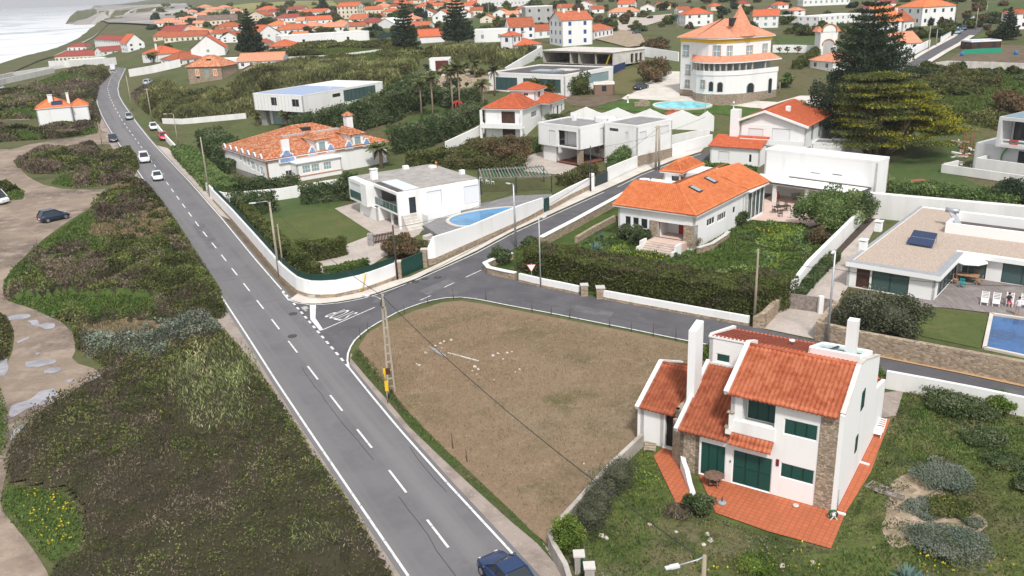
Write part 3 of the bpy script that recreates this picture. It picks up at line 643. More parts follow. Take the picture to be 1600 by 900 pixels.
# ------------------------------------------------------------------ house kit
class House:
    def __init__(s,name,label,cat,A,B,z=None,group=None):
        pa=at(*A); z=pa.z if z is None else z
        s.o=gz(A[0],A[1],z); b=gz(B[0],B[1],z); d=(b-s.o)[:2]; s.w=float(np.linalg.norm(d)); ex=d/s.w
        s.ex=np.array([ex[0],ex[1],0]); s.ey=np.array([-ex[1],ex[0],0]); s.z=z
        s.root=thing(name,label,cat,tuple(s.o),math.atan2(ex[1],ex[0]),group)
        s.nb=0
    def _loc(s,p): q=p-s.o; return float(q@s.ex),float(q@s.ey),float(q[2])
    def fp(s,px,py,y=0.):
        r=FW+RT*(px-800)/F+DN*(py-450)/F; t=(y-(CAM-s.o)@s.ey)/(r@s.ey); return s._loc(CAM+r*t)
    def sp(s,px,py,x=0.):
        r=FW+RT*(px-800)/F+DN*(py-450)/F; t=(x-(CAM-s.o)@s.ex)/(r@s.ex); return s._loc(CAM+r*t)
    def zp(s,px,py,z=0.): return s._loc(gz(px,py,s.z+z))
    def F(s,lst,y=0.,x0=0.):
        out=[]
        for (a,b,c,d,k,*r) in lst:
            p=s.fp(a,b,y);q=s.fp(c,d,y); out.append((p[0]-x0,q[0]-x0,q[2],p[2],k,*r))
        return out
    def S(s,lst,x,y0=0.):
        """bounding boxes in the picture of openings on a receding side wall"""
        out=[]
        for (a,b,c,d,k,*r) in lst:
            cx,cy=(a+c)/2,(b+d)/2; q=s.sp(cx,cy,x)
            w=lambda y,z: proj(s.o+s.ex*x+s.ey*y+np.array([0,0,z]))
            p0,p1=w(q[1]-.3,q[2]),w(q[1]+.3,q[2]); sl=(p1[1]-p0[1])/((p1[0]-p0[0]) or 1e-6); mx=abs(p1[0]-p0[0])/.6
            pz=w(q[1],q[2]+.5); mz=abs(pz[1]-p0[1]*.5-p1[1]*.5)/.5
            wu=(c-a)/mx; hz=max((d-b)-abs(sl)*(c-a),(d-b)*.45)/mz
            out.append((q[1]-y0-wu/2,q[1]-y0+wu/2,q[2]-hz/2,q[2]+hz/2,k,*r))
        return out
    def part(s,mb,name,mat,label=None):
        o=mb.build(name,mat,s.root); 
        if label: o['label']=label
        return o
    def box(s,name,mat,*a,label=None): return s.part(MB().box(*a),name,mat,label)
    def block(s,x0,x1,y0,y1,z0,z1,op=None,mat=None,t=.25,name='wall',top=True,skip=''):
        op=op or {}; mat=mat or WHITE; mb=MB()
        if z0==0 and s.z>.05: z0=-2.5
        faces={'f':((x0,y0),(1,0),(0,-1),x1-x0),'r':((x1,y0),(0,1),(1,0),y1-y0),'b':((x0,y1),(1,0),(0,1),x1-x0),'l':((x0,y0),(0,1),(-1,0),y1-y0)}
        for k,(O,U,N,w) in faces.items():
            if k in skip: continue
            wallpanel(mb,O,U,N,w,z0,z1,t if k in 'fb' else t,op.get(k,[]))
        if top: mb.face([(x0,y0,z1-.01),(x1,y0,z1-.01),(x1,y1,z1-.01),(x0,y1,z1-.01)])
        o=s.part(mb,name,mat)
        for k,(O,U,N,w) in faces.items():
            for e in op.get(k,[]): opening(s,O,U,N,e)
        return o
    def flat(s,x0,x1,y0,y1,z,mat,par=.25,t=.22,wmat=None,name='roof'):
        s.part(MB().box(x0+t,y0+t,z-.12,x1-t,y1-t,z),name,mat)
        mb=MB(); h=z+par
        mb.box(x0-.02,y0-.02,z-.16,x1+.02,y0+t,h); mb.box(x0-.02,y1-t,z-.16,x1+.02,y1+.02,h); mb.box(x0-.021,y0+t,z-.161,x0+t,y1-t,h-.001); mb.box(x1-t,y0+t,z-.161,x1+.021,y1-t,h-.001)
        s.part(mb,'parapet',wmat or WHITE)
    def hip(s,x0,x1,y0,y1,z,rise,oh=.45,mat=None,q=0,ends='hh',name='roof',eaves=True,soffit=None,axis=None,gmat=None):
        X0,X1,Y0,Y1=x0-oh,x1+oh,y0-oh,y1+oh; mb=MB(); zr=z+rise
        W_,D_=X1-X0,Y1-Y0
        if (W_>=D_ if axis is None else axis=='x'):
            a=D_/2; l=X0+(a if ends[0]=='h' else 0); r=X1-(a if ends[1]=='h' else 0); ym=(Y0+Y1)/2
            if l>r: l=r=(X0+X1)/2
            L_,R_=(l,ym,zr),(r,ym,zr); A,B,C_,D=(X0,Y0,z),(X1,Y0,z),(X1,Y1,z),(X0,Y1,z)
            quads=[(A,B,R_,L_),(C_,D,L_,R_)]
            if ends[0]=='h': quads.append((D,A,L_,L_))
            if ends[1]=='h': quads.append((B,C_,R_,R_))
            rid=[(L_,R_)]+([(A,L_),(D,L_)] if ends[0]=='h' else [])+([(B,R_),(C_,R_)] if ends[1]=='h' else [])
            gab=[]
            if ends[0]=='g': gab.append(((x0,y0,z),(x0,y1,z),(x0,ym,zr-.1),(-1,0)))
            if ends[1]=='g': gab.append(((x1,y0,z),(x1,y1,z),(x1,ym,zr-.1),(1,0)))
        else:
            a=W_/2; f=Y0+(a if ends[0]=='h' else 0); b=Y1-(a if ends[1]=='h' else 0); xm=(X0+X1)/2
            if f>b: f=b=(Y0+Y1)/2
            L_,R_=(xm,f,zr),(xm,b,zr); A,B,C_,D=(X0,Y0,z),(X1,Y0,z),(X1,Y1,z),(X0,Y1,z)
            quads=[(B,C_,R_,L_),(D,A,L_,R_)]
            if ends[0]=='h': quads.append((A,B,L_,L_))
            if ends[1]=='h': quads.append((C_,D,R_,R_))
            rid=[(L_,R_)]+([(A,L_),(B,L_)] if ends[0]=='h' else [])+([(C_,R_),(D,R_)] if ends[1]=='h' else [])
            gab=[]
            if ends[0]=='g': gab.append(((x0,y0,z),(x1,y0,z),(xm,y0,zr-.1),(0,-1)))
            if ends[1]=='g': gab.append(((x0,y1,z),(x1,y1,z),(xm,y1,zr-.1),(0,1)))
        for e0,e1,r1,r0 in quads: tiles(mb,e0,e1,r1,r0,q)
        for p,qq in rid: mb.tube([Vector(p)+Vector((0,0,.04)),Vector(qq)+Vector((0,0,.04))],.11,6)
        o=s.part(mb,name,mat or TILE_O)
        if eaves:
            e=MB(); e.box(X0+.03,Y0+.03,z-.16,X1-.03,Y1-.03,z-.03); s.part(e,'eaves',soffit or WTRIM)
        if gab:
            for p,qq,r,n in gab:
                g=MB()
                k=Vector((n[0],n[1],0))*-.25; P=[Vector(p),Vector(qq),Vector(r)]
                g.face(P); g.face([v+k for v in P][::-1])
                for i in range(3): g.face([P[i],P[(i+1)%3],P[(i+1)%3]+k,P[i]+k])
                s.part(g,'gable',gmat or WHITE)
        return o
    def chimney(s,x,y,z0,z1,w=.5,d=.5,mat=None,cap=True):
        m=MB().box(x-w/2,y-d/2,z0,x+w/2,y+d/2,z1)
        o=s.part(m,'chimney',mat or WHITE)
        if cap:
            c=MB().box(x-w/2-.08,y-d/2-.08,z1+.12,x+w/2+.08,y+d/2+.08,z1+.2)
            for i in (-1,1):
                for j in (-1,1): c.box(x+i*(w/2-.06)-.05,y+j*(d/2-.06)-.05,z1,x+i*(w/2-.06)+.05,y+j*(d/2-.06)+.05,z1+.12)
            c.build('chimney_cap',mat or WHITE,o)
        return o
def wallpanel(mb,O,U,N,w,z0,z1,t,ops):
    us=sorted({0,w}|{min(max(e[i],0),w) for e in ops for i in (0,1)}); zs=sorted({z0,z1}|{min(max(e[i],z0),z1) for e in ops for i in (2,3)})
    T=lambda u,n,z:(O[0]+U[0]*u+N[0]*n,O[1]+U[1]*u+N[1]*n,z)
    flip=(U[0]*N[1]-U[1]*N[0])>0
    def fc(P): mb.face(P[::-1] if flip else P)
    nu,nz=len(us)-1,len(zs)-1
    sol=[[True]*nz for _ in range(nu)]
    for i in range(nu):
        for j in range(nz):
            cu,cz=(us[i]+us[i+1])/2,(zs[j]+zs[j+1])/2
            for e in ops:
                if e[0]<cu<e[1] and e[2]<cz<e[3] and not str(e[4]).startswith('flush'): sol[i][j]=False
    for i in range(nu):
        for j in range(nz):
            if not sol[i][j]: continue
            a,b,c,d=us[i],us[i+1],zs[j],zs[j+1]
            fc([T(a,0,c),T(b,0,c),T(b,0,d),T(a,0,d)]); fc([T(a,-t,c),T(a,-t,d),T(b,-t,d),T(b,-t,c)])
            if i==0 or not sol[i-1][j]: fc([T(a,0,c),T(a,0,d),T(a,-t,d),T(a,-t,c)])
            if i==nu-1 or not sol[i+1][j]: fc([T(b,0,c),T(b,-t,c),T(b,-t,d),T(b,0,d)])
            if j==0 or not sol[i][j-1]: fc([T(a,0,c),T(a,-t,c),T(b,-t,c),T(b,0,c)])
            if j==nz-1 or not sol[i][j+1]: fc([T(a,0,d),T(b,0,d),T(b,-t,d),T(a,-t,d)])
def ob(mb,T,u0,u1,n0,n1,z0,z1):
    P=[T(u0,n0,z0),T(u1,n0,z0),T(u1,n1,z0),T(u0,n1,z0),T(u0,n0,z1),T(u1,n0,z1),T(u1,n1,z1),T(u0,n1,z1)]
    for q in ((0,3,2,1),(4,5,6,7),(0,1,5,4),(1,2,6,5),(2,3,7,6),(3,0,4,7)): mb.face([P[i] for i in q])
KINDS={ # name, frame material, panel material, panel name, recess, frame width, target pane width, rows
 'win':('window',lambda:WTRIM,lambda:GLASS,'pane',.10,.06,.65,1),
 'winb':('window',lambda:BLUEP,lambda:GLASS,'pane',.06,.09,.6,1),
 'wing':('window',lambda:DKMETAL,lambda:GLASSB,'pane',.10,.06,1.5,1),
 'winl':('window',lambda:METAL,lambda:GLASSL,'pane',.10,.06,1.2,1),
 'dark':('window',lambda:DKMETAL,lambda:GLASS,'pane',.12,.05,1.0,1),
 'stone':('window',lambda:WTRIM,lambda:GLASSL,'pane',.10,.07,.55,2),
 'small':('window',lambda:WTRIM,lambda:GLASS,'pane',.03,.05,9,1),
 'shut':('window',lambda:WTRIM,lambda:DKGREEN,'shutter',.10,.06,.66,1),
 'gar':('garage_door',lambda:WTRIM,lambda:DKGREEN,'shutter',.12,.07,.85,2),
 'blind':('window',lambda:METAL,lambda:BLIND,'roller_blind',.10,.05,9,1),
 'blindg':('window',lambda:METAL,lambda:BLINDG,'roller_blind',.10,.05,9,1),
 'brown':('door',lambda:BROWNW,lambda:BROWNW,'door_leaf',.12,.08,.9,1),
 'red':('door',lambda:REDP,lambda:REDP,'door_leaf',.1,.07,9,2),
 'redshut':('window',lambda:WTRIM,lambda:REDP,'shutter',.06,.05,.6,1),
 'orshut':('window',lambda:WTRIM,lambda:TILE_O,'shutter',.06,.14,.7,1),
 'blueshut':('window',lambda:BLUEP,lambda:BLUEP,'shutter',.05,.06,.6,1),
 'bdoor':('door',lambda:WTRIM,lambda:BLUEP,'door_leaf',.06,.06,9,1),
 'white':('door',lambda:WTRIM,lambda:BLIND,'door_leaf',.06,.04,9,1),
 'void':None,'flush':None}
def opening(h,O,U,N,e):
    k=e[4]
    if KINDS.get(k) is None: return
    name,fm,pm,pn,rec,fw,tw,rows=KINDS[k]
    T=lambda u,n,z:(O[0]+U[0]*u+N[0]*n,O[1]+U[1]*u+N[1]*n,z)
    u0,u1,z0,z1=e[:4]; w=u1-u0; hh=z1-z0
    if min(w,hh)<=.05: return
    fw=min(fw,w*.16,hh*.16); n1=-rec+.05; n0=-rec-.03
    mb=MB(); ob(mb,T,u0,u1,n0,n1,z0,z0+fw); ob(mb,T,u0,u1,n0,n1,z1-fw,z1); ob(mb,T,u0,u0+fw,n0,n1,z0+fw,z1-fw); ob(mb,T,u1-fw,u1,n0,n1,z0+fw,z1-fw)
    nx=max(1,round(w/tw)); fb=fw*.75
    for i in range(1,nx):
        u=u0+w*i/nx; ob(mb,T,u-fb/2,u+fb/2,n0,n1-.004,z0+fw,z1-fw)
    for j in range(1,rows):
        z=z0+hh*j/rows
        for i in range(nx): ob(mb,T,u0+w*i/nx+fb/2,u0+w*(i+1)/nx-fb/2,n0,n1-.008,z-fb/2,z+fb/2)
    if len(e)>5: # outer surround colour
        s_=e[5]; 
    f=mb.build(name,fm(),h.root)
    if k in('shut','gar'):
        f.data.materials.append(pm())
        for pl in list(f.data.polygons)[24:]: pl.material_index=1
    p=MB(); ob(p,T,u0+fw*.5,u1-fw*.5,n0-.02,n0+.028,z0+fw*.5,z1-fw*.5)
    if pn=='shutter' and k in('shut','gar'):   # louvre slats
        nl=max(3,int(hh/.16))
        for i in range(nx):
            a,b=u0+w*i/nx+fb,u0+w*(i+1)/nx-fb
            for j in range(nl):
                z=z0+fw+(hh-2*fw)*j/nl; dz=(hh-2*fw)/nl
                p.face([T(a,n0+.075,z),T(b,n0+.075,z),T(b,n0+.035,z+dz*.9),T(a,n0+.035,z+dz*.9)])
    if pn=='roller_blind':
        nl=max(3,int(hh/.3))
        for j in range(nl):
            z=z0+fw+(hh-2*fw)*j/nl; dz=(hh-2*fw)/nl; p.face([T(u0+fw,n0+.045,z),T(u1-fw,n0+.045,z),T(u1-fw,n0+.03,z+dz*.93),T(u0+fw,n0+.03,z+dz*.93)])
    p.build(pn,pm(),f)
    if len(e)>5:
        m=MB(); q=.14
        ob(m,T,u0-q,u1+q,-.02,.05,z1,z1+q); ob(m,T,u0-q-.1,u1+q+.1,-.02,.10,z0-q,z0); ob(m,T,u0-q,u0,-.02,.05,z0,z1); ob(m,T,u1,u1+q,-.02,.05,z0,z1)
        m.build('window_surround',s_,f)
PITCH_T,ROW_T=.27,.42
def tiles(mb,e0,e1,r1,r0,q=0):
    """one roof slope; q>0: real barrel tiles with q samples per tile, rows stepped"""
    e0,e1,r0,r1=map(Vector,(e0,e1,r0,r1))
    if q==0:
        mb.face([e0,e1,r1,r0] if (r1-r0).length>1e-4 else [e0,e1,r1]); return
    u=(e1-e0).normalized(); n=u.cross(((r0+r1)/2-(e0+e1)/2)).normalized()
    if n.z<0: n=-n
    sl=((r0+r1)/2-(e0+e1)/2).length; rows=max(1,round(sl/ROW_T)); cols=max(2,int((e1-e0).length/PITCH_T*q))
    lines=[]
    for i in range(rows):
        for t,st in ((i/rows,.045),((i+1)/rows,.0)):
            a=e0.lerp(r0,t);b=e1.lerp(r1,t); ln=[]
            for c in range(cols+1):
                p=a.lerp(b,c/cols); x=(p-e0).dot(u); h_=.115*abs(math.cos(math.pi*x/PITCH_T))**.7+st
                ln.append(p+n*h_)
            lines.append(ln)
    base=len(mb.v)
    for ln in lines: mb.v+=[tuple(p) for p in ln]
    k=cols+1
    up=(e1-e0).cross(r0-e0).z>0
    for i in range(len(lines)-1):
        for c in range(cols):
            f=(base+i*k+c,base+i*k+c+1,base+(i+1)*k+c+1,base+(i+1)*k+c)
            mb.f.append(f if up else f[::-1]); mb.mi.append(mb.m); mb.sm.append(True)
    # close the eave edge
    for c in range(cols):
        p,q2=Vector(mb.v[base+c]),Vector(mb.v[base+c+1]); d=n*-.1
        mb.f.append((base+c,base+c+1,len(mb.v)+1,len(mb.v))); mb.v+=[tuple(p+d),tuple(q2+d)]; mb.mi.append(mb.m); mb.sm.append(False)
# ------------------------------------------------------------------ the house in the foreground
h=House('two_storey_house','white two storey house with dark green shutters and weathered orange tile roofs in the foreground','house',(1091,742),(1298,800))
W_=8.24
fo=h.F([(1094.5,688.5,1131.9,751,'shut'),(1144.7,701.5,1203.5,771.6,'gar'),(1219.5,722,1270.8,759,'shut'),(1225.3,653.3,1276.5,690.7,'shut')])
fo=[(a,b,max(c,.03),d,k) for a,b,c,d,k in fo]
xL=1.9
# front wall with a balcony opening, the wall of the ground floor continues to the left under the low roof
wl_=MB(); wallpanel(wl_,(0,0),(1,0),(0,-1),W_-1.0,0,3.12,.25,[e for e in fo if e[3]<3])
bal=(2.62-xL,4.6-xL,4.6,6.2,'void')
up=[(a-xL,b-xL,c,d,k) for a,b,c,d,k in fo if c>3]
wallpanel(wl_,(xL,0),(1,0),(0,-1),W_-1.0-xL,3.12,6.36,.25,[bal]+up)
wallpanel(wl_,(xL,.0),(0,1),(-1,0),9.4,3.12,6.36,.25,[])        # left wall of the upper floor
h.part(wl_,'wall',WHITE)
for e in fo: opening(h,(0,0),(1,0),(0,-1),e)
# recessed balcony
m=MB(); m.box(2.4,1.0,4.3,4.75,1.1,6.3); m.box(2.35,.25,4.3,2.58,1.0,6.3); m.box(4.62,.25,4.3,4.85,1.0,6.3); m.box(2.36,.26,4.2,4.84,1.0,4.3); h.part(m,'balcony_wall',WHITE)
opening(h,(2.62,.87),(1,0),(0,-1),(0,1.96,4.35,6.1,'shut'))
m=MB(); m.box(1.72,-.30,3.62,2.05,-.002,4.05); m.box(1.86,-.16,4.05,2.12,-.003,5.0); m.box(2.05,-.1,3.75,4.66,-.004,4.55); h.part(m,'balcony_parapet',WHITE)
h.part(MB().box(1.74,-.22,5.0,2.16,.1,5.08),'stone_cap',STONE2); h.part(MB().box(1.66,-.36,4.05,1.92,0,4.12),'stone_cap',STONE2)
# stone pier at the right corner, right gable wall
h.box('stone_pier',STONE2,W_-1.0,-.06,0,W_+.0,.5,6.34)
g=MB()
prof=[(-.05,0),(-.05,6.42),(.0,6.47),(3.3,8.22),(4.6,8.02),(9.45,6.42),(9.45,4.1),(9.7,3.95),(12.85,3.3),(12.85,0)]
def yzprism(mb,prof,x0,x1):
    a=[(x0,y,z) for y,z in prof]; b=[(x1,y,z) for y,z in prof]
    mb.face(a); mb.face(b[::-1])
    for i in range(len(prof)):
        j=(i+1)%len(prof); mb.face([a[i],b[i],b[j],a[j]])
yzprism(g,prof,W_+.002,W_+.26); h.part(g,'gable_wall',WHITE)
c=MB()
for (y0,z0),(y1,z1) in zip(prof[2:5],prof[3:6]): c.beam((W_+.13,y0,z0+.05),(W_+.13,y1,z1+.05),.30,.10)
h.part(c,'coping',CONCL)
for (px,py),w_,hh in (((1348,624),.8,1.25),((1337.5,693),.55,1.1)):
    q=h.sp(px,py,W_+.26); m=MB(); m.box(W_+.255,q[1]-w_/2,q[2]-hh/2,W_+.31,q[1]+w_/2,q[2]+hh/2); h.part(m,'shutter',DKGREEN)
# main roof: front slope, rear slope
r=MB(); tiles(r,(xL-.12,-.42,6.30),(W_+.0,-.42,6.30),(W_+.0,3.35,8.12),(xL-.12,3.35,8.12),9)
r.tube([(xL-.1,3.37,8.2),(W_,3.37,8.2)],.13,8); h.part(r,'roof',TILE_A,'weathered orange barrel tile roof')
r=MB(); tiles(r,(W_,9.5,6.35),(-1.25,9.5,6.35),(-1.25,4.85,7.58),(W_,4.85,7.58),5); tiles(r,(W_,4.85,7.58),(xL,4.85,7.58),(xL,3.4,8.1),(W_,3.4,8.1),5); h.part(r,'roof',tile_mat('tile_red_rear',(.43,.098,.052),(.54,.145,.078)))
c=MB(); c.beam((xL-.2,-.44,6.45),(xL-.2,3.4,8.28),.26,.34); c.beam((xL-.2,3.4,8.28),(xL-.2,4.9,7.75),.26,.3); h.part(c,'verge',WHITE)
m=MB(); m.tube([(xL-.36,1.3,6.9),(xL-.36,2.9,7.7),(xL-.30,3.6,7.9)],.035,6); h.part(m,'gutter_pipe',GREYR)
# rear block (taller wall behind the low roofs)
op=h.F([(1123,570,1143.5,584,'shut')],4.9,-1.4)
op=[(.5,1.45,5.85,6.45,'shut')]
h.block(-1.4,xL-.3,4.9,5.6,0,7.45,{'f':op})
g=MB(); yzprism(g,[(5.61,0),(5.61,7.3),(9.6,6.3),(9.6,0)],-1.4,-1.15); h.part(g,'side_wall',WHITE)
c=MB(); c.box(-1.46,4.84,7.5,xL-.2,5.1,7.62); c.beam((-1.32,5.0,7.6),(-1.32,9.6,6.5),.26,.3); h.part(c,'coping',WHITE)
m=MB(); m.lathe([(.16,0),(.16,.35),(.2,.36),(.2,.42)],(3.4,7.2,6.95),8); h.part(m,'vent',WHITE)
# roof light
sk=MB(); x0,x1,y0,y1=5.15,8.1,4.95,8.3
zf=lambda y:8.1-.29*(y-3.4)+.12
for a,b in (((x0,y0),(x1,y0)),((x0,y1),(x1,y1)),((x0,y0),(x0,y1)),((x1,y0),(x1,y1))):
    sk.beam((*a,zf(a[1])+.1),(*b,zf(b[1])+.1),.22,.5)
so_=h.part(sk,'roof_light',WTRIM)
for i in range(3):
    a=x0+.1+(x1-x0-.2)*i/3;b=x0+.1+(x1-x0-.2)*(i+1)/3-.06
    p=MB(); p.face([(a,y0+.1,zf(y0)+.26),(b,y0+.1,zf(y0)+.26),(b,y1-.1,zf(y1)+.26),(a,y1-.1,zf(y1)+.26)]); p.build('pane',M('roof_light_glass',(.30,.48,.50),.08,spec=.6),so_)
    if i: q=MB(); q.beam((a-.03,y0,zf(y0)+.28),(a-.03,y1,zf(y1)+.28),.1,.08); q.build('glazing_bar',DKMETAL,so_)
h.part(MB().box(7.0,5.7,6.6,7.62,6.35,9.95),'chimney',WHITE2)
# low left wing: mid roof, porch block
r=MB(); tiles(r,(-1.3,-.40,3.02),(xL+.0,-.40,3.02),(xL,4.85,5.55),(-1.3,4.85,5.55),9); h.part(r,'roof',TILE_D,'darker brown orange tile roof of the low wing')
c=MB(); c.beam((-1.42,-.5,3.12),(-1.42,4.9,5.75),.24,.34); c.box(-1.54,4.86,5.4,xL-.3,5.0,5.75); h.part(c,'verge',WHITE2)
h.block(-1.3,0,-.02,.4,0,2.98,mat=STONE2,name='stone_wall',skip='b')
sm=MB(); sm.prism([(-2.25,1.05),(-1.3,.0),(-1.3,.42),(-2.0,1.3)],0,3.0); h.part(sm,'stone_wall',STONE2)
h.block(-2.2,-1.3,1.3,4.9,0,3.6,mat=STONE2,name='stone_wall')
r=MB(); tiles(r,(2.06,-.62,3.10),(4.66,-.62,3.10),(4.66,.0,3.62),(2.06,.0,3.62),9); h.part(r,'canopy',TILE_A)
h.block(-5.05,-3.35,2.1,9.2,0,2.72)
m=MB(); m.box(-3.349,2.35,0,-2.2,2.5,2.7); h.part(m,'door',DARK)
m=MB(); m.box(-3.35,2.06,0,-3.22,2.3,2.6); m.box(-3.35,1.9,0,-2.2,2.3,.1); h.part(m,'door_frame',WHITE2)
m=MB(); m.box(-3.349,2.5,2.55,-2.2,9.0,2.72); h.part(m,'ceiling',WHITE)
r=MB(); tiles(r,(-5.0,1.75,2.68),(-1.75,1.75,2.68),(-1.75,5.6,4.5),(-5.0,5.6,4.5),9); tiles(r,(-1.6,9.4,2.9),(-5.0,9.4,2.9),(-5.0,5.6,4.5),(-1.6,5.6,4.5),5); r.tube([(-5.0,5.6,4.58),(-1.7,5.6,4.58)],.12,7); h.part(r,'roof',TILE_D,'brown orange tile roof of the porch wing')
c=MB(); c.beam((-5.15,1.7,2.75),(-5.15,5.6,4.62),.28,.3); c.beam((-5.15,5.6,4.62),(-5.15,9.4,3.0),.28,.3); h.part(c,'verge',WHITE)
g=MB(); yzprism(g,[(2.1,0),(2.1,2.7),(5.6,4.5),(9.3,2.9),(9.3,0)],-5.28,-5.06); h.part(g,'gable_wall',WHITE)
g=MB(); yzprism(g,[(2.3,2.6),(5.6,4.4),(9.3,2.8)],-1.74,-1.60); h.part(g,'gable_wall',WHITE)
# tapering white chimney of the low wing
ch=MB(); ch.prism([(-1.75,2.0),(-1.25,2.0),(-1.25,3.3),(-1.75,3.3)],[3.6]*4,[8.95,8.95,9.25,9.25]); h.part(ch,'chimney',WHITE)
# little things on the facade
h.box('wall_lamp',DKMETAL,3.30,-.12,2.86,3.5,-.003,2.98); h.box('meter_box',M('maroon_box',(.16,.02,.03),.5),4.86,-.05,2.15,5.03,-.003,2.6)
h.box('wall_lamp',DKMETAL,2.02,-.06,1.55,2.08,-.003,1.68)
m=MB(); m.tube([(W_-.9,-.1,.25),(W_-.9,-.1,.5)],.03,6); 
h.box('door_sill',WTRIM,2.1,-.12,.0,4.75,-.003,.06)
m=MB(); m.tube([(W_+.31,.25,0.0),(W_+.31,.25,1.5)],.035,6); h.part(m,'drain_pipe',GREYR)
HERO=h
# rear low part
h.block(W_-7,W_,9.6,12.85,0,3.2,{},skip='f'); r=MB(); tiles(r,(W_,12.9,3.2),(W_-7,12.9,3.2),(W_-7,9.5,4.0),(W_,9.5,4.0),4); h.part(r,'roof',MATS['tile_red_rear'])
def hw(x,y,z=0): return Vector(tuple(h.o+h.ex*x+h.ey*y+np.array([0,0,z])))
def hxy(x,y): p=hw(x,y); return (p.x,p.y)
# tiled patio around the house
PT=bpy.data.materials.new('terracotta_paving'); PT.use_nodes=True
def _pt():
    nt=PT.node_tree;N=nt.nodes;L=nt.links;bs=N['Principled BSDF']; bs.inputs['Roughness'].default_value=.8
    tc=N.new('ShaderNodeTexCoord'); mp=N.new('ShaderNodeMapping'); mp.inputs['Rotation'].default_value=(0,0,-math.atan2(h.ex[1],h.ex[0])); L.new(tc.outputs['Object'],mp.inputs['Vector'])
    br=N.new('ShaderNodeTexBrick'); br.offset=0; br.inputs['Scale'].default_value=1; br.inputs['Brick Width'].default_value=.33; br.inputs['Row Height'].default_value=.33; br.inputs['Mortar Size'].default_value=.022
    br.inputs['Color1'].default_value=(.49,.135,.052,1); br.inputs['Color2'].default_value=(.44,.115,.044,1); br.inputs['Mortar'].default_value=(.26,.085,.045,1); L.new(mp.outputs[0],br.inputs['Vector'])
    no=N.new('ShaderNodeTexNoise'); no.inputs['Scale'].default_value=.55; no.inputs['Detail'].default_value=6; L.new(tc.outputs['Object'],no.inputs['Vector'])
    mr=N.new('ShaderNodeMapRange'); mr.inputs['From Min'].default_value=.5; mr.inputs['From Max'].default_value=.75; mr.inputs['To Max'].default_value=.55; L.new(no.outputs['Fac'],mr.inputs['Value'])
    mx=N.new('ShaderNodeMix'); mx.data_type='RGBA'; L.new(br.outputs['Color'],mx.inputs['A']); mx.inputs['B'].default_value=(.28,.095,.045,1); L.new(mr.outputs['Result'],mx.inputs['Factor']); L.new(mx.outputs['Result'],bs.inputs['Base Color'])
_pt()
tag(sheet('patio',[at(*p)[:2] for p in [(1091,742),(1118,803),(1200,832),(1298,859),(1321,803),(1360,740),(1391,656),(1371,657),(1298,800)]]+[],PT,.09,50))
tag(sheet('patio',[at(*p)[:2] for p in [(1040,697),(1021,714),(1056,787),(1080,792),(1086,781),(1060,718),(1053,700)]],PT,.09,50))
for a,b,l in (((1336,722),(1358,729),'white channel crossing the terracotta side path halfway along the white gable wall'),((1299,801),(1321,807),'white channel crossing the terracotta path at the front corner stone pier')):
    pa,pb=at(*a),at(*b); m=MB(); m.beam(pa+Vector((0,0,.12)),pb+Vector((0,0,.12)),.16,.1); tag(m.build('drain_channel',WTRIM),l,'drain channel','drain channels across the path')
# sloping white garden wall by the ramp
w0,w1=at(1059,717),at(1083,776)
def slopewall():
    m=MB(); d=(w1-w0).normalized(); n=Vector((-d.y,d.x,0))*.14
    pts=[(0,1.35),(.06,1.5),(.25,1.15),(.42,.85),(.6,.82),(.8,.42),(1,.3)]
    for (t0,h0),(t1,h1) in zip(pts[:-1],pts[1:]):
        a=w0.lerp(w1,t0);b=w0.lerp(w1,t1)
        P=[a-n,b-n,b+n,a+n]; Q=[P[0]+Vector((0,0,h0)),P[1]+Vector((0,0,h1)),P[2]+Vector((0,0,h1)),P[3]+Vector((0,0,h0))]
        m.face(P[::-1]); m.face(Q)
        for i in range(4): m.face([P[i],P[(i+1)%4],Q[(i+1)%4],Q[i]])
    tag(m.build('garden_wall',WHITE),'stepped white garden wall sloping down between the two terracotta paths','garden wall')
slopewall()
def Wd(h,x,y,z=0): return Vector(tuple(h.o+h.ex*x+h.ey*y+np.array([0,0,z])))
# ------------------------------------------------------------------ orange roofed bungalow
h=House('bungalow','white bungalow with bright orange tiled roof and red front door above an overgrown garden','house',(966,373),(1084,392))
W=h.w; ze=h.fp(1086,337,-.45)[2]-.05; fl=1.0
op=h.F([(976.5,337,985.5,354,'win'),(988.5,339,998,356.5,'win'),(1001,341,1011.5,358.5,'win')])
pf=h.F([(1028,346,1068,374,'void')])[0]
op.append((pf[0],pf[1],fl,pf[3],'void'))
ye=h.sp(1161,336,W)[1]
so_=h.S([(1104.5,337,1117,354.5,'win'),(1121,329,1134.5,347,'win'),(1145,322,1148.5,333,'brown')],W)
so_=[e for e in so_ if e[1]-e[0]<4]
h.block(0,W,0,ye,0,ze-.12,{'f':op,'r':so_})
for a,b in ((pf[0]-1.1,pf[0]),(pf[1],W)): h.box('stone_pier',STONE2,a,-.07,fl-.6,b,.5 if b<W else .9,pf[3]+.05)
h.box('porch_floor',PAVEP,pf[0]-.4,-1.9,0,pf[1]+.5,3.2,fl)
h.box('porch_wall',WHITE,pf[0]-.3,2.6,fl,pf[1]+.3,2.8,ze-.3)
for s_ in (pf[0]-.12,pf[1]): h.box('porch_wall',WHITE,s_,.3,fl,s_+.12,2.6,ze-.3)
opening(h,(pf[0]+1.5,2.46),(1,0),(0,-1),(0,.9,fl,fl+2.1,'red')); opening(h,(pf[0]+3.0,2.5),(1,0),(0,-1),(0,.8,fl+.9,fl+2.1,'redshut')); opening(h,(pf[0]+3.85,2.46),(1,0),(0,-1),(0,.8,fl+.9,fl+2.1,'win'))
m=MB(); n=6
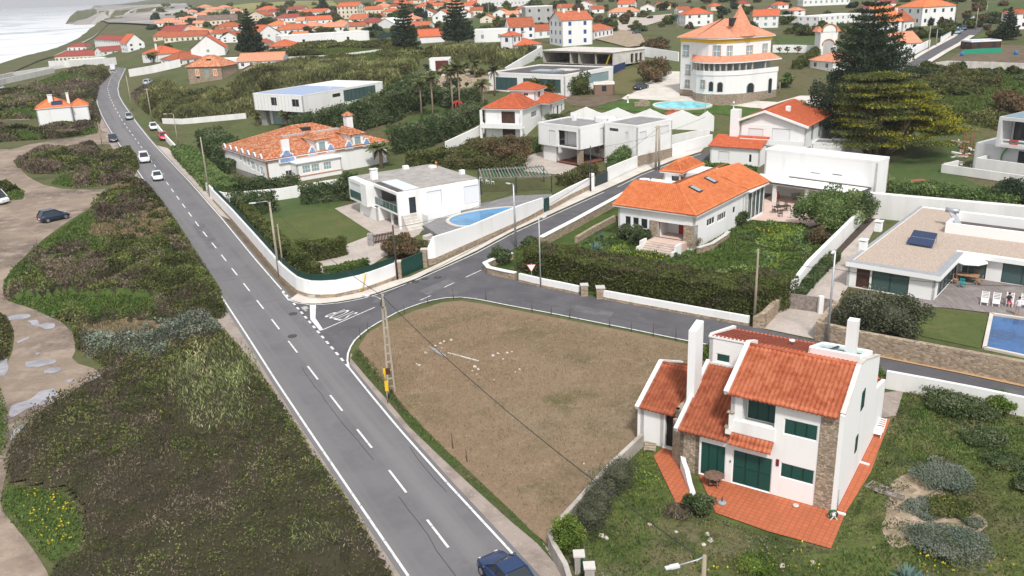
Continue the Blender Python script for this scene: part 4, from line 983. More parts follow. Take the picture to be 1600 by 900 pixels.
for i in range(n): m.box(pf[0]-.4,-1.9-.34*(i+1),0,pf[1]+.5,-1.9-.34*i,fl-fl/n*(i+1)+.0005)
h.part(m,'steps',M('stone_steps',(.50,.42,.37),.85,.15,1.2))
for x in (pf[0]-.62,pf[1]+.5): h.part(MB().box(x,-4.1,0,x+.22,-3.3,.75).box(x,-3.3,0,x+.22,-1.9,1.3),'step_wall',WHITE)
XR=W+.45; zr=ze+2.0; xr=W-4.9; yr=4.9
r=MB(); q=4
tiles(r,(-.6,-.5,ze),(XR,-.5,ze),(xr,yr,zr),(-.6,yr,zr),q); tiles(r,(XR,-.5,ze),(XR,ye,ze),(xr,ye,zr),(xr,yr,zr),q)
tiles(r,(XR,ye+.1,ze+.03),(XR+.6,ye+6.2,ze+.03),(xr+1.3,ye+6.2,zr+.1),(xr+.1,ye+.1,zr),q)
tiles(r,(xr-4.9,ye+6,ze),(xr-4.9,yr+4.9,ze),(xr,yr,zr),(xr,ye+6,zr),q); tiles(r,(xr-4.9,yr+4.9,ze),(-.6,yr+4.9,ze),(-.6,yr,zr),(xr,yr,zr),q)
for p,p2 in (((-.6,yr),(xr,yr)),((xr,yr),(xr,ye)),((xr+.1,ye),(xr+1.3,ye+6.2))): r.tube([(p[0],p[1],zr+.05),(p2[0],p2[1],zr+.05)],.13,6)
r.tube([(XR,-.5,ze+.06),(xr,yr,zr+.06)],.13,6); h.part(r,'roof',TILE_O)
e=MB(); e.box(-.5,-.4,ze-.2,XR-.06,ye,ze-.04); e.box(xr-4.8,ye,ze-.2,XR+.5,ye+6,ze-.05); h.part(e,'eaves',WHITE)
m=MB(); 
for i in range(int(W/.27)): m.box(-.5+i*.27,-.52,ze-.13,-.37+i*.27,-.401,ze-.02)
h.part(m,'eaves_trim',WTRIM)
h.block(xr-4.3,W+.4,ye+.02,ye+5.9,0,ze-.15,{'r':[(.5+1.3*i,1.6+1.3*i,.35,ze-.5,'wing') for i in range(4)]},skip='')
g=MB(); 
for xx in (-.05,): g.face([(xx,.1,ze-.2),(xx,yr,zr-.12),(xx,yr+4.6,ze-.2)]); g.face([(xx+.25,.1,ze-.2),(xx+.25,yr+4.6,ze-.2),(xx+.25,yr,zr-.12)])
h.part(g,'gable',WHITE)
for px,py in ((1087,297),(1111,283)):
    # roof windows lying on the right slope
    best=min(np.linspace(ze,zr,40),key=lambda z:abs(h.zp(px,py,z)[0]-(XR-(z-ze)/(zr-ze)*(XR-xr))))
    x,y,_=h.zp(px,py,best); sl=(zr-ze)/(XR-xr); m=MB(); m.beam((x-.75,y,best+.75*sl+.16),(x+.75,y,best-.75*sl+.16),.95,.14,up=(0,0,1)); f=h.part(m,'roof_window',DKMETAL)
    m=MB(); m.beam((x-.6,y,best+.6*sl+.18),(x+.6,y,best-.6*sl+.18),.75,.14); m.build('pane',GLASSL,f)
ub=h.zp(1031,268,5.4); uc=h.zp(1066,271,5.4)
h.block(ub[0]+.4,uc[0]-.3,ub[1]+.4,ub[1]+6.5,0,5.35,{'f':[(1.2,3.0,3.0,4.9,'dark')]}); h.hip(ub[0]+.4,uc[0]-.3,ub[1]+.4,ub[1]+6.5,5.45,1.3,.45,TILE_O,4)
h.block(ub[0]-1.6,xr-4.9,yr+4.7,ub[1]+.38,0,ze-.1,{}); h.block(ub[0]-.6,ub[0]+.8,yr+5.2,yr+6.4,ze-.1,ze+.9,{'f':[(.15,.65,ze+.3,ze+.7,'void'),(.75,1.25,ze+.3,ze+.7,'void')]},name='chimney')
h.block(uc[0]-.2,xr+1,ub[1]+1.5,ub[1]+6,0,ze+1.0,{})
BUNG=h
# ------------------------------------------------------------------ white pool house on the corner
h=House('modern_white_house','white modern two storey house with an overhanging glazed loggia beside the round blue pool','house',(625,359),(754,334))
W=h.w-.2; zt_=5.0; zf=2.15
fop=h.F([(638.5,309,651,332,'dark'),(666.5,300,691.5,324,'blind'),(724.5,292,749,315,'blind')])
m=MB(); wallpanel(m,(0,0),(1,0),(0,-1),W,0,zt_,.3,fop); wallpanel(m,(W,0),(0,1),(1,0),13.5,0,zt_,.3,[]); wallpanel(m,(0,13.5),(1,0),(0,1),W,0,zt_,.3,[])
wallpanel(m,(3.2,0.3),(0,1),(-1,0),7.3,zf,zt_-.05,.2,[(.6,3.2,zf+.1,zt_-.4,'wing'),(3.6,6.6,zf+.1,zt_-.4,'wing')])
wallpanel(m,(4.5,0.3),(0,1),(-1,0),7.3,0,zf,.2,[(1,3,0,2,'wing')])
h.part(m,'wall',WHITE)
for e in fop: opening(h,(0,0),(1,0),(0,-1),e)
for e in ((.6,3.2,zf+.1,zt_-.4,'wing'),(3.6,6.6,zf+.1,zt_-.4,'wing')): opening(h,(3.2,.3),(0,1),(-1,0),e)
h.box('floor_slab',WHITE,.0,.3,zf-.25,4.4,7.6,zf)
h.box('fascia',WHITE,-.02,.3,zt_-.35,.25,7.6,zt_+.02)
b=MB().box(-1.2,7.6,zf-.3,1.1,9.6,zt_+.02); h.part(b,'wall_block',WHITE)
h.block(-1.0,W-.3,9.61,14.4,zf-.3,zt_,{'l':[(.5,4.2,zf+.3,zt_-.5,'blind')]},skip='')
m=MB(); m.box(-1.06,10.0,zf+.1,-1.0,13.9,zf+1.2); h.part(m,'glass_railing',GLASSB)
h.block(-.5,3,6.2,12.4,0,zf-.3,{},top=False); h.box('column',WHITE,.4,3.2,0,.65,3.5,zf-.25); h.box('column',WHITE,-.05,4.9,0,.9,7.2,zf-.25) if False else None
m=MB(); m.box(.02,.32,zf+.05,.06,7.58,zf+1.0); rl=h.part(m,'glass_railing',GLASSB)
m=MB(); m.box(-.01,.3,zf+1.0,.09,7.6,zf+1.06)
for i in range(7): m.box(0,.32+i*1.2,zf,.08,.38+i*1.2,zf+1.0)
m.build('handrail',METAL,rl)
m=MB().box(.2,.3,zt_-.1,W-.1,14.2,zt_+.10); h.part(m,'roof',GREYT)
m=MB(); m.box(.25,.3,zt_+.1,1.0,7.5,zt_+.16); h.part(m,'roof_strip',DKROOF); m=MB(); m.box(1.1,.3,zt_+.1,3.4,7.3,zt_+.2); h.part(m,'translucent_panel',M('pale_panel',(.62,.66,.70),.3))
for px,py,w_,hh in ((585,281,.9,1.4),(634,265,.8,.6),(676,263,1.0,.4),(722,273,.7,.7)):
    x,y,_=h.zp(px,py,zt_); h.chimney(x,y,zt_,zt_+hh,w_,w_*.8,cap=hh>1)
x,y,_=h.zp(682,262,zt_); h.part(MB().lathe([(.2,0),(.16,.7),(.22,.75),(.1,.9)],(x,y,zt_),8),'roof_vent',TILE_O)
m=MB(); m.box(3.4,-1.8,0,8.4,-1.55,2.0); m.box(3.4,-1.55,0,8.4,-.01,1.7); h.part(m,'planter',WHITE); 
m=MB()
for i in range(6): m.box(.3,-.5-.35*i,0,2.4,-.15-.35*i,1.9-.32*i)
h.part(m,'steps',CONCL)
POOLH=h
# ------------------------------------------------------------------ mansion with the mottled tile roof and blue azulejos
h=House('azulejo_villa','old white villa with a mottled terracotta roof, scrolled gables and blue tile panels','house',(420,287),(545,265))
ze=h.fp(418,249,0)[2]-.1; W,D=23.5,19.5
lo=h.S([(374,238,377,252,'stone'),(380.5,243,384,257,'stone'),(386,247,390,260,'stone'),(392,251,398,266,'stone'),(400.5,256,404.5,270,'stone'),(406.5,260,411,274,'stone')],0)
lo=[(a,b,max(c,.8),d,k) for a,b,c,d,k in lo if b<D]
fo=h.F([(446,267,457.5,279,'win')])
h.block(0,W,0,D,0,ze-.05,{'l':lo,'f':fo})
h.part(MB().box(-.1,-.1,0,-.001,D,.9),'plinth',STONEG)
rise=3.6; h.hip(0,W,0,D,ze+.05,rise,.45,TILE_M,4)
rise=3.6; rw=MB()
h.part(MB().box(W*.26,D*.30,ze+rise*.5,W*.74,D*.36,ze+rise*.74),'roof_well',GREYR)
h.part(MB().box(W*.45,D*.36,ze+rise*.7,W*.52,D*.42,ze+rise*.95),'roof_window',DKMETAL)
# pink cornice band
m=MB(); m.box(-.2,-.2,ze-.45,W+.2,-.002,ze-.2); m.box(-.2,-.2,ze-.451,-.002,D+.2,ze-.2); h.part(m,'cornice',M('pink_cornice',(.62,.30,.20),.8))
# front bay
b0=h.zp(475,293,0); bx0=h.fp(464,270,-2.2)[0]; bx1=bx0+8.5
h.block(bx0,bx1,-2.4,-.01,0,3.0,{'f':[(1.0,2.5,1.2,2.5,'stone'),(2.7,4.2,1.2,2.5,'stone'),(5.0,6.5,1.2,2.5,'stone')]}); h.part(MB().box(bx0-.2,-2.7,3.0,bx1+.2,.2,3.2),'bay_roof',WHITE)
m=MB(); m.box(bx0-.05,-2.5,.75,bx1,-2.401,.9); h.part(m,'cornice',MATS['pink_cornice'])
# scrolled parapets with blue azulejo panels
def scroll(h,x,y,z,w,hh,n=(0,-1),name='azulejo_gable'):
    pts=[(-.5,0),(.5,0),(.5,.28),(.40,.40),(.36,.62),(.22,.70),(.18,.92),(0,1),(-.18,.92),(-.22,.70),(-.36,.62),(-.40,.40),(-.5,.28)]
    U=(-n[1],n[0]); m=MB()
    T=lambda u,t,k:(x+U[0]*u+n[0]*t,y+U[1]*u+n[1]*t,z+k)
    f=[T(u*w,.12,k*hh) for u,k in pts]; b=[T(u*w,-.12,k*hh) for u,k in pts]
    m.face(f); m.face(b[::-1])
    for i in range(len(f)): j=(i+1)%len(f); m.face([f[i],b[i],b[j],f[j]])
    o=h.part(m,name,WHITE)
    m=MB(); m.face([T(u*w*.82,.135,.06*hh+k*hh*.84) for u,k in pts]); m.build('azulejo_panel',BLUEW,o)
x=h.fp(450,260,-.2)[0]; scroll(h,x,-.25,ze-.9,3.2,2.3)
h.part(MB().box(x-.7,-.3,ze+1.2,x+.7,.1,ze+3.0),'gable_pier',WHITE)
for px in (488,517,546,574):
    xx=h.fp(px,240,-.2)[0]
    if xx<W-.5: scroll(h,xx,-.25,ze-.3,1.7,1.5)
for k in range(7): scroll(h,-.25,D*(k+.5)/7.2,ze-.25,1.5,1.2,(-1,0))
for px,wy in ((505,2.2),(561,2.4)):
    xx=min(h.fp(px,245,0)[0],W-1.5); h.block(xx-1.3,xx+1.3,-.1,5,ze-.3,ze+2.0,{'f':[(.7,1.9,ze-.1,ze+1.6,'winl')]},name='dormer'); h.hip(xx-1.3,xx+1.3,-.1,5,ze+2.05,.9,.3,TILE_M,3,ends='hg',name='dormer_roof',axis='y',eaves=False)
cx,cy,_=h.zp(545,200,ze+2.0); h.chimney(min(cx,W-1),min(cy,D-2),ze+1.0,ze+4.2,1.3,1.3); h.hip(min(cx,W-1)-.6,min(cx,W-1)+.6,min(cy,D-2)-.6,min(cy,D-2)+.6,ze+4.4,.6,.25,TILE_M,0,name='chimney_hood',eaves=False)
h.part(MB().box(-.05,-.05,0,.25,.0-.001,ze),'drain_pipe',M('pipe_brown',(.25,.13,.09),.6))
opening(h,(W-5.5,-.02),(1,0),(0,-1),(0,1.2,.1,2.2,'dark'))
VILLA=h
# ------------------------------------------------------------------ two storey house with red orange hip roofs
h=House('hip_roof_house','white two storey house with three bright red orange hipped roofs and brown arched shutters','house',(759,214),(817,216))
W=h.w; ze=h.fp(757,169.5,-.3)[2]; D=17.5
zb=h.fp(790,198,0)[2]
fo=h.F([(783,174,805,193,'brown'),(785,201,805.5,212,'brown')]); fo=[(a,b,max(c,.05),d,k) for a,b,c,d,k in fo]
h.block(0,W,0,10,0,ze-.1,{'f':fo,'r':h.S([(830,172,839,184,'win')],W)}); h.hip(0,W,0,10.5,ze,2.2,.5,TILE_R,3)
h.block(.01,W+2.2,10.02,D,0,ze-.2,{'r':[(.8,1.8,zb+.4,zb+2.4,'win'),(3,4,zb+.3,zb+2.4,'brown'),(5.4,6.4,zb+.3,zb+2.4,'win')]},skip=''); h.hip(0,W+2.2,8.5,D,ze+.02,2.0,.5,TILE_R,3)
m=MB(); m.box(-.4,-1.5,zb-.15,W+.6,-.002,zb+.1); m.box(-.4,-1.5,zb+.1,W+.6,-1.35,zb+.75); m.box(-.4,-1.35,zb+.1,-.25,-.003,zb+.75); h.part(m,'balcony',WHITE)
m=MB(); 
for x in (-.3,W+.3): m.box(x-.2,-1.45,0,x+.2,-1.05,zb-.15); m.box(x-.2,-1.2,zb+.1,x+.2,-.8,ze-.2)
h.part(m,'column',WHITE)
u0=h.zp(803,158,ze); u1=h.zp(847,160,ze)
h.block(2.2,W-.3,7.6,12.5,ze-.5,ze+2.6,{'f':[(3.0,4.0,ze+1.5,ze+2.1,'win')],'r':[(1.4,2.9,ze+.9,ze+2.2,'win')]},name='upper_wall'); h.hip(2.2,W-.3,7.6,12.5,ze+2.65,1.3,.5,TILE_R,3)
m=MB(); m.box(W+2.2,D-6,zb-.1,W+4,D,zb+.1); h.part(m,'balcony',WHITE); m=MB()
for k in range(9): m.box(W+3.9,D-6+k*.74,zb+.1,W+3.95,D-5.95+k*.74,zb+1)
m.box(W+3.88,D-6,zb+.95,W+3.98,D,zb+1.02); h.part(m,'railing',DKMETAL)
# ------------------------------------------------------------------ white flat roofed box house
h=House('flat_roof_house','white flat roofed box house with an open carport and stone pillar','house',(845,249),(906,259))
W=h.w; zt_=h.fp(903,200,0)[2]; zf=h.fp(903,233,0)[2]; D=8.0
fo=h.F([(857.5,203,868,229,'blind'),(872,203,901,231,'void')],0); fo=[(a,b,max(c,zf+.2),d,k) for a,b,c,d,k in fo]
lg=fo[1]
h.block(-.5,W,0,D,zf-.1,zt_,{'f':[(a+.5,b+.5,c,d,k) for a,b,c,d,k in fo],'r':[(5.2,7.4,zf+.3,zt_-.7,'blind')]})
h.box('loggia_wall',WHITE,lg[0],1.6,zf,lg[1],1.75,zt_-.2); opening(h,(lg[0],1.45),(1,0),(0,-1),(.7,lg[1]-lg[0]-.2,zf+.2,zt_-.7,'blind')); h.box('loggia_floor',BROWNW,lg[0],-.0,zf-.05,lg[1],1.6,zf+.02)
h.flat(-.5,W,0,D,zt_,GREYF,.2)
h.block(0,3.6,.6,D,0,zf-.1,{'r':[]}); h.block(3.6,W,D-.5,D,0,zf-.1,{}); h.box('stone_pillar',STONE2,W-1.0,.4,0,W-.2,1.2,zf-.1); h.box('carport_floor',M('red_floor',(.20,.07,.05),.8),3.6,.3,0,W,D-.5,.05)
b=h.zp(917,185,zt_+.3); c=h.zp(978,192,zt_+.3); d=h.zp(1013,183,zt_+.3)
h.block(W+.6,W+8,5.6,15,0,zt_+.2,{'f':[(1.2,3.2,zt_-1.0,zt_-.5,'dark'),(4.8,5.4,zt_-2.2,zt_-.9,'blind')],'r':[(.6,2.4,zt_-2.2,zt_-.8,'blind'),(6.2,8.4,zt_-2,zt_-.6,'blind')]}); h.flat(W+.6,W+8,5.6,15,zt_+.2,GREYF,.2); h.part(MB().box(W+8.0,5.6,0,W+8.15,15,1.7),'stone_base',STONE2); h.block(W-2.5,W+.59,6.5,9,zt_-.3,zt_+.8,{},name='upper_wall')
h.part(MB().box(2.6,5.5,zt_,3.2,6.1,zt_+1.0),'chimney',WHITE)
# ------------------------------------------------------------------ the big white mansion with the curved front
h=House('curved_front_mansion','big white mansion with curved front, yellow frieze and pointed turret on its salmon roof','mansion',(1062,147),(1102,152))
k=h.fp(1060,57,0)[2]; s_=19/19.2
ZE=k
low=[(0,0),(5.3,0),(7.5,-1.6),(10,-2.6),(13,-2.8),(15.8,-1.9),(18,-.1),(19.6,2.6),(20.2,6),(20.2,14),(0,14)]
upp=[(0.001,0.001),(5.3,.001),(8,-.5),(10.5,-.9),(13.2,-.9),(15.5,-.1),(17.3,1.4),(18.4,3.5),(18.8,6),(18.8,13.9),(0.001,13.9)]
zm=ZE*.40; low=[(x*.78,y*.9) for x,y in low]; upp=[(x*.72,y*.9) for x,y in upp]; MX=.72
h.part(MB().prism(low,-3,1.1),'stone_base',STONE2)
h.part(MB().prism([(x*.999+.01,y*.999+.01) for x,y in low],1.1,zm),'wall',WHITE); h.part(MB().prism(upp,zm,ZE),'wall',WHITE)
def offs(poly,d):
    out=[]; n=len(poly)
    for i in range(n):
        a=np.array(poly[i-1],float);b=np.array(poly[i],float);c=np.array(poly[(i+1)%n],float)
        n1=np.array([(b-a)[1],-(b-a)[0]]);n1/=np.linalg.norm(n1); n2=np.array([(c-b)[1],-(c-b)[0]]);n2/=np.linalg.norm(n2)
        m_=(n1+n2); m_/=max(1e-6,(m_@m_)/2); out.append(tuple(b+m_*d*1.0))
    return out
def ring(poly,i0,i1,d0,d1,z0,z1,mb):
    A=offs(poly,d0);B=offs(poly,d1)
    for i in range(i0,i1):
        a,b=A[i],A[i+1];c,e=B[i+1],B[i]
        P=[(*a,z0),(*b,z0),(*c,z0),(*e,z0)];Q=[(*a,z1),(*b,z1),(*c,z1),(*e,z1)]
        mb.face(P);mb.face(Q[::-1])
        for j in range(4): mb.face([P[j],P[(j+1)%4],Q[(j+1)%4],Q[j]])
m=MB(); ring(upp,0,9,.02,.16,ZE-.95,ZE-.3,m); h.part(m,'yellow_frieze',YFRIEZE)
m=MB(); ring(upp,0,9,.0,.6,ZE-.25,ZE-.02,m); h.part(m,'eaves',WTRIM)
m=MB(); o=offs(upp,.68); l_=(7.0*MX,6.8,ZE+3.4); r_=(12.5*MX,6.8,ZE+3.4)
for i in range(len(o)):
    a,b=o[i],o[(i+1)%len(o)]; mid=((a[0]+b[0])/2)
    t=l_ if mid<7*MX else (r_ if mid>12.5*MX else None)
    if t: tiles(m,(*a,ZE),(*b,ZE),t,t,0)
    else: tiles(m,(*a,ZE),(*b,ZE),(min(max(b[0],7*MX),12.5*MX),6.8,ZE+3.4),(min(max(a[0],7*MX),12.5*MX),6.8,ZE+3.4),0)
h.part(m,'roof',TILE_P)
m=MB(); n=10; cx,cy=11.4,5.6; R=3.3
prof=[(R,ZE+.15),(R*.62,ZE+2.6),(R*.32,ZE+4.3),(.02,ZE+6.1)]
for (r0,z0),(r1,z1) in zip(prof[:-1],prof[1:]):
    for i in range(n):
        a=2*math.pi*i/n;b=2*math.pi*(i+1)/n; m.face([(cx+r0*math.cos(a),cy+r0*math.sin(a),z0),(cx+r0*math.cos(b),cy+r0*math.sin(b),z0),(cx+r1*math.cos(b),cy+r1*math.sin(b),z1),(cx+r1*math.cos(a),cy+r1*math.sin(a),z1)])
tr=h.part(m,'turret_roof',TILE_P); MB().box(cx-.45,cy-2.6,ZE+2.2,cx+.45,cy-1.2,ZE+3.7).build('dormer',DKMETAL,tr)
# windows on the facets, found by sighting along the facade
def facet(h,poly,px,py):
    r=FW+RT*(px-800)/F+DN*(py-450)/F; best=None
    for i in range(len(poly)-1):
        a=np.array(poly[i],float);b=np.array(poly[i+1],float); U=(b-a)/np.linalg.norm(b-a); N=np.array([U[1],-U[0]])
        n3=h.ex*N[0]+h.ey*N[1]; o3=h.o+h.ex*a[0]+h.ey*a[1]
        if n3@r>=0: continue
        t=((o3-CAM)@n3)/(n3@r); l=h._loc(CAM+r*t); u=(np.array(l[:2])-a)@U
        if -.01<=u<=np.linalg.norm(b-a)+.01 and (best is None or t<best[0]): best=(t,a,U,N,u,l[2],np.linalg.norm(b-a))
    return best
SURR=M('brown_stone_trim',(.36,.29,.23),.8)
def stone_window(h,f,w,hh,arch=False):
    _,a,U,N,u,z,L=f; T=lambda q,n,k:(a[0]+U[0]*(u+q)+N[0]*n,a[1]+U[1]*(u+q)+N[1]*n,z+k)
    m=MB(); fw=.16
    if arch:
        pts=[(-w/2,-hh/2),(w/2,-hh/2)]+[(w/2*math.cos(t),hh/2-w/2+w/2*math.sin(t)) for t in np.linspace(0,math.pi,9)]
        m.face([T(p[0]*1.25,.03,p[1]*1.06) for p in pts]); o=h.part(m,'window',GREYR); p=MB(); p.face([T(p_[0],.045,p_[1]) for p_ in pts]); p.build('pane',GLASS,o); return
    ob(m,T,-w/2-fw,w/2+fw,-.02,.06,hh/2,hh/2+fw);ob(m,T,-w/2-fw,-w/2,-.02,.06,-hh/2,hh/2);ob(m,T,w/2,w/2+fw,-.02,.06,-hh/2,hh/2);ob(m,T,-w/2-fw*2,w/2+fw*2,-.02,.12,-hh/2-fw,-hh/2)
    o=h.part(m,'window',SURR); p=MB(); ob(p,T,-w/2,w/2,-.02,.01,-hh/2,hh/2); g_=p.build('pane',GLASSL,o)
    p=MB(); ob(p,T,-.05,.05,.011,.03,-hh/2,hh/2)
    for s in (-1,1):
        ob(p,T,s*(w/2)-.05,s*w/2+.05,.012,.031,-hh/2,hh/2); ob(p,T,min(.05,s*w/2),max(-.05,s*w/2),.013,.028,-.04,.04) if False else None
    ob(p,T,-w/2,w/2,.012,.029,-.05,.05); p.build('glazing_bar',WTRIM,o)
for px,py,w_,hh in ((1072,79,1.6,2),(1120,80,1.4,2),(1140,80.5,.9,2),(1171,80,1.5,2),(1195,77,1.1,2)):
    f=facet(h,upp,px,py); 
    if f: stone_window(h,f,w_,hh)
for px,py,w_,hh,ar in ((1075,109,1.2,1.9,0),(1087,109,1.2,1.9,0),(1099,109.5,1.2,1.9,0)):
    f=facet(h,upp,px,py)
    if f: stone_window(h,f,w_,hh,ar)
for px,py,w_,hh,ar in ((1074,131,1.1,1.4,0),(1098,131.5,1.1,1.4,0),(1111,135,.9,1.9,1),(1125,136,1.0,1.9,1),(1172.5,137,1.6,1.9,1),(1203,134,.9,3,1)):
    f=facet(h,low,px,py)
    if f: stone_window(h,f,w_,hh,ar)
m=MB(); ring(low,1,9,-.12,.1,zm,zm+.9,m); h.part(m,'balcony_parapet',WHITE)
m=MB(); A=offs(upp,.02);B=offs(low,.5)
for i in range(1,9): m.face([(*B[i],zm+2.65),(*B[i+1],zm+2.65),(*A[i+1],zm+3.7),(*A[i],zm+3.7)])
h.part(m,'canopy',TILE_P); m=MB(); ring(low,1,9,.1,.5,zm+2.4,zm+2.62,m); h.part(m,'canopy_edge',WTRIM)
for i in range(1,9):
    a,b=np.array(offs(low,-.05)[i]),np.array(offs(low,-.05)[i+1])
    for t in (0,.5): p=a+(b-a)*t; h.part(MB().box(p[0]-.14,p[1]-.14,zm+.9,p[0]+.14,p[1]+.14,zm+2.4),'balcony_column',M('stone_column',(.50,.43,.36),.8))
m=MB(); ring(upp,1,9,.03,.06,zm+.3,zm+2.4,m); h.part(m,'balcony_glazing',GLASSL)
MANSION=h
# ------------------------------------------------------------------ house with orange mono-pitch roof behind the bungalow
h=House('split_level_house','white split level house with a long sloping orange roof and a grey shaded balcony','house',(1109,254),(1186,260))
W=h.w; zl=h.fp(1109,228,0)[2]
h.block(0,W,0,4.5,0,zl,{'f':h.F([(1123,236,1139,252,'blind'),(1170,241,1174,254,'win')])}); r=MB(); tiles(r,(-.3,-.4,zl),(W+.3,-.4,zl),(W+.3,4.4,zl+1.3),(-.3,4.4,zl+1.3),3); h.part(r,'roof',TILE_R)
zu=h.fp(1210,201,3)[2]+.3
h.block(3.5,W+6,4.5,20,0,zu,{'f':[(1.5,4.0,zl+.6,zu-.7,'blind'),(5.5,8.5,zl+.6,zu-.5,'blind')],'r':[(3.5,5.0,zl+.5,zu-.3,'winl'),(8,10,zl+.3,zu-.2,'winl'),(2,4,.4,zl-.4,'winl')]})
m=MB(); x0,x1=3.2,W+6.6; xm=x0+4.5
tiles(m,(x1,4.0,zu),(x1,20.5,zu),(xm,20.5,zu+2.3),(xm,4.0,zu+2.3),3); tiles(m,(x0,20.5,zu+.6),(x0,4.0,zu+.6),(xm,4.0,zu+2.3),(xm,20.5,zu+2.3),3); h.part(m,'roof',TILE_R)
g=MB(); P=[(3.5,4.55,zu-.1),(W+6,4.55,zu-.1),(xm,4.55,zu+2.15)]; g.face(P); g.face([(p[0],p[1]+.25,p[2]) for p in P][::-1]); h.part(g,'gable',WHITE)
m=MB(); m.beam((x1,3.95,zu-.05),(xm,3.95,zu+2.3),.3,.35); m.beam((xm,3.95,zu+2.3),(x0,3.95,zu+.6),.3,.35); h.part(m,'verge',WTRIM)
m=MB(); m.box(4.0,3.0,zl+.2,W+6.2,3.2,zl+1.1); m.box(4,3.2,zl-.1,W+6.2,4.49,zl+.1); h.part(m,'balcony',WHITE)
h.part(MB().box(2.0,3.6,0,3.4,5.2,zu+2.4),'chimney',WHITE); h.part(MB().box(W+1.0,9.5,zu+.5,W+1.7,10.3,zu+2.5),'chimney',WHITE)
h.block(W+6,W+11,9,13,0,2.8,{'f':[(1,1.8,.3,1.8,'win')]}); h.flat(W+6,W+11,9,13,2.8,GREYF,.15); h.block(W+8,W+14,14,19,0,2.8,{}); h.flat(W+8,W+14,14,19,2.8,GREYF,.15)
# ------------------------------------------------------------------ long blank white house with the covered terrace
h=House('long_white_building','long blank white flat roofed building with two slit windows above the covered terrace','house',(1192,301),(1364,327))
W=h.w; zt_=h.fp(1200,234,0)[2]
h.block(0,W,0,3.6,0,zt_,{'f':h.F([(1266.5,268.5,1281,272,'small'),(1300.5,271,1316,275,'small')])}); h.flat(0,W,0,3.6,zt_,WHITE2,.15)
zc=2.8; c=[h.zp(*p,zc) for p in [(1192,295),(1268,303),(1343,301),(1353,288),(1224,276)]]
y0=-4.6; m=MB(); m.box(-.5,y0,zc-.25,W*.96,-.01,zc); h.part(m,'terrace_roof',WHITE)
m=MB(); m.box(-.6,y0-.1,zc-.1,W*.97,y0-.001,zc+.12); m.box(W*.96+.001,y0,zc-.1,W*.97,-.02,zc+.12); m.box(4,-.12,zc+.0,W*.96,-.02,zc+.14); h.part(m,'terrace_roof_edge',DKROOF)
for x in (4.2,W*.55,W*.93): h.part(MB().box(x-.25,y0+.2,0,x+.25,y0+.6,zc-.25),'column',WHITE)
LONGW=h
# ------------------------------------------------------------------ modern house with the gravel roof
h=House('gravel_roof_house','low modern white house with pebble covered flat roof and solar panel beside the deck','house',(1322,447),(1435,467))
zt_=2.62; W=8.25; yn=9.0; XE=21.; YE=25.8
h.block(0,W,0,YE,0,zt_-.3,{'f':[(.9,2.2,.1,zt_-.55,'brown'),(2.4,5.9,.1,zt_-.5,'wing')],'r':[(1.2,8.6,.1,zt_-.5,'wing')]})
h.block(W+.01,XE,yn,YE,0,zt_-.3,{'f':[(.4,2.6,.1,zt_-.5,'wing'),(4.0,7.6,.1,zt_-.5,'wing'),(8.6,12,.1,zt_-.5,'wing')]})
for a in ((0,W,0,yn+.2),(0,XE,yn+.2,YE)): pass
m=MB(); m.prism([(.3,.3),(W-.3,.3),(W-.3,yn-.0),(XE,yn-.0),(XE,YE-.3),(.3,YE-.3)],zt_-.1,zt_+.02); h.part(m,'roof',GRAVELR)
m=MB(); z0,z1=zt_-.35,zt_+.12
m.box(-.1,-.5,z0,W+.5,.3,z1); m.box(-.101,.3,z0,.3,YE,z1-.001); m.box(W-.3,.3,z0,W+.5,yn-.5,z1-.001); m.box(W-.3,yn-.5,z0,XE,yn+.1,z1); m.box(.3,YE-.3,z0,XE,YE,z1); h.part(m,'roof_edge',WTRIM)
m=MB(); 
for a in ((-.08,-.48,W+.48,.28),(-.08,.28,.28,YE),(W-.28,.28,W+.48,yn-.5)): m.box(a[0],a[1],z1-.0005,a[2],a[3],z1+.03)
h.part(m,'roof_flashing',METAL)
b=h.zp(1437,357,zt_); 
m=MB(); m.box(5.2,15.5,zt_,XE,15.8,zt_+1.15); m.box(5.2,15.8,zt_,5.5,21,zt_+1.15); m.box(5.2,21,zt_,XE,21.3,zt_+1.15); h.part(m,'roof_parapet',WHITE)
h.box('roof_well_floor',DKROOF,5.5,15.8,zt_+.02,XE,21,zt_+.1)
for px,py in ((1348,391),(1372,361)):
    x,y,_=h.zp(px,py,zt_); h.chimney(x,y,zt_,zt_+1.0,.7,.7)
sx,sy,_=h.zp(1442,377,zt_+.3)
m=MB(); P=[(sx-1.3,sy-1.2,zt_+.25),(sx+1.3,sy-1.4,zt_+.25),(sx+1.1,sy+1.0,zt_+1.1),(sx-1.3,sy+1.2,zt_+1.1)]; m.face(P); m.face([(p[0],p[1],p[2]-.08) for p in P][::-1])
for i in range(4): p,q_=P[i],P[(i+1)%4]; m.face([(p[0],p[1],p[2]-.08),(q_[0],q_[1],q_[2]-.08),q_,p])
sp_=h.part(m,'solar_panel',SOLAR); m=MB()
for p in P[:2]: m.beam((p[0],p[1]+.1,zt_),(p[0],p[1]+.1,p[2]-.1),.07)
for p in P[2:]: m.beam((p[0],p[1]-.1,zt_),(p[0],p[1]-.1,p[2]-.1),.07)
m.beam(Vector(P[0]).lerp(Vector(P[3]),.5)+Vector((0,0,.01)),Vector(P[1]).lerp(Vector(P[2]),.5)+Vector((0,0,.01)),.05,.02); m.build('panel_frame',METAL,sp_)
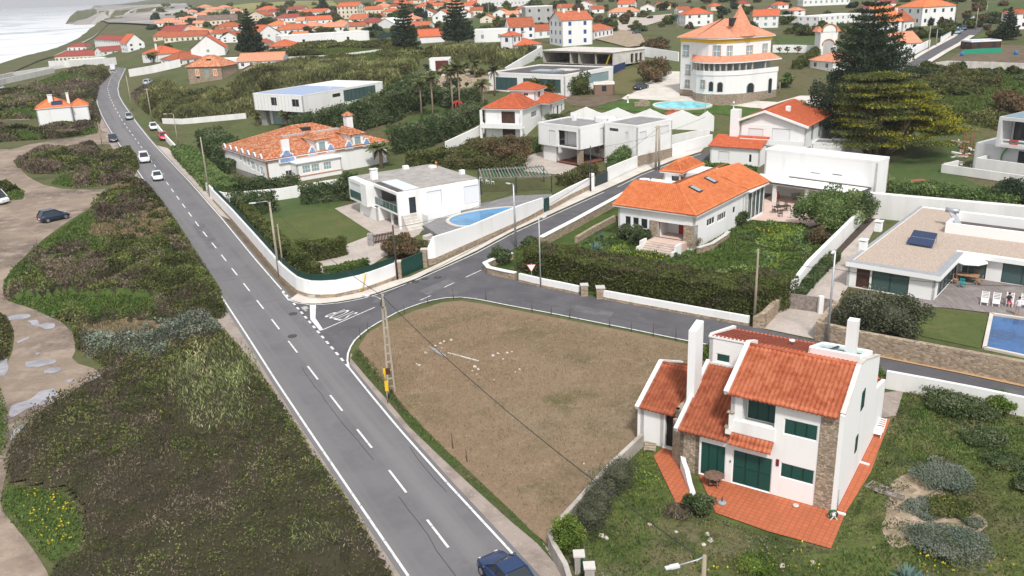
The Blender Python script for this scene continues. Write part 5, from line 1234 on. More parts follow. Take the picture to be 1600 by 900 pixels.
sx,sy,_=h.zp(1490,340,zt_+1); m=MB(); m.tube([(sx-.9,sy,zt_+1.8),(sx+.5,sy,zt_+1.8)],.28,10); m.beam((sx-.3,sy,zt_+1.7),(sx+.9,sy-1.2,zt_+.5),.7,.1); m.beam((sx-.2,sy,zt_),(sx-.2,sy,zt_+1.6),.08); h.part(m,'solar_water_heater',METAL)
GRAV=h
# ------------------------------------------------------------------ unfinished modern house at the right edge
h=House('unfinished_modern_house','unfinished grey modern house with cantilevered upper floor and a red and white barrier','house',(1519,262),(1590,272))
W=h.w; zu=h.fp(1545,226,-1.0)[2]; zt_=h.fp(1552,181,-1.0)[2]
h.block(0,W+8,0,14,0,zu-.1,{'f':[(6.6,12,.2,zu-.6,'dark')]},mat=M('raw_render',(.62,.62,.62),.85,.05,.5))
m=MB(); m.box(3.6,-1.2,zu-.1,W+8,12,zu+.25); m.box(3.6,-1.2,zt_-.5,W+8,12,zt_); m.box(3.6,-1.2,zu+.25,4.1,12,zt_-.5); h.part(m,'frame',M('raw_render',(0,0,0)))
h.block(4.1,W+8,2.0,12,zu+.25,zt_-.5,{'f':[(.4,2.4,zu+.3,zt_-.7,'dark')]},mat=MATS['raw_render'],name='upper_wall',top=False); h.part(MB().box(3.9,-.8,zt_,W+8,11.6,zt_+.08),'roof',M('blue_grey_roof',(.20,.28,.33),.6,.1,.5))
m=MB(); w2=M('barrier_white',(.75,.75,.75),.5)
for i in range(6): m.m=i%2; m.box(4.2+i*1.3,-1.05,zu+.9,5.5+i*1.3,-1.0,zu+1.15); m.box(4.2+i*1.3,-1.05,zu+.4,5.5+i*1.3,-1.0,zu+.6); m.m=1-i%2
h.part(m,'barrier',[w2,M('barrier_red',(.55,.10,.07),.5)])
m=MB(); m.tube([Vector((5.2+.9*math.sin(t)*-1,-.25,zu-.1-t*1.1)) for t in np.linspace(0,math.pi*.8,9)],.11,6); h.part(m,'hose',M('green_hose',(.03,.30,.06),.5))
h.part(MB().box(6.7,-.05,.2,12,-.001,.9),'tarpaulin',M('blue_tarp',(.02,.07,.28),.5))
m=MB(); m.box(-1.5,-6.5,0,W+8,-6.2,1.3); m.box(-1.5,-6.2,0,-1.2,-2,1.3); m.box(2.0,-3.2,0,W+8,-2.9,2.3); m.box(2,-2.9,0,2.3,-.1,2.3); h.part(m,'terrace_wall',WHITE2)
# ------------------------------------------------------------------ modern house with solar roof at left
h=House('solar_roof_house','white modern box house with solar panels covering its flat roof behind the long dark hedge','house',(407,197),(483,202))
W=h.w; zf=h.fp(407,172,-1)[2]; zt_=h.fp(482,150,-1)[2]; D=min(max(h.sp(598,131,W)[1],16),34)
fo=h.F([(422.5,152,433,165,'dark'),(455.5,155,467.5,167,'dark')],-1.0)
h.block(0,W,-1.0,D,zf,zt_,{'f':fo,'r':[(D*.36,D*.46,zt_-1.6,zt_-.8,'dark'),(D*.50,D*.93,zf+.6,zt_-.4,'wing')]})
h.flat(0,W,-1.0,D,zt_,WHITE2,.15); m=MB(); m.box(.7,-.2,zt_+.01,W-.8,D*.55,zt_+.16); h.part(m,'solar_array',SOLARL); h.part(MB().box(W*.5,D*.55+.3,zt_,W*.5+.9,D*.55+1.1,zt_+1.0),'chimney',WHITE)
h.part(MB().box(0.1,.5,0,1.8,8,zf),'stone_wall',STONEG); h.block(1.8,W,1.5,D,0,zf,{'f':[(1,5,.2,zf-.4,'winl'),(6,9,.2,zf-.4,'winl')]},top=False)
m=MB(); 
for i in range(14): m.box(.2+i*W/14.2,-1.04,zf+.2,.25+i*W/14.2,-1.001,zt_-.3)
h.part(m,'cladding_joint',GREYR)
# ------------------------------------------------------------------ low modern house with dark roof, and concrete shell
h=House('dark_roof_house','low white house with dark flat roof and green glass front above the palms','house',(764,141),(880,147))
W=h.w; zt_=h.fp(778,115,0)[2]; D=12
h.block(0,W*.62,0,D,0,zt_-.1,{'f':[(W*.1,W*.40,.2,zt_-.8,'wing'),(W*.48,W*.6,.2,zt_-.8,'wing')]}); h.block(W*.62,W*1.02,0,D+8,0,zt_-.1,{'f':[(1,W*.35,.2,zt_-.8,'wing')],'r':[(8,18,1.2,zt_-.6,'winl')]})
h.flat(0,W*1.02,0,D+8,zt_,DKROOF,.25,.5); m=MB(); m.box(W*.4,5,zt_+.02,W*.72,9,zt_+.35); h.part(m,'roof_light',GLASSL); m=MB(); m.box(W*.55,9,zt_+.02,W*.8,13,zt_+.2); h.part(m,'roof_panel',CONCL)
h=House('concrete_shell','unfinished bare concrete house shell with wide open bays','building',(848,98),(958,103))
W=h.w; zt_=h.fp(850,79,0)[2]
m=MB(); m.box(0,0,zt_-.4,W,13,zt_); m.box(0,12.7,0,W,13,zt_-.4); m.box(0,.1,0,.35,12.7,zt_-.4); 
for x in (.40,.52): m.box(W*x,0.1,0,W*x+.4,12.7,zt_-.4)
m.box(W*.75,.2,0,W*.75+.35,.6,zt_-.4); h.part(m,'wall',CONC); 
m=MB(); wallpanel(m,(W,.1),(0,1),(1,0),12.6,0,zt_-.4,.3,[(7+1.8*i,8.2+1.8*i,.1,zt_-.8,'void') for i in range(3)]); h.part(m,'side_wall',CONCL)
h.part(MB().box(.4,.2,.0,W-.4,12.6,.05),'floor',CONC); h.part(MB().box(-.2,-.3,zt_,W+.1,13.2,zt_+.12),'roof_slab',CONCL)
m=MB(); m.beam((W-2.6,.4,.2),(W-1.2,.3,2.8),.35,.2); h.part(m,'ramp_chute',YELLOW)
# ------------------------------------------------------------------ stone ruin, white house in the scrub, small shed
h=House('stone_ruin','roofed stone ruin with orange shuttered windows and a holed tile roof above the reeds','ruin',(296,132),(350,131))
W=h.w; zt_=h.fp(288,105,0)[2]; D=9
h.block(0,W,0,D,0,zt_,{'f':h.F([(304.5,108,312,119,'orshut'),(319.5,108,327,120,'winl'),(332,108,340,118,'orshut'),(306.5,119.5,312,122,'void'),(336.5,127,341.5,130,'void')])},mat=STONE)
h.hip(0,W,0,D,zt_,3.0,.4,TILE_M,0,eaves=False); h.part(MB().box(W*.48,2.2,zt_+1.2,W*.6,4.0,zt_+2.05),'roof_hole',DARK)
h=House('white_scrub_house','white house with blank side wall and orange roof standing alone in the seaside scrub','house',(63,203),(117,198))
W=h.w; zt_=h.fp(60,170,0)[2]
h.block(0,W,0,7,0,zt_,{}); h.hip(0,W,0,7,zt_,2.2,.25,TILE_O,0,ends='hh'); h.block(W,W+4,1.5,8,0,zt_-.4,{}); h.hip(W,W+4,1.5,8,zt_-.3,1.5,.25,TILE_O,0)
h.chimney(W*.45,2.2,zt_,zt_+2.9,1.1,.9); h.chimney(W*.95,4.5,zt_,zt_+2.9,.6,.6)
m=MB(); m.beam((W*.62,.6,zt_+.55),(W*.62,1.9,zt_+1.45),2.6,.1); h.part(m,'solar_panel',SOLAR)
h=House('garden_shed','small white garden shed with a dark red sliding front among the palms','shed',(677,111),(703,110))
W=h.w; zt_=h.fp(670,93,0)[2]; h.block(-1.0,W,0,6,0,zt_,{'f':[(1.9,W+.8,.1,zt_-.5,'flush')]}); h.part(MB().box(.7,-.1,.1,W-.3,-.001,zt_-.4),'door',M('dark_red_board',(.11,.025,.02),.7,.15,1)); h.flat(-1.0,W,0,6,zt_,CONCL,.1)
# ------------------------------------------------------------------ boundary walls along picture-traced base lines
def wall_line(name,label,pp,hh,t=.3,mat=None,base=None,cap=None,cat='wall',world=False,baseh=.5,closed=False,top_px=None):
    """pp: base line (pixels on the terrain); hh: height(s) in metres; parts: wall, stone base, coping"""
    P=pp if world else [at(*p) for p in pp]
    P=[Vector(p) for p in P]; k=len(P); Hs=hh if hasattr(hh,'__len__') else [hh]*k
    if top_px is not None: Hs=[hgt(pp[i][0],pp[i][1],top_px[i]) for i in range(k)]
    o0=P[0].copy(); root=thing(name,label,cat,o0)
    nrm=[]
    for i in range(k):
        d=(P[min(i+1,k-1)]-P[max(i-1,0)]); d.z=0; d.normalize(); nrm.append(Vector((-d.y,d.x,0)))
    def ribbon(z0f,z1f,o1,o2,nm,mt):
        m=MB()
        for i in range(k-1):
            a,b=P[i]-o0,P[i+1]-o0; na,nb=nrm[i],nrm[i+1]
            lo=[a+na*o1,b+nb*o1,b+nb*o2,a+na*o2]; A=(i,i+1,i+1,i)
            B0=[v+Vector((0,0,z0f(Hs[A[j]]))) for j,v in enumerate(lo)]; B1=[v+Vector((0,0,z1f(Hs[A[j]]))) for j,v in enumerate(lo)]
            m.face(B1); 
            for j in (0,2): m.face([B0[j],B0[(j+1)%4],B1[(j+1)%4],B1[j]])
            if i==0: m.face([B0[3],B0[0],B1[0],B1[3]])
            if i==k-2: m.face([B0[1],B0[2],B1[2],B1[1]])
        m.build(nm,mt,root)
    if base: ribbon(lambda h_:-.4,lambda h_:min(baseh,h_),-t/2-.06,t/2+.06,'stone_base',base)
    ribbon((lambda h_:min(baseh,h_)-.05) if base else (lambda h_:-.4),lambda h_:h_,-t/2,t/2,'wall_face',mat or WHITE)
    if cap: ribbon(lambda h_:h_+.002,lambda h_:h_+.09,-t/2-.07,t/2+.07,'coping',cap)
    return root,P,Hs,nrm
W1=[(335,315),(365,347),(397,384),(443,438),(456,450),(467,459),(478,463.5),(489,466),(505,466.5),(528,465),(546,461),(564,457),(582,451),(601,444),(619,436.5)]
r,P,Hs,nr=wall_line('boundary_wall','curved white corner wall with stone base and green mesh on top at the junction',W1,1.95,.3,WHITE,STONE)
m=MB()
for i in range(len(P)-1):
    a,b=P[i]-P[0]-nr[i]*-.1,P[i+1]-P[0]-nr[i+1]*-.1
    m.face([a+Vector((0,0,1.9)),b+Vector((0,0,1.9)),b+Vector((0,0,2.62)),a+Vector((0,0,2.62))])
    m.face([a+nr[i]*.05+Vector((0,0,1.9)),a+nr[i]*.05+Vector((0,0,2.62)),b+nr[i+1]*.05+Vector((0,0,2.62)),b+nr[i+1]*.05+Vector((0,0,1.9))])
    m.face([a+Vector((0,0,2.62)),b+Vector((0,0,2.62)),b+nr[i+1]*.05+Vector((0,0,2.62)),a+nr[i]*.05+Vector((0,0,2.62))])
m.build('mesh_screen',GREENM,r)
m=MB(); q=at(489,466)-P[0]; m.box(q.x-.35,q.y-.33,.1,q.x+.35,q.y-.18,.45); m.build('vent_grille',CONC,r)
wall_line('boundary_wall','white stepped garden wall running beside the pavement above the parked dark car',[(247,203),(262,222),(277,238),(292,254),(310,283),(335,314)],[1.3,1.3,1.3,1.4,1.6,2.0],.3,WHITE)
wall_line('boundary_wall','white wall bending round the villa hedge behind the lawn',[(336,312),(352,320),(395,316),(440,312),(480,306),(520,300),(548,296)],[1.6,1.9,1.8,1.8,1.9,2.0,2.0],.3,WHITE)
# gate with stone posts
def post(h,px,py,hh,w=.6,mat=STONE,label='',name='gate_post'):
    p=at(px,py); m=MB(); m.box(-w/2,-w/2,-.2,w/2,w/2,hh); m.m=1; m.box(-w/2-.06,-w/2-.06,hh,w/2+.06,w/2+.06,hh+.1); return tag(m.build(name,[mat,CONCL],None,p),label,'gate post')
def gate(a,b,hh,mat,label,name='gate',planks=True,t=.08):
    pa,pb=at(*a),at(*b); d=(pb-pa); L=d.length; root=thing(name,label,'gate',pa,math.atan2(d.y,d.x))
    m=MB(); m.box(.05,-t/2,.08,L-.05,t/2,hh); m.build('gate_panel',mat,root)
    m=MB(); m.box(0,-t*.8,.05,.08,t*.8,hh+.05); m.box(L-.08,-t*.8,.05,L,t*.8,hh+.05); m.box(.08,-t*.8,hh,L-.08,t*.8,hh+.06); m.box(.08,-t*.8,.05,L-.08,t*.8,.12)
    if planks:
        n=int(L/.25)
        for i in range(1,n): m.box(L*i/n-.012,-t*.62,.12,L*i/n+.012,t*.62,hh)
    m.build('gate_frame',mat,root); return root
post(None,624,435.5,2.0,label='square stone post on the left of the green driveway gate')
post(None,664,417,2.1,label='square stone post on the right of the green driveway gate')
gate((628,433),(661,419),1.9,DKGREEN,'dark green solid driveway gate between two stone posts on the side street')
wall_line('boundary_wall','white wall rising with the side street in front of the blue pool',[(669,414),(680,412),(740,385),(780,367),(815,351),(848,334)],0,.3,WHITE,STONE,top_px=[390,370,351,334,320,309],baseh=.75)
gate((851,333),(858,330),2.0,DKGREEN,'narrow dark green pedestrian door in the white street wall',planks=False)
wall_line('boundary_wall','white stretch of street wall between the narrow green door and the grille gate',[(858,330),(890,312),(920,297)],1.9,.3,WHITE,STONE,baseh=.8)
p=at(925,296); tag(MB().box(-.35,-.3,-.2,.35,.3,2.5).build('gate_post',WHITE,None,p),'white rendered post beside the dark grille gate on the side street','gate post')
gate((932,292),(949,284),1.7,M('dark_grille',(.03,.05,.05),.6),'dark grille gate next to the white rendered post on the side street')
wall_line('boundary_wall','stepped white wall with shrubs spilling over beside the upper side street',[(950,284),(975,272),(1000,261),(1022,252)],[2.3,2.2,2.1,2.0],.3,WHITE)
wall_line('boundary_wall','white wall behind the twin concrete pole at the top of the side street',[(1042,246),(1070,238),(1112,227)],2.0,.3,WHITE)
gate((1024,251),(1041,246),1.7,MATS['dark_grille'],'dark gate just behind the twin concrete pole')
wall_line('retaining_wall','low stone retaining wall with a white top below the bungalow side of the street',[(846,385),(872,371),(900,356),(930,339),(962,321),(988,306)],1.15,.55,STONE,cap=WTRIM)
wall_line('garden_wall','rough stone garden wall among the weeds below the street',[(900,380),(930,362),(962,345),(972,352)],.8,.4,STONE)
# corner planter and low walls on the right road
wall_line('planter_wall','rubble stone planter wall with white top on the nose of the junction',[(800,405),(775,413),(758,421),(764,428),(790,434),(806,437)],.75,.45,STONE,cap=WTRIM)
wall_line('boundary_wall','low white wall with stone base left of the small garden gate by the hedge',[(812,440),(850,449),(880,455),(905,460.5)],.95,.3,WHITE,STONE,baseh=.3)
post(None,913,462,1.15,.7,STONE,'stone block post left of the narrow gap in the low hedge wall'); post(None,938,466,1.15,.8,STONE,'stone block post right of the narrow gap in the low hedge wall')
wall_line('boundary_wall','long low white wall with stone base below the big hedge',[(944,467.5),(1000,478),(1060,489),(1120,500),(1170,509)],.95,.3,WHITE,STONE,baseh=.3)
wall_line('boundary_wall','short rubble stone wall slanting beside the pale driveway',[(1176,511),(1192,512),(1207,495),(1221,479)],[1.0,1.5,1.4,1.4],.5,STONE)
gate((1222,481),(1280,489),1.5,WOODG,'wide weathered timber sliding gate across the pale driveway'); 
p=at(1281,490); tag(MB().box(-.22,-.2,0,.22,.2,1.75).box(-.16,-.215,1.0,-.06,-.2,1.5).build('gate_pillar',WHITE,None,p),'slim white pillar with intercom at the end of the timber gate','pillar')
gate((1284,490),(1300,493),1.5,WOODG,'narrow weathered timber gate right of the slim white pillar')
wall_line('boundary_wall','long rubble stone wall beside the right hand road below the pool lawn',[(1305,494),(1290,514),(1277,531),(1300,537.5),(1325,543.5),(1345,548.5),(1450,570),(1600,600),(1680,617)],[1.5,1.6,1.7,1.75,1.75,1.75,1.8,1.85,1.9],.5,STONE)
wall_line('boundary_wall','plain white wall between the road and the sandy garden at right',[(1383,606),(1450,619),(1520,633),(1600,650),(1700,672)],1.45,.3,WHITE2)
wall_line('boundary_wall','grey concrete garden wall bordering the dry field and curving to the gate',[(1003,697),(950,748),(900,804),(866,842),(860,856),(866,872),(884,905),(890,925)],[.95,.95,.9,.9,.9,.95,1.0,1.0],.28,CONC)
post(None,905,893,1.1,.5,CONC,'concrete post beside the small dark green gate at the bottom'); post(None,921,912,1.1,.5,CONC,'lower concrete post right of the small dark green gate')
gate((908,896),(919,910),1.0,DKGREEN,'small dark green gate between concrete posts at the bottom edge',planks=False)
wall_line('boundary_wall','white wall between the bungalow garden and the gravel drive',[(1237,468),(1262,434),(1285,410),(1312,382),(1354,338)],1.9,.4,WHITE)
wall_line('boundary_wall','tall white wall with a broad ledge behind the pebble roofed house',[(1354,338),(1420,345),(1500,353),(1600,363),(1700,374)],3.2,1.0,WHITE2)
_P=[at(*q) for q in [(892,196),(940,197),(990,199),(1040,201),(1090,203),(1118,205)]]; _Q=[]; _H=[]
for a_,b_ in zip(_P[:-1],_P[1:]):
    for t in range(10): _Q.append(a_.lerp(b_,t/10)); _H.append(2.55+.95*abs(math.sin(math.pi*t/10))**1.6+(.25 if t==5 else 0))
wall_line('scalloped_wall','white wall with a scalloped top below the mansion lawn',_Q,_H,.3,WHITE,world=True)
wall_line('boundary_wall','white wall dropping along the concrete shell and the dark roofed house',[(790,113),(815,104),(840,92),(847,88)],[1.2,2.2,2.8,3.0],.3,WHITE)
wall_line('boundary_wall','white wall right of the concrete shell above the brown lawn',[(962,108),(985,92),(1005,88),(1060,96)],[1.2,2.6,2.6,2.4],.3,WHITE)
wall_line('boundary_wall','blue tarpaulin covered sloping wall beside the dark roofed house',[(927,132),(950,120),(976,107)],[2.2,2.2,1.6],.3,M('navy_tarp',(.02,.04,.14),.6))
wall_line('boundary_wall','white wall with a line of pollarded trees left of the gate tower',[(1207,82),(1240,82),(1274,83)],2.0,.3,WHITE)
wall_line('boundary_wall','white wall beside the hill road running up to the green gates',[(1385,112),(1405,101),(1430,85),(1452,73)],[2.0,2.0,2.0,1.8],.3,WHITE)
wall_line('boundary_wall','white wall with dark green panels at the top of the hill road',[(1470,66),(1490,54),(1507,42),(1521,31)],1.6,.3,WHITE,cap=GREENM)
wall_line('boundary_wall','long pale wall of the reed field beside the coast road houses',[(255,193),(285,194),(330,190),(385,185)],1.3,.3,WHITE2)
wall_line('boundary_wall','long white wall at the road bend below the big gabled house',[(203,120),(240,114),(275,106),(283,104)],2.6,.3,WHITE2)
wall_line('boundary_wall','low white wall following the coast on the seaward side of the town',[(-20,128),(20,118),(60,112),(105,105),(135,100)],1.4,.4,WHITE2)
wall_line('boundary_wall','white wall beside the palm lawn with a tiny red roof over its door',[(697,237),(720,226),(745,214),(757,207)],1.9,.3,WHITE)
wall_line('boundary_wall','white courtyard wall in front of the split level house',[(1040,232),(1080,224),(1108,220)],2.2,.3,WHITE2)
wall_line('boundary_wall','pale wall below the vegetable plots on the right hillside',[(1440,112),(1480,106),(1540,108),(1640,112)],1.6,.3,CONCL)
wall_line('boundary_wall','pale low wall and hedge strip across the meadow behind the solar roof house',[(440,95),(520,92),(600,82),(625,80)],1.2,.3,WHITE2)

wall_line('boundary_wall','big white sea wall below the maroon roofed seafront buildings',[(78,106),(110,105),(150,104),(182,101)],3.0,.5,WHITE2)
wall_line('boundary_wall','white terrace wall stepping down towards the surf at the far left',[(-20,140),(10,131),(50,122),(85,114)],2.2,.5,WHITE2)
# ------------------------------------------------------------------ vegetation
SPC={'brown':[(.112,.086,.064),(.088,.070,.048),(.135,.108,.078),(.078,.070,.036)],'dark':[(.046,.062,.016),(.068,.080,.022),(.088,.092,.032),(.036,.048,.014)],'olive':[(.078,.082,.028),(.06,.066,.022),(.092,.085,.036)],
 'reed':[(.135,.155,.065),(.095,.12,.04),(.17,.17,.085)],'silver':[(.17,.20,.155),(.14,.175,.13),(.21,.23,.185)],'dry':[(.29,.225,.135),(.24,.185,.11),(.20,.16,.085)],'grass':[(.055,.092,.020),(.075,.105,.028),(.045,.075,.018)],
 'bright':[(.075,.115,.02),(.10,.135,.025),(.055,.09,.018)],'gloss':[(.040,.062,.022),(.055,.08,.03),(.09,.11,.055)],'fresh':[(.085,.13,.04),(.06,.10,.03),(.12,.16,.055)],'pine':[(.018,.032,.018),(.025,.042,.022),(.034,.05,.024)],
 'yellowc':[(.28,.26,.018),(.20,.205,.02),(.36,.31,.02),(.12,.14,.02)],'palm':[(.10,.12,.04),(.13,.14,.055)],'deadpalm':[(.20,.145,.08),(.15,.11,.06)],'flower':[(.62,.50,.03),(.55,.42,.03)],'agave':[(.14,.22,.20),(.11,.19,.17)],'fg':[(.085,.095,.055),(.07,.082,.044),(.14,.14,.095)],'pink':[(.50,.20,.28),(.42,.16,.24)],'rust':[(.13,.085,.045),(.10,.075,.04),(.07,.065,.03)],'reedf':[(.105,.112,.042),(.082,.092,.033),(.135,.13,.058),(.066,.072,.026)],'mead':[(.085,.115,.03),(.07,.095,.026)],'hedgebig':[(.065,.078,.022),(.085,.098,.03),(.05,.06,.02),(.075,.068,.034)]}
SPC={k:np.array(v)*{'brown':1.4,'flower':1,'yellowc':1.2,'agave':1,'pink':1,'dry':1.1,'hedgebig':1.45,'grass':1.6,'bright':1.6,'fresh':1.45,'mead':1.5,'pine':1.6,'silver':1.05,'dark':1.65,'gloss':1.45,'olive':1.5,'reed':1.7,'reedf':1.65,'rust':1.35}.get(k,1.15) for k,v in SPC.items()}
def lsz(d,k=2.2,mn=.11): return max(mn,k*d/854)
def dist(p): return float(np.linalg.norm(np.array(p)-CAM))
def edge_d(X,Y,P):
    d=np.full(X.shape,1e9); n=len(P)
    for i in range(n):
        a=np.array(P[i]);b=np.array(P[(i+1)%n]);e=b-a;L=max(e@e,1e-9); t=np.clip(((X-a[0])*e[0]+(Y-a[1])*e[1])/L,0,1); d=np.minimum(d,np.hypot(X-a[0]-t*e[0],Y-a[1]-t*e[1]))
    return d
def scrub(name,label,pp,default,seeds=(),hmax=1.0,k=1.0,cat='scrub',sc=3.,cover=5.,lk=2.2,mound=True,mixn=.5,holes=(),ds=None):
    """a mass of low vegetation nobody could count: rolling underlay and leaf tufts, species by patches"""
    P=wpoly(pp); xs=[p[0] for p in P]; ys=[p[1] for p in P]; rng=np.random.default_rng(len(pp)*31+int(abs(xs[0]))*7)
    A=0.5*abs(sum(P[i][0]*P[(i+1)%len(P)][1]-P[(i+1)%len(P)][0]*P[i][1] for i in range(len(P))))
    HT={'brown':1.15,'dark':1.25,'olive':1.0,'reed':1.9,'silver':.75,'dry':.6,'grass':.16,'reedf':1.5,'mead':.15,'fg':.6,'bright':.5}
    W_,H_=max(xs)-min(xs),max(ys)-min(ys); boxA=W_*H_
    def species(X,Y):
        Z=zt(X,Y); q=np.stack([X,Y,Z],-1)-CAM; z=q@FW; px=800+F*(q@RT)/z; py=450+F*(q@DN)/z
        nz=noise(X,Y,sc*2.2,3)+.35*(noise(X,Y,sc*.6,5)-.5)
        names=list(default); idx=np.clip(((nz-.5)*1.7+.5)*len(names),0,len(names)-.01).astype(int)
        wob=.35*(noise(X,Y,sc*.7,9)-.5)
        for (cx,cy,rx,ry,sp) in seeds:
            if sp not in names: names.append(sp)
            m=(((px-cx)/rx)**2+((py-cy)/ry)**2+wob*2+.45*(np.random.default_rng(1).random(len(px) if px.ndim==1 else px.shape)-.5)<1)&((noise(X,Y,sc*.55,14)<.66)|(sp in('grass','reed','mead','silver'))); idx[m]=names.index(sp)
        return idx,names
    # single rounded bushes that make up the mass: nearest dome centre gives height, tone and leaf direction
    dm=float(np.mean([math.hypot(p[0],p[1]) for p in P])); ds=ds or max(1.5,dm/45); nd=int(min(1500,A/(ds*ds*.55)))+3
    cx=min(xs)+rng.random(nd*6)*W_; cy=min(ys)+rng.random(nd*6)*H_; q=inpoly(cx,cy,P); cx,cy=cx[q][:nd],cy[q][:nd]; cr=ds*(.65+.9*rng.random(len(cx))); cn=.35+.75*rng.random(len(cx)); ct=.55+.95*rng.random(len(cx))**1.2
    def domes(X,Y):
        sh=X.shape; X=X.ravel().astype(np.float32);Y=Y.ravel().astype(np.float32); out=np.zeros(len(X),int); val=np.zeros(len(X),np.float32)
        for i in range(0,len(X),20000):
            dd=1-((X[i:i+20000,None]-cx)**2+(Y[i:i+20000,None]-cy)**2)/(cr*cr); h_=np.sqrt(np.maximum(dd,0))*cn; k_=h_.argmax(1); out[i:i+20000]=k_; val[i:i+20000]=h_[np.arange(len(k_)),k_]
        return out.reshape(sh),val.reshape(sh)
    def height(X,Y,idx,names):
        hs=np.array([HT.get(n,.7) for n in names])[idx]
        e=ss(0,1.0,edge_d(X,Y,P)); k_,v=domes(X,Y)
        lump=(.12+v)*(.6+.7*noise(X,Y,sc*1.5,2))
        return hmax*hs*lump*e,k_
    fo=Fol()
    # sample in distance bands so that the leaf size follows the distance
    n_try=int(boxA*60); n_try=min(n_try,2200000)
    X=min(xs)+rng.random(n_try)*W_; Y=min(ys)+rng.random(n_try)*H_
    ok=inpoly(X,Y,P)
    for hp in holes: ok&=~inpoly(X,Y,wpoly(hp))
    X,Y=X[ok],Y[ok]
    d=np.sqrt(X*X+Y*Y+H*H); l=np.maximum(.13,lk*d/854); dens_have=len(X)/max(A,1e-6)
    need=cover/(l*l*.275); keep=rng.random(len(X))<np.minimum(1,need/dens_have*k); X,Y,l=X[keep],Y[keep],l[keep]
    idx,names=species(X,Y); hh,dk=height(X,Y,idx,names); Zb=zt(X,Y); ou=np.stack([(X-cx[dk])/cr[dk],(Y-cy[dk])/cr[dk],np.full(len(X),.5)],1); tn=ct[dk]
    z=Zb+hh*(.42+.62*rng.random(len(X))**.8)+.03
    for i,n in enumerate(names):
        m=idx==i
        if not m.any(): continue
        pts=np.stack([X[m],Y[m],z[m]],1); c=SPC[n]; tone=.55*noise(X[m],Y[m],.8,7)+.45*noise(X[m],Y[m],2.6,8)
        ci=np.clip((tone*1.6-.3+.35*(rng.random(m.sum())-.5))*len(c),0,len(c)-.01).astype(int)
        cc_=c[ci]*tn[m][:,None] if n not in('grass','mead','dry') else c[ci]*(.85+.3*tone)[:,None]
        if n in('reed','dry','reedf','grass','mead'):
            f=1.9 if n in('reed','reedf') else 1.5
            fo.leaves(pts,l[m]*f,cc_*(.7+.6*rng.random((m.sum(),1))),up=1.4,aspect=.16 if n not in('grass','mead') else .35,jit=.3,rng=rng)
        elif n=='brown': fo.leaves(pts,l[m]*1.25,cc_,up=.6,aspect=.3,jit=.4,rng=rng,out=ou[m]*.8)
        else: fo.leaves(pts,l[m],cc_,up=.3,jit=.35,rng=rng,out=ou[m]*.8)
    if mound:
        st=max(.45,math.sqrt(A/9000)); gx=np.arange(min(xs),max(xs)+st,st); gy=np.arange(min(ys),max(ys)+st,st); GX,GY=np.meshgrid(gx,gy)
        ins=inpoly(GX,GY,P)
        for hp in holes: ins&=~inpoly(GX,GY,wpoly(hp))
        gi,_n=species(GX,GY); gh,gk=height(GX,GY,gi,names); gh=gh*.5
        GZ=zt(GX,GY)+gh+.015; col=np.array([SPC[n].mean(0)*.85 if n in('grass','mead','dry') else np.array((.056,.050,.028)) for n in names])[gi]  # dark litter under bush species, its colour also painting shade into the gaps
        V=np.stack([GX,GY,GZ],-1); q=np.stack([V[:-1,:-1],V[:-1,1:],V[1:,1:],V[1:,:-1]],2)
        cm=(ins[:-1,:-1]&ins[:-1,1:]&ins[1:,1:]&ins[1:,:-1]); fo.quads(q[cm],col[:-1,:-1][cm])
    o=fo.build(name); return tag(o,label,cat,kind='stuff')
Z1=[(18,690),(50,655),(85,632),(152,594),(166,577),(117,545),(113,510),(150,513),(250,490),(335,495),(365,530),(408,582),(446,634),(490,702),(552,788),(622,905),(668,990),(60,990),(74,905),(84,882),(128,862),(122,800),(100,770),(12,758),(4,720)]
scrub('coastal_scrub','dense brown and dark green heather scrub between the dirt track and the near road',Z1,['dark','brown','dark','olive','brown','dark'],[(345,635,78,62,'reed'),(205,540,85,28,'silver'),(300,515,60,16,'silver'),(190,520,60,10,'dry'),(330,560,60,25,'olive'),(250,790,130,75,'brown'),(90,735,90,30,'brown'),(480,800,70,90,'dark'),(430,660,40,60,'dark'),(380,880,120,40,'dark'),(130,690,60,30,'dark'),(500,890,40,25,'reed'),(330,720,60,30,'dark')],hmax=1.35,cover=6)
scrub('flowery_grass','lush green grass dotted with yellow flowers beside the sandy track',[(-3,775),(10,757),(100,768),(124,800),(130,835),(124,866),(88,884),(62,866),(30,832),(2,800)],['grass','grass','bright'],[],hmax=1.5,cover=6,cat='grass')
def dots(name,label,pp,n,sp,size,z=.35,kind='stuff',cat='flowers'):
    P=wpoly(pp); rng=np.random.default_rng(n); xs=[p[0] for p in P]; ys=[p[1] for p in P]; X=min(xs)+rng.random(n*3)*(max(xs)-min(xs)); Y=min(ys)+rng.random(n*3)*(max(ys)-min(ys)); ok=inpoly(X,Y,P); X,Y=X[ok][:n],Y[ok][:n]
    f=Fol(); pts=np.repeat(np.stack([X,Y,zt(X,Y)+z*(.7+.5*rng.random(len(X)))],1),3,0)+rng.normal(size=(len(X)*3,3))*size*.25; c=SPC[sp]; f.leaves(pts,size,c[rng.integers(len(c),size=len(pts))],up=.2,aspect=.9,rng=rng); return tag(f.build(name),label,cat,kind=kind)
dots('yellow_flowers','yellow flowers in the lush grass beside the sandy track',[(35,772),(110,768),(122,810),(110,850),(75,860),(40,810)],75,'flower',.11)
Z2=[(6,440),(22,418),(60,383),(105,352),(152,322),(170,296),(205,283),(232,288),(258,320),(290,368),(318,410),(345,452),(358,490),(345,500),(250,488),(150,514),(113,512),(54,484),(5,468)]
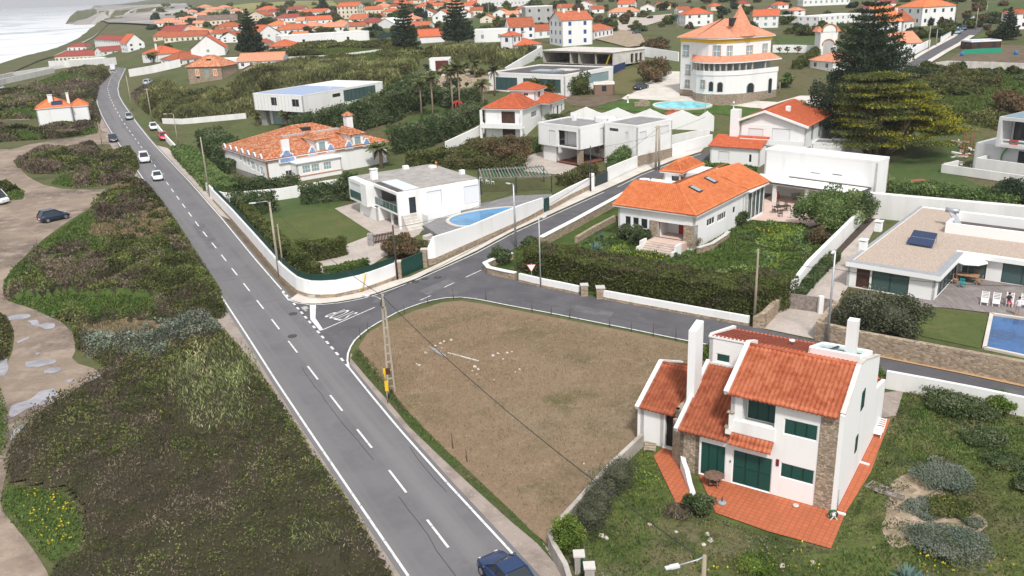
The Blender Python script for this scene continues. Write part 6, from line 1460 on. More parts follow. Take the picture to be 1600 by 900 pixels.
scrub('coastal_scrub','mixed green and brown scrub with dry grass between the parked dark car and the road',Z2,['dark','olive','brown','dark'],[(110,370,75,42,'grass'),(60,420,60,22,'grass'),(205,345,55,30,'brown'),(200,368,60,16,'dry'),(245,345,25,25,'dry'),(185,285,30,22,'dry'),(110,425,60,32,'brown'),(290,450,55,35,'dark'),(130,480,120,20,'grass'),(20,445,20,15,'grass'),(230,415,60,28,'dark')],hmax=1.3,cover=5.5)
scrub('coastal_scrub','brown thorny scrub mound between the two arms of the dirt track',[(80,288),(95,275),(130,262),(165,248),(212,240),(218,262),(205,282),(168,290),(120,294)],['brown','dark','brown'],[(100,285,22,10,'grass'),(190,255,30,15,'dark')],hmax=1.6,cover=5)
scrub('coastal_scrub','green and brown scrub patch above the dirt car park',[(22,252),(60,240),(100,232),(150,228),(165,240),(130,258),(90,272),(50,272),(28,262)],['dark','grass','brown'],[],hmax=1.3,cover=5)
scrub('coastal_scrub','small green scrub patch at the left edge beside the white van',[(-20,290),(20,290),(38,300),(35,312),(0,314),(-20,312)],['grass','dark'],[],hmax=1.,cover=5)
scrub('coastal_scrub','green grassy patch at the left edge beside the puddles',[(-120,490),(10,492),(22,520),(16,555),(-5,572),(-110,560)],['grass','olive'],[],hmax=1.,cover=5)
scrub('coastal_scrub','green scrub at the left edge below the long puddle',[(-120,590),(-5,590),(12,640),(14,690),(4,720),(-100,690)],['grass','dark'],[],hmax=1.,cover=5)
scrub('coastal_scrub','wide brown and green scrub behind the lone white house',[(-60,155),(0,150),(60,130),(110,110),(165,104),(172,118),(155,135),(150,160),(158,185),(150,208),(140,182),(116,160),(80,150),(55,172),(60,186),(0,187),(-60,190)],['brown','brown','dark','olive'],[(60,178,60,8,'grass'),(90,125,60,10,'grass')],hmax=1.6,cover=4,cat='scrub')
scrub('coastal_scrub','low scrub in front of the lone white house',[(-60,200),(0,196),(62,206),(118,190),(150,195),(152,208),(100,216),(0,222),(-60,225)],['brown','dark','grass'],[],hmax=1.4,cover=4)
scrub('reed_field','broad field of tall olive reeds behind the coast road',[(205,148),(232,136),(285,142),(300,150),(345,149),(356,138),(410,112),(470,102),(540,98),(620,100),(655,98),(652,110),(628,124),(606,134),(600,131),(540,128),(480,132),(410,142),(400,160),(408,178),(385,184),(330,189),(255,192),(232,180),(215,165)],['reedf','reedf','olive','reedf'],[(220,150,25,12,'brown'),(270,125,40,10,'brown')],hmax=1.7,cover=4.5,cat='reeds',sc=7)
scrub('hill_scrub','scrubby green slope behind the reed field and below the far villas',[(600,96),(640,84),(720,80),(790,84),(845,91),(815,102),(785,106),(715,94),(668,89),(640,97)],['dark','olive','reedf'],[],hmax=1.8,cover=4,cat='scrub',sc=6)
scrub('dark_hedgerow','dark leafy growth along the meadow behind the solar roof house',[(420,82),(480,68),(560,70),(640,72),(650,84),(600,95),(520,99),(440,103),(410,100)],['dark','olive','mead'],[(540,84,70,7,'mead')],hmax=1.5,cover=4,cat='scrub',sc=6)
scrub('rough_grass','rough green meadow grass on the right slope behind the cypress',[(1415,150),(1440,118),(1600,110),(1680,150),(1560,205),(1490,190)],['mead','grass','mead','olive'],[],hmax=1.4,cover=2.2,cat='grass',sc=6,mound=False)
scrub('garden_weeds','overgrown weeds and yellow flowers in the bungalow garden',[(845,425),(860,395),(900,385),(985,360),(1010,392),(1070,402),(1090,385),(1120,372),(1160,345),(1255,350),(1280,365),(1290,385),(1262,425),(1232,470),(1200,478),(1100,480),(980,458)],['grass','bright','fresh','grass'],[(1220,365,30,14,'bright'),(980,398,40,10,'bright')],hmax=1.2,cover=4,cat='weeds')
dots('yellow_flowers','yellow flowers scattered through the weeds of the bungalow garden',[(950,395),(1020,395),(1060,405),(1000,415),(955,405)],90,'flower',.2,.3); dots('yellow_flowers','patch of yellow flowers right of the bungalow garden bushes',[(1180,360),(1240,355),(1255,372),(1210,380)],90,'flower',.22,.35)
scrub('dry_grass','short dry grass and stubble covering the brown field',[(570,540),(590,515),(650,490),(700,476),(760,482),(880,505),(1000,528),(1090,548),(1050,620),(1000,690),(945,750),(860,845),(800,800),(700,705),(620,615),(585,580)],['dry','dry','dry','dry'],[],hmax=.25,cover=.16,cat='grass',mound=False,lk=1.6)
scrub('verge_grass','green grass strip between the gravel verge and the dry field',[(553,560),(560,545),(585,570),(610,607),(650,655),(700,705),(750,752),(810,808),(850,846),(866,880),(845,855),(798,812),(735,755),(690,713),(640,665),(602,618),(570,585)],['grass','grass','olive'],[],hmax=1.6,cover=3,cat='grass',mound=False)
GP=[(1003,700),(1022,716),(1056,790),(1112,806),(1200,836),(1298,862),(1323,806),(1362,742),(1392,660),(1415,612),(1450,622),(1600,655),(1680,675),(1760,1000),(1000,1040),(915,915),(885,905),(868,875),(866,848),(905,808),(955,752)]
scrub('garden_grass','rough garden grass and low weeds around the foreground house',GP,['grass','olive','grass','dry','fg'],[(1020,760,70,60,'grass'),(980,860,70,40,'grass'),(1320,850,60,40,'grass'),(1360,770,25,40,'dark'),(1345,800,36,50,'dark'),(1330,840,50,22,'dark'),(1240,862,80,14,'brown'),(1020,740,40,40,'bright'),(1170,860,60,12,'dark'),(1110,838,26,20,'brown'),(1570,880,120,40,'dark'),(1040,870,60,30,'fg'),(1070,830,40,30,'brown'),(1200,870,70,25,'fg'),(1560,800,60,60,'olive'),(1430,690,50,40,'grass'),(1390,715,30,30,'dark')],hmax=.75,cover=1.7,cat='grass',mound=False,holes=[[(1453+(x-1453)*.66,800+(y-800)*.6) for x,y in SANDP]])
dots('yellow_flowers','small yellow flowers at the bottom of the foreground garden',[(1080,880),(1250,850),(1290,880),(1280,900),(1080,900)],50,'flower',.10,.3); dots('yellow_flowers','yellow and white flowers at the bottom right of the garden',[(1430,870),(1540,860),(1590,890),(1440,900)],70,'flower',.10,.25); dots('yellow_flowers','yellow flowers on the low green mat beside the silver carpet plants',[(1460,790),(1500,780),(1515,800),(1500,808)],50,'flower',.10,.3)
# ---- single plants
def bush(name,label,px,py,w,top,sp,lumps=12,cat='bush',dens=1.,kr=1.,flat=False,lift=0.,asp=.55,core=True,up=.25,dz=None,group=None,lk=2.2,lr=.42):
    if flat: pb=at(px,py); hh=hgt(px,py,top)*.42; p=at(px,py*.5+top*.5+3)
    else: p=at(px,py-(py-top)*.12); hh=hgt(px,py,top)*.88
    d=dist(p); m=d/F; rx=w*m/2
    rz=hh/2*1.05; n=int(min(30000,dens*5.5*(4*math.pi*rx*rx*.5+4*math.pi*rx*rz*.5)/lsz(d,lk)**2*.6)); n=max(n,250)
    f=Fol(); rng=np.random.default_rng(int(px*13+py*7)); s=SPC[sp]
    f.shell((0,0,rz*.92+lift),(rx,rx*kr,rz),n,lsz(d,lk),s,lumps=lumps,lr=lr,rng=rng,flat=flat,aspect=asp,core=core,up=up)
    o=f.build(name,None,p); return tag(o,label,cat,group)
def tree(name,label,px,py,top,w,sp,trunk=.3,lumps=16,cat='tree',dens=1.,group=None,bark=None,lr=.42,lk=2.2,core=False,spread=.8,base=.35):
    p=at(px,py); d=dist(p); hh=hgt(px,py,top); rx=w*d/F/2; root=thing(name,label,cat,p,0,group); rng=np.random.default_rng(int(px*17+py))
    m=MB(); r0=max(.10,hh*.03*trunk/.3); m.tube([(0,0,-.3),(.1,0,hh*.3),(.05,.1,hh*.55),(0,0,hh*.8)],[r0*1.3,r0,r0*.7,r0*.25],7)
    for k in range(5):
        a=k*2.4+rng.random(); z=hh*(.32+.08*k); m.tube([(0.05,0,z),(math.cos(a)*rx*.4,math.sin(a)*rx*.4,z+hh*.14),(math.cos(a)*rx*spread,math.sin(a)*rx*spread,z+hh*.22)],[r0*.5,r0*.3,r0*.1],5)
    m.build('trunk',bark or M('bark',(.13,.10,.075),.9,.25,2,bump=.3),root)
    rz=hh*(1-base)/2; n=int(min(26000,dens*5.*(4*math.pi*rx*rz)/lsz(d,lk)**2*.6)); f=Fol(); f.shell((0,0,hh-rz),(rx,rx,rz),n,lsz(d,lk),SPC[sp],lumps=lumps,lr=lr,rng=rng,core=core); f.build('crown',root); return root
def hedge(name,label,pp,w,hh,sp,cat='hedge',dens=1.,rough=.12,taper=.9):
    P=[np.array(at(*p)) for p in pp]; rng=np.random.default_rng(int(pp[0][0]*3+pp[0][1])); f=Fol(); s=SPC[sp]; o0=P[0].copy()
    HH=hh if hasattr(hh,'__len__') else [hh]*len(P)
    for i in range(len(P)-1):
        a,b=P[i]-o0,P[i+1]-o0; L=np.linalg.norm((b-a)[:2]); u=(b-a)/L; nn=np.array([-u[1],u[0],0]); d=dist(P[i]); l=lsz(d); 
        area=L*(w+2*HH[i]); n=int(dens*4.2*area/(l*l*.275)*.55)+20
        t=rng.random(n)*(1+w/L*.6)-w/L*.3; hz=HH[i]+(HH[i+1]-HH[i])*np.clip(t,0,1); q=rng.random(n)*(w+2*HH[i])
        top=(q>HH[i])&(q<HH[i]+w); side=np.where(q<=HH[i],-1,1)
        off=np.where(top,q-HH[i]-w/2,side*w/2*taper); z=np.where(top,hz,np.where(q<=HH[i],q/HH[i],(q-HH[i]-w)/HH[i])*hz)
        c=a+np.outer(t,b-a)+np.outer(off,nn); c[:,2]+=z; bump_=(noise(c[:,0]+o0[0],c[:,1]+o0[1]+z,1.3)-.5)*rough*4
        c+=rng.normal(size=c.shape)*rough*.6; c[:,2]+=bump_*np.where(top,1,0); c+=np.outer(np.where(top,0,side)*bump_*.6,nn)
        tone=noise(c[:,0]+o0[0],c[:,1]+o0[1]+z*1.3,1.6,4); ci=np.clip((tone*1.5-.25+.3*(rng.random(n)-.5))*len(s),0,len(s)-.01).astype(int)
        f.leaves(c,l,s[ci],up=.3,rng=rng,out=np.outer(np.where(top,0,side)*.5,nn)+np.outer(np.where(top,.5,0),[0,0,1]))
        # solid green heart of the hedge
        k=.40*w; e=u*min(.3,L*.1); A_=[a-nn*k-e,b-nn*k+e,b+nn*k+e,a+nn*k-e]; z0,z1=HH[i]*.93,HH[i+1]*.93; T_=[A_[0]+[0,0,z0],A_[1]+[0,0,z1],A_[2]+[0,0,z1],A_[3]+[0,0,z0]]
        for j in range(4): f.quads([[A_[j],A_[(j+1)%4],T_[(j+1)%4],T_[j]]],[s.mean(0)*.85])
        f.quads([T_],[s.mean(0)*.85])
    return tag(f.build(name,None,tuple(o0)),label,cat)
hedge('hedge','long tall olive brown hedge along the front of the bungalow garden',[(838,420),(880,432),(940,447),(1000,459),(1060,470),(1120,481),(1165,490),(1205,475)],4.2,[2.6,3.0,3.0,3.0,3.0,3.0,3.0,2.8],'hedgebig')
hedge('hedge','clipped hedge behind the curved white corner wall',[(372,322),(400,360),(430,392),(452,415),(478,432),(495,434)],1.6,[2.0,2.2,2.3,2.5,2.3,1.6],'dark'); hedge('hedge','square clipped hedge block at the edge of the small lawn',[(472,402),(500,406),(535,398)],1.6,2.1,'dark')
hedge('hedge','low hedge inside the corner wall beside the pale drive',[(512,431),(545,428),(570,420)],1.2,1.1,'grass')
hedge('hedge','broad flat clipped hedge beside the coast road wall of the azulejo villa',[(286,243),(312,270),(338,296),(352,306)],4.0,1.9,'fresh')
hedge('hedge','tall dark green hedge mass between the solar roof house and the palm lawn',[(470,207),(520,203),(565,199),(605,188),(640,170),(662,152)],6.,[3.0,4.2,5.2,5.6,5.4,4.5],'gloss',rough=.5); hedge('hedge','dark rounded hedge along the lower side of the palm lawn',[(620,238),(655,230),(690,217),(722,200),(750,188)],4.,[4.4,4.4,4.0,3.6,3.2],'gloss',rough=.45)
hedge('hedge','dark hedge between the palm lawn and the rock garden',[(672,158),(705,166),(745,158)],3.,3.0,'gloss',rough=.35)
hedge('hedge','clipped green hedge left of the white box house',[(786,238),(812,240),(840,236)],2.5,2.6,'fresh'); hedge('hedge','clipped dark hedge behind the orange roofed bungalow',[(1100,268),(1135,272),(1176,276)],1.6,1.4,'grass')
hedge('hedge','low dark planting along the white wall of the gravel drive',[(1243,468),(1262,448),(1285,424),(1305,404)],1.0,.8,'gloss'); hedge('hedge','shrubs spilling over the stepped white street wall',[(955,272),(980,260),(1003,248),(1015,242)],1.6,2.9,'fresh',rough=.3)
hedge('hedge','trimmed hedge around the garden of the white box house',[(880,290),(905,280),(925,272)],2.,1.6,'olive',rough=.3); hedge('hedge','dark hedge strip at the edge of the far gate drive',[(1245,108),(1262,97),(1276,86)],2.,1.6,'dark',rough=.3)
hedge('hedge','trailing hedge in front of the azulejo villa bay window',[(372,300),(400,303),(430,302),(462,298)],2.4,2.2,'gloss',rough=.35); hedge('hedge','leafy dark hedge on the white wall behind the small lawn',[(476,318),(505,316),(540,312)],1.8,2.6,'gloss',rough=.3); hedge('hedge','hedge corner left of the small lawn',[(372,332),(395,336),(425,330)],2.2,2.6,'gloss',rough=.3)
hedge('hedge','hedge beside the villa lawn on the seaward side',[(330,232),(350,248),(366,262)],5.,3.6,'gloss',rough=.4); hedge('hedge','small square hedge beside the left wall of the villa',[(352,266),(366,270)],3.,2.2,'gloss')
hedge('hedge','ragged growth on the roadside below the palm wall',[(700,255),(740,240),(770,232)],3,1.8,'olive',rough=.4); hedge('hedge','clipped hedge behind the roof of the pool house',[(642,258),(690,254),(740,258)],3,2.2,'dark',rough=.2); hedge('hedge','hedge bank left of the flat roofed box house',[(700,262),(750,262),(810,268)],3,1.6,'olive',rough=.4)
hedge('hedge','overgrown green bank along the tall white ledge wall',[(1395,300),(1450,306),(1520,315),(1580,322)],3.5,1.2,'fresh',rough=.35)
B=bush
B('bush','large rounded glossy green tree-like bush beside the covered terrace',1293,366,88,288,'fresh',18,'bush',lr=.36); B('bush','dark round bush just behind the large rounded one by the drive wall',1330,352,62,292,'gloss',14); B('bush','brownish olive shrub in front of the large rounded bush',1276,386,36,352,'rust',8)
B('bush','big leafy bush behind the stone wall left of the pool lawn',1340,525,74,448,'fg',16,lr=.4); B('bush','big leafy bush behind the stone wall nearest the pool lawn',1392,532,92,458,'fg',18,lr=.4)
B('bush','large dark domed shrub in the right hand garden',1487,660,98,610,'gloss',14,flat=True); B('bush','bright green bush against the plain white road wall',1558,648,46,616,'bright',9); B('bush','dark domed shrub right of the pale sandy patch',1544,704,64,671,'gloss',10,flat=True); B('bush','low dark domed shrub close to the right edge',1572,738,58,711,'gloss',10,flat=True); B('bush','dark shrub cut by the right edge of the garden',1603,772,40,744,'gloss',8)
B('bush','broad silver green carpet plant beside the wooden planks',1480,772,84,728,'silver',12,flat=True,lk=1.8); B('bush','small silver plant between the sandy patches',1432,800,44,780,'silver',8,flat=True,lk=1.8); B('bush','second small silver plant at the edge of the sand',1448,815,30,798,'silver',6,flat=True,lk=1.8); B('bush','large pale silver mat at the lower edge of the sand',1470,866,110,830,'silver',14,flat=True,lk=1.8); B('bush','pale silver tuft right of the sandy patch',1520,825,30,808,'silver',6,flat=True,lk=1.8); B('bush','low green mat with yellow flowers beside the sand',1485,806,70,780,'dark',10,flat=True)
B('bush','grey green feathery shrub beside the concrete wall nearest the house',968,772,62,712,'fg',12,asp=.25,up=.8); B('bush','grey green feathery shrub in the middle of the concrete wall',938,805,66,745,'fg',12,asp=.25,up=.8); B('bush','grey green feathery shrub behind the bright green bush',925,835,66,775,'fg',12,asp=.25,up=.8); B('bush','bright green bush in the corner of the concrete wall',888,872,58,806,'bright',12); B('bush','dark green leafy shrub at the end of the sloping white wall',1096,808,48,770,'gloss',10)
B('bush','yellow flowering bush at the bottom of the garden',1180,900,60,868,'bright',9,flat=True); B('bush','purplish heather clump beside the terracotta path end',1060,812,40,790,'brown',8,flat=True); B('bush','bright green bush by the gable corner of the house',1373,606,24,574,'bright',7); B('bush','small green bush behind the tall chimney',1103,565,20,540,'bright',6)
B('bush','dark green bush left of the bungalow steps',1000,388,36,352,'gloss',9); B('bush','dark green climber under the bungalow windows',978,380,34,345,'gloss',8); B('bush','dark green bush between the steps and the bungalow windows',1012,384,26,356,'gloss',7); B('bush','green bush at the right wall of the bungalow',1150,356,36,328,'gloss',8); B('bush','pink flowering bush beside the bungalow planter',1127,362,16,346,'pink',5,'shrub'); B('bush','dry reed clump beside the bungalow steps',1086,392,22,366,'dry',6,asp=.2,up=1.2)
B('bush','brown olive shrub behind the green driveway gate',626,404,78,366,'rust',13,lr=.36); B('bush','dark bush at the left end of the pool house',548,318,42,262,'gloss',10); B('bush','round dark bush on the planter at the junction nose',786,416,38,386,'gloss',8); B('bush','small dark bush behind the planter at the junction nose',829,388,26,366,'gloss',7); B('bush','potted spiky plant above the pool house steps',668,342,22,322,'gloss',6)
B('bush','big brown rounded bush in front of the hip roofed house',795,262,82,208,'rust',16,lr=.36); B('bush','dark bush below the balcony of the hip roofed house',868,196,36,176,'gloss',8)
B('bush','dark evergreen bush left of the small wooden kiosk',905,152,44,114,'dark',10,'tree'); B('bush','dark evergreen bush behind the hip roofed house roof',868,152,50,118,'dark',10,'tree'); B('bush','dark evergreen bush in front of the dark roofed house glass',842,152,36,122,'dark',8,'tree')
B('bush','bush of brown twigs above the white wall right of the concrete shell',1025,88,46,56,'rust',9,lr=.36); B('bush','wide grey green bare bush on the brown lawn',1020,132,64,90,'rust',12,core=False,lr=.34,dens=.6); B('bush','dark bush in the rough meadow, left of a pair',1472,152,26,133,'dark',7); B('bush','dark bush in the rough meadow, right of a pair',1498,152,30,132,'dark',7); B('bush','feathery dark pine bush at the right edge above the white ledge wall',1588,322,64,278,'pine',12); B('bush','brown bush beside the roof of the unfinished house',1580,185,60,145,'rust',10)
B('bush','bush beside the curved end of the mansion',1228,140,24,114,'fresh',7); B('bush','dark bush by the white garage of the gate house',1228,40,26,24,'dark',6); B('bush','dark clump left of the hill road',1448,118,34,98,'dark',8); B('bush','dark bushes right of the hill road near the plots',1485,118,30,100,'olive',7)
T=tree
T('tree','bare grey street tree beside the carport palm',934,250,222,16,'rust',.2,6,dens=.4); T('tree','small dark tree beside the coast road roundabout houses',240,98,80,20,'dark',.4,7); T('tree','round green tree left of the lone blue door house',262,80,68,16,'dark',.3,6)
for i,(px,py,tp,w) in enumerate([(1218,84,74,8),(1230,84,73,9),(1246,84,72,10)]): T('tree','pollarded little tree against the white wall left of the gate tower',px,py,tp,w,'rust',.4,4,group='pollarded trees by the white wall',dens=.6)
# ---- monkey-puzzle-like conifers: tiers of branches round a straight trunk
def conifer(label,px,py,top,w,tiers=16,name='conifer',base=.12,droop=.05,hh=None,kk=1.):
    p=at(px,py); d=dist(p); hh=hh or hgt(px,py,top); R=w*d/F/2; root=thing(name,label,'conifer',p); rng=np.random.default_rng(int(px*5)); m=MB(); r0=hh*.018
    m.tube([(0,0,-.4),(0,0,hh*.5),(0,0,hh)],[r0*1.4,r0*.9,.04],8)
    f=Fol(); l=lsz(d,2.0)
    for t in range(tiers):
        u=t/(tiers-1); z=hh*(base+(1-base)*u**.92*.985); r=R*(1-u)**.75*(.92+.16*rng.random())+.12; nb=int(6+3*(1-u)); a0=rng.random()*6.3
        for b in range(nb):
            a=a0+2*math.pi*b/nb+rng.normal()*.08; rr=r*(.75+.35*rng.random()); e=np.array([math.cos(a),math.sin(a),0])
            m.tube([(0,0,z),tuple(e*rr*.55+[0,0,z-droop*rr]),tuple(e*rr+[0,0,z+rr*.10])],[max(.03,r0*.25*(1-u)),max(.02,r0*.15*(1-u)),.012],4,cap=False)
            n=int(kk*max(14,rr*rr*.9/(l*l*.275)*.55+rr*6/l)); s=rng.random(n)**.7; side=np.array([-e[1],e[0],0]); wv=(.06+.22*s*(1.15-s))*rr*rng.normal(size=n)
            P=np.outer(s*rr,e)+np.outer(wv,side); P[:,2]+=z-droop*rr*np.sin(s*math.pi)+.10*rr*s*s+rng.normal(size=n)*.05*rr
            f.leaves(P,l*1.05,SPC['pine'][rng.integers(3,size=n)],up=.4,aspect=.42,rng=rng,out=np.tile(e*.9,(n,1)))
    m.build('trunk',M('bark',(.13,.10,.075)),root); f.build('crown',root); return root
conifer('very tall dark tiered conifer rising behind the yellow green cypress',1347,222,-30,158,20,base=.14,kk=1.0)
conifer('tall dark tiered conifer standing in front of the far white villa',716,70,-14,54,15); conifer('tall dark tiered conifer left of the red roofed garage on the meadow',634,80,-4,44,15); conifer('dense dark tiered conifer beside the big gabled house',394,86,14,44,15,kk=1.6); conifer('small dark tiered conifer near the vegetable plots',1573,62,12,30,12,kk=1.4); conifer('far dark conifer in front of the yellow green hill',506,24,-8,22,10,kk=1.4); conifer('small conifer by the villa with dark green shutters',1452,40,26,12,9)
# ---- cypress with yellow tips: layered flat sprays over thick bare trunks
def cypress():
    p=at(1372,246); d=dist(p); root=thing('cypress','huge spreading cypress with yellow tipped foliage over bare twisted trunks','tree',p); rng=np.random.default_rng(5); m=MB(); k=d/F
    up=-DN; 
    for i in range(9):
        a=i*.8+.3; b=np.array([math.cos(a)*1.2,math.sin(a)*1.0,-.3]); t=np.array([math.cos(a)*(3+4*rng.random())+2.0,math.sin(a)*3.5,5.5+3*rng.random()]); mid=b*.5+t*.5+np.array([rng.normal()*.8,rng.normal()*.6,-.3])
        m.tube([tuple(b),tuple(mid),tuple(t),tuple(t+[rng.normal()*1.2,rng.normal(),2.2])],[.48,.33,.2,.06],7)
        for j in range(3): q=t+np.array([rng.normal()*2.2,rng.normal()*1.6,rng.random()*1.8]); m.tube([tuple(mid),tuple((mid+q)/2+[0,0,.4]),tuple(q)],[.16,.11,.04],5)
    m.build('trunk',M('cypress_bark',(.17,.125,.095),.9,.25,1.5,bump=.4),root)
    f=Fol(); l=lsz(d,2.1)
    # sprays: flat plates, wide low down on the right, narrower towards the top
    for i in range(330):
        lev=rng.integers(0,8); z=5.4+lev*1.08+rng.normal()*.16; u=(z-5.4)/8.6; cx=4.4*(1-u)-1.8*u; R=9.0*max(.02,1-u)**.65+1.6; a=rng.random()*6.28; r=R*math.sqrt(rng.random())*1.0
        c=np.array([cx+r*math.cos(a),r*math.sin(a)*.75,z-.30*r*(1-u)+.6]); n=int(330); s=np.array([2.1,1.7,.20])*(.6+.7*rng.random()); q=rng.normal(size=(n,3))*.55*s+c; q[:,2]+=.10*rng.random()
        tip=.62+.55*((q[:,2]-c[2])/s[2]-.05)+.12*rng.normal(size=n); yl=rng.random()<((.78 if math.cos(a)>-.1 else .4) if r/R>.35 else .25)*(1-1.1*max(0,u-.3))
        col=np.where((tip>.55)[:,None]&yl,SPC['yellowc'][rng.integers(4,size=n)],SPC['dark'][rng.integers(3,size=n)])
        f.leaves(q,l,col,up=.5,aspect=.4,rng=rng,out=np.tile(np.array([math.cos(a),math.sin(a),.2])*.6,(n,1)))
    f.build('crown',root)
cypress()
# ---- palms
def palm(label,px,py,top,w,fat=False,group=None,dead=.4):
    p=at(px,py); d=dist(p); hh=hgt(px,py,top); R=w*d/F/2; root=thing('palm_tree',label,'palm',p,0,group); rng=np.random.default_rng(int(px*3+py)); m=MB(); tr=.32 if fat else .17
    ht=max(.6,hh-R*.35); m.tube([(0,0,-.3),(.1,0,ht*.5),(0,.05,ht)],[tr*1.3,tr,tr*1.05],8); m.build('trunk',M('palm_trunk',(.26,.20,.15),.9,.2,3,bump=.3),root)
    def fronds(n,e0,e1,sp,rk):
        f=Fol()
        for k in range(n):
            a=2*math.pi*k/n*1.618+rng.random()*.5; el=e0+(e1-e0)*rng.random(); e=np.array([math.cos(a),math.sin(a),0]); s=np.linspace(.05,1,16); L=R*rk*(.85+.3*rng.random()); x=L*s*math.cos(el); z=L*(s*math.sin(el)-.42*s*s); side=np.array([-e[1],e[0],0]); wd=.26*L*np.sin(np.clip(s*3.3,0,math.pi))**.6*.9
            for sg in (-1,1):
                A=np.outer(x,e)+np.outer(z,[0,0,1])+[0,0,ht]; T_=A+np.outer(sg*wd,side)+np.outer(wd*.45,e)-np.outer(wd*.5,[0,0,1]); B_=A+np.outer(np.full(16,L*.075),e)
                V=np.stack([A,B_,T_,T_-np.outer(np.full(16,L*.05),e)],1); f.quads(V,SPC[sp][rng.integers(2,size=16)])
        return f
    fronds(26 if fat else 22,.1,1.25,'palm',1).build('crown',root)
    if dead: fronds(14 if fat else 9,-1.2,-.5,'deadpalm',.75).build('dead_fronds',root)
    return root
PG='tall palms around the palm lawn'
for px,py,tp,w,l in [(659,186,126,22,'slim palm at the left end of the palm lawn'),(677,191,117,24,'taller palm second from the left on the palm lawn'),(708,188,108,24,'palm just left of the round red sculpture on the lawn'),(719,186,100,26,'tallest palm just right of the round red sculpture'),(755,172,128,24,'palm at the right end of the palm lawn'),(773,150,106,24,'palm in front of the dark roofed house glass'),(700,132,104,20,'palm in the rock garden below the small shed'),(742,122,96,20,'palm in the rock garden near the pale boulders'),(640,112,98,18,'low palm beside the small shed')]: palm(l,px,py,tp-3,w*1.35,group=PG)
palm('fat bushy palm with hanging dead fronds at the right end of the azulejo villa',596,262,222,44,True); palm('fat young palm in front of the solar roof house',449,202,174,30,True); palm('short palm left of the solar roof house',403,196,177,20,True); palm('palm beside the carport of the white box house',966,250,220,30,True); palm('low spreading palm at the end of the long white building',1373,300,272,44,True,dead=0); palm('ragged palm beside the carport wall',945,240,222,18)
# ---- agaves
def agave(label,px,py,r,sp='agave'):
    p=at(px,py); rng=np.random.default_rng(int(px)); f=Fol()
    for k in range(26):
        a=k*2.4; el=.25+1.1*k/26; L=r*(.9+.2*rng.random()); e=np.array([math.cos(a)*math.cos(el),math.sin(a)*math.cos(el),math.sin(el)]); side=np.array([-math.sin(a),math.cos(a),0]); w=.11*r
        f.quads([[np.zeros(3),e*L*.4+side*w,e*L,e*L*.4-side*w]],[SPC[sp][k%2]])
    tag(f.build('agave',None,p),label,'agave')
agave('blue grey agave on the lawn in front of the bungalow',931,396,1.5); agave('agave leaves poking up at the bottom edge of the garden',1418,912,1.1); agave('second agave at the bottom edge, right of the first',1442,918,.8); agave('small agave on the bank above the street wall',940,372,.8)
# ------------------------------------------------------------------ far houses
def far(label,A,B,top,depth,roof='hip',rm=None,wm=None,win='win',rows=1,rise=None,oh=.3,name='house',chim=0,zextra=0,cat='house',front=True,side=True,spacing=2.6,group=None,wh=1.1):
    h=House(name,label,cat,A,B,group=group); W=h.w; hh=max(2.2,h.fp((A[0]+B[0])/2,top,0)[2]); wm=wm or WHITE
    def wins(w):
        n=max(1,int((w-.8)/spacing)); out=[]
        for r in range(rows):
            zb=hh*(r+.35)/rows if rows>1 else hh*.32; hz=min(wh*1.15,hh/rows*.5)
            for i in range(n):
                c=w*(i+.5)/n; out.append((c-wh*.45,c+wh*.45,zb,zb+hz,win))
        return out
    op={}
    if front and win: op['f']=wins(W)
    if side and win: op['r']=wins(depth); op['l']=wins(depth)
    h.block(0,W,0,depth,0,hh,op,mat=wm)
    rm=rm or TILE_R; rm={0:rm,1:rm,2:TILE_A,3:TILE_D,4:rm}[int(A[0]*7+A[1]*3)%5] if rm in (TILE_R,TILE_O) else rm; rise=rise or min(W,depth)*.24
    if roof=='hip': h.hip(0,W,0,depth,hh,rise,oh,rm,0,eaves=False)
    elif roof=='gx': h.hip(0,W,0,depth,hh,rise,oh,rm,0,ends='gg',axis='x',eaves=False,gmat=wm)
    elif roof=='gy': h.hip(0,W,0,depth,hh,rise,oh,rm,0,ends='gg',axis='y',eaves=False,gmat=wm)
    else: h.flat(0,W,0,depth,hh,rm,.2)
    for c in range(chim): x=W*(.25+.5*c); h.chimney(x,depth*.45,hh,hh+rise+.9,.6,.6,cap=False)
    return h
MAROON=tile_mat('tile_maroon',(.24,.05,.045),(.32,.08,.06))
BRROOF=M('brown_sheet_roof',(.17,.12,.10),.9,.15,.5)
MROOF=M('pale_metal_roof',(.60,.60,.64),.5,.05,.4)
far('long white seaside house with a maroon ridge roof at the end of the sea front',(150,78),(197,81),63,9,'gx',MAROON,rows=2)
far('white house with its gable to the road beside the long seaside house',(200,82),(228,80),67,12,'gy',TILE_R,win='winb',rows=2,rise=4)
far('low seafront building with a maroon hipped roof and glazed front',(87,99),(157,96),87,9,'hip',MAROON,CREAM,spacing=1.8); far('small maroon roofed pavilion above the low seafront building',(106,82),(136,81),73,8,'hip',MAROON)
far('small white house with maroon gable between the seafront and the road',(160,88),(196,85),79,8,'gx',MAROON); far('plain white flat roofed terrace block below the seafront house',(112,104),(176,99),92,6,'flat',WHITE2)
far('big white gabled house facing the reed field with blue upper windows',(300,95),(354,92),76,15,'gy',TILE_R,win='winl',rows=2,rise=4.6,spacing=7,chim=0)
far('long orange roofed wing with a blue door beside the road bend',(247,97),(291,93),83,13,'hip',TILE_R,win='bdoor',spacing=6,chim=1); far('white house with a low orange hipped roof squeezed behind the stone ruin',(278,104),(334,98),93,10,'hip',TILE_O)
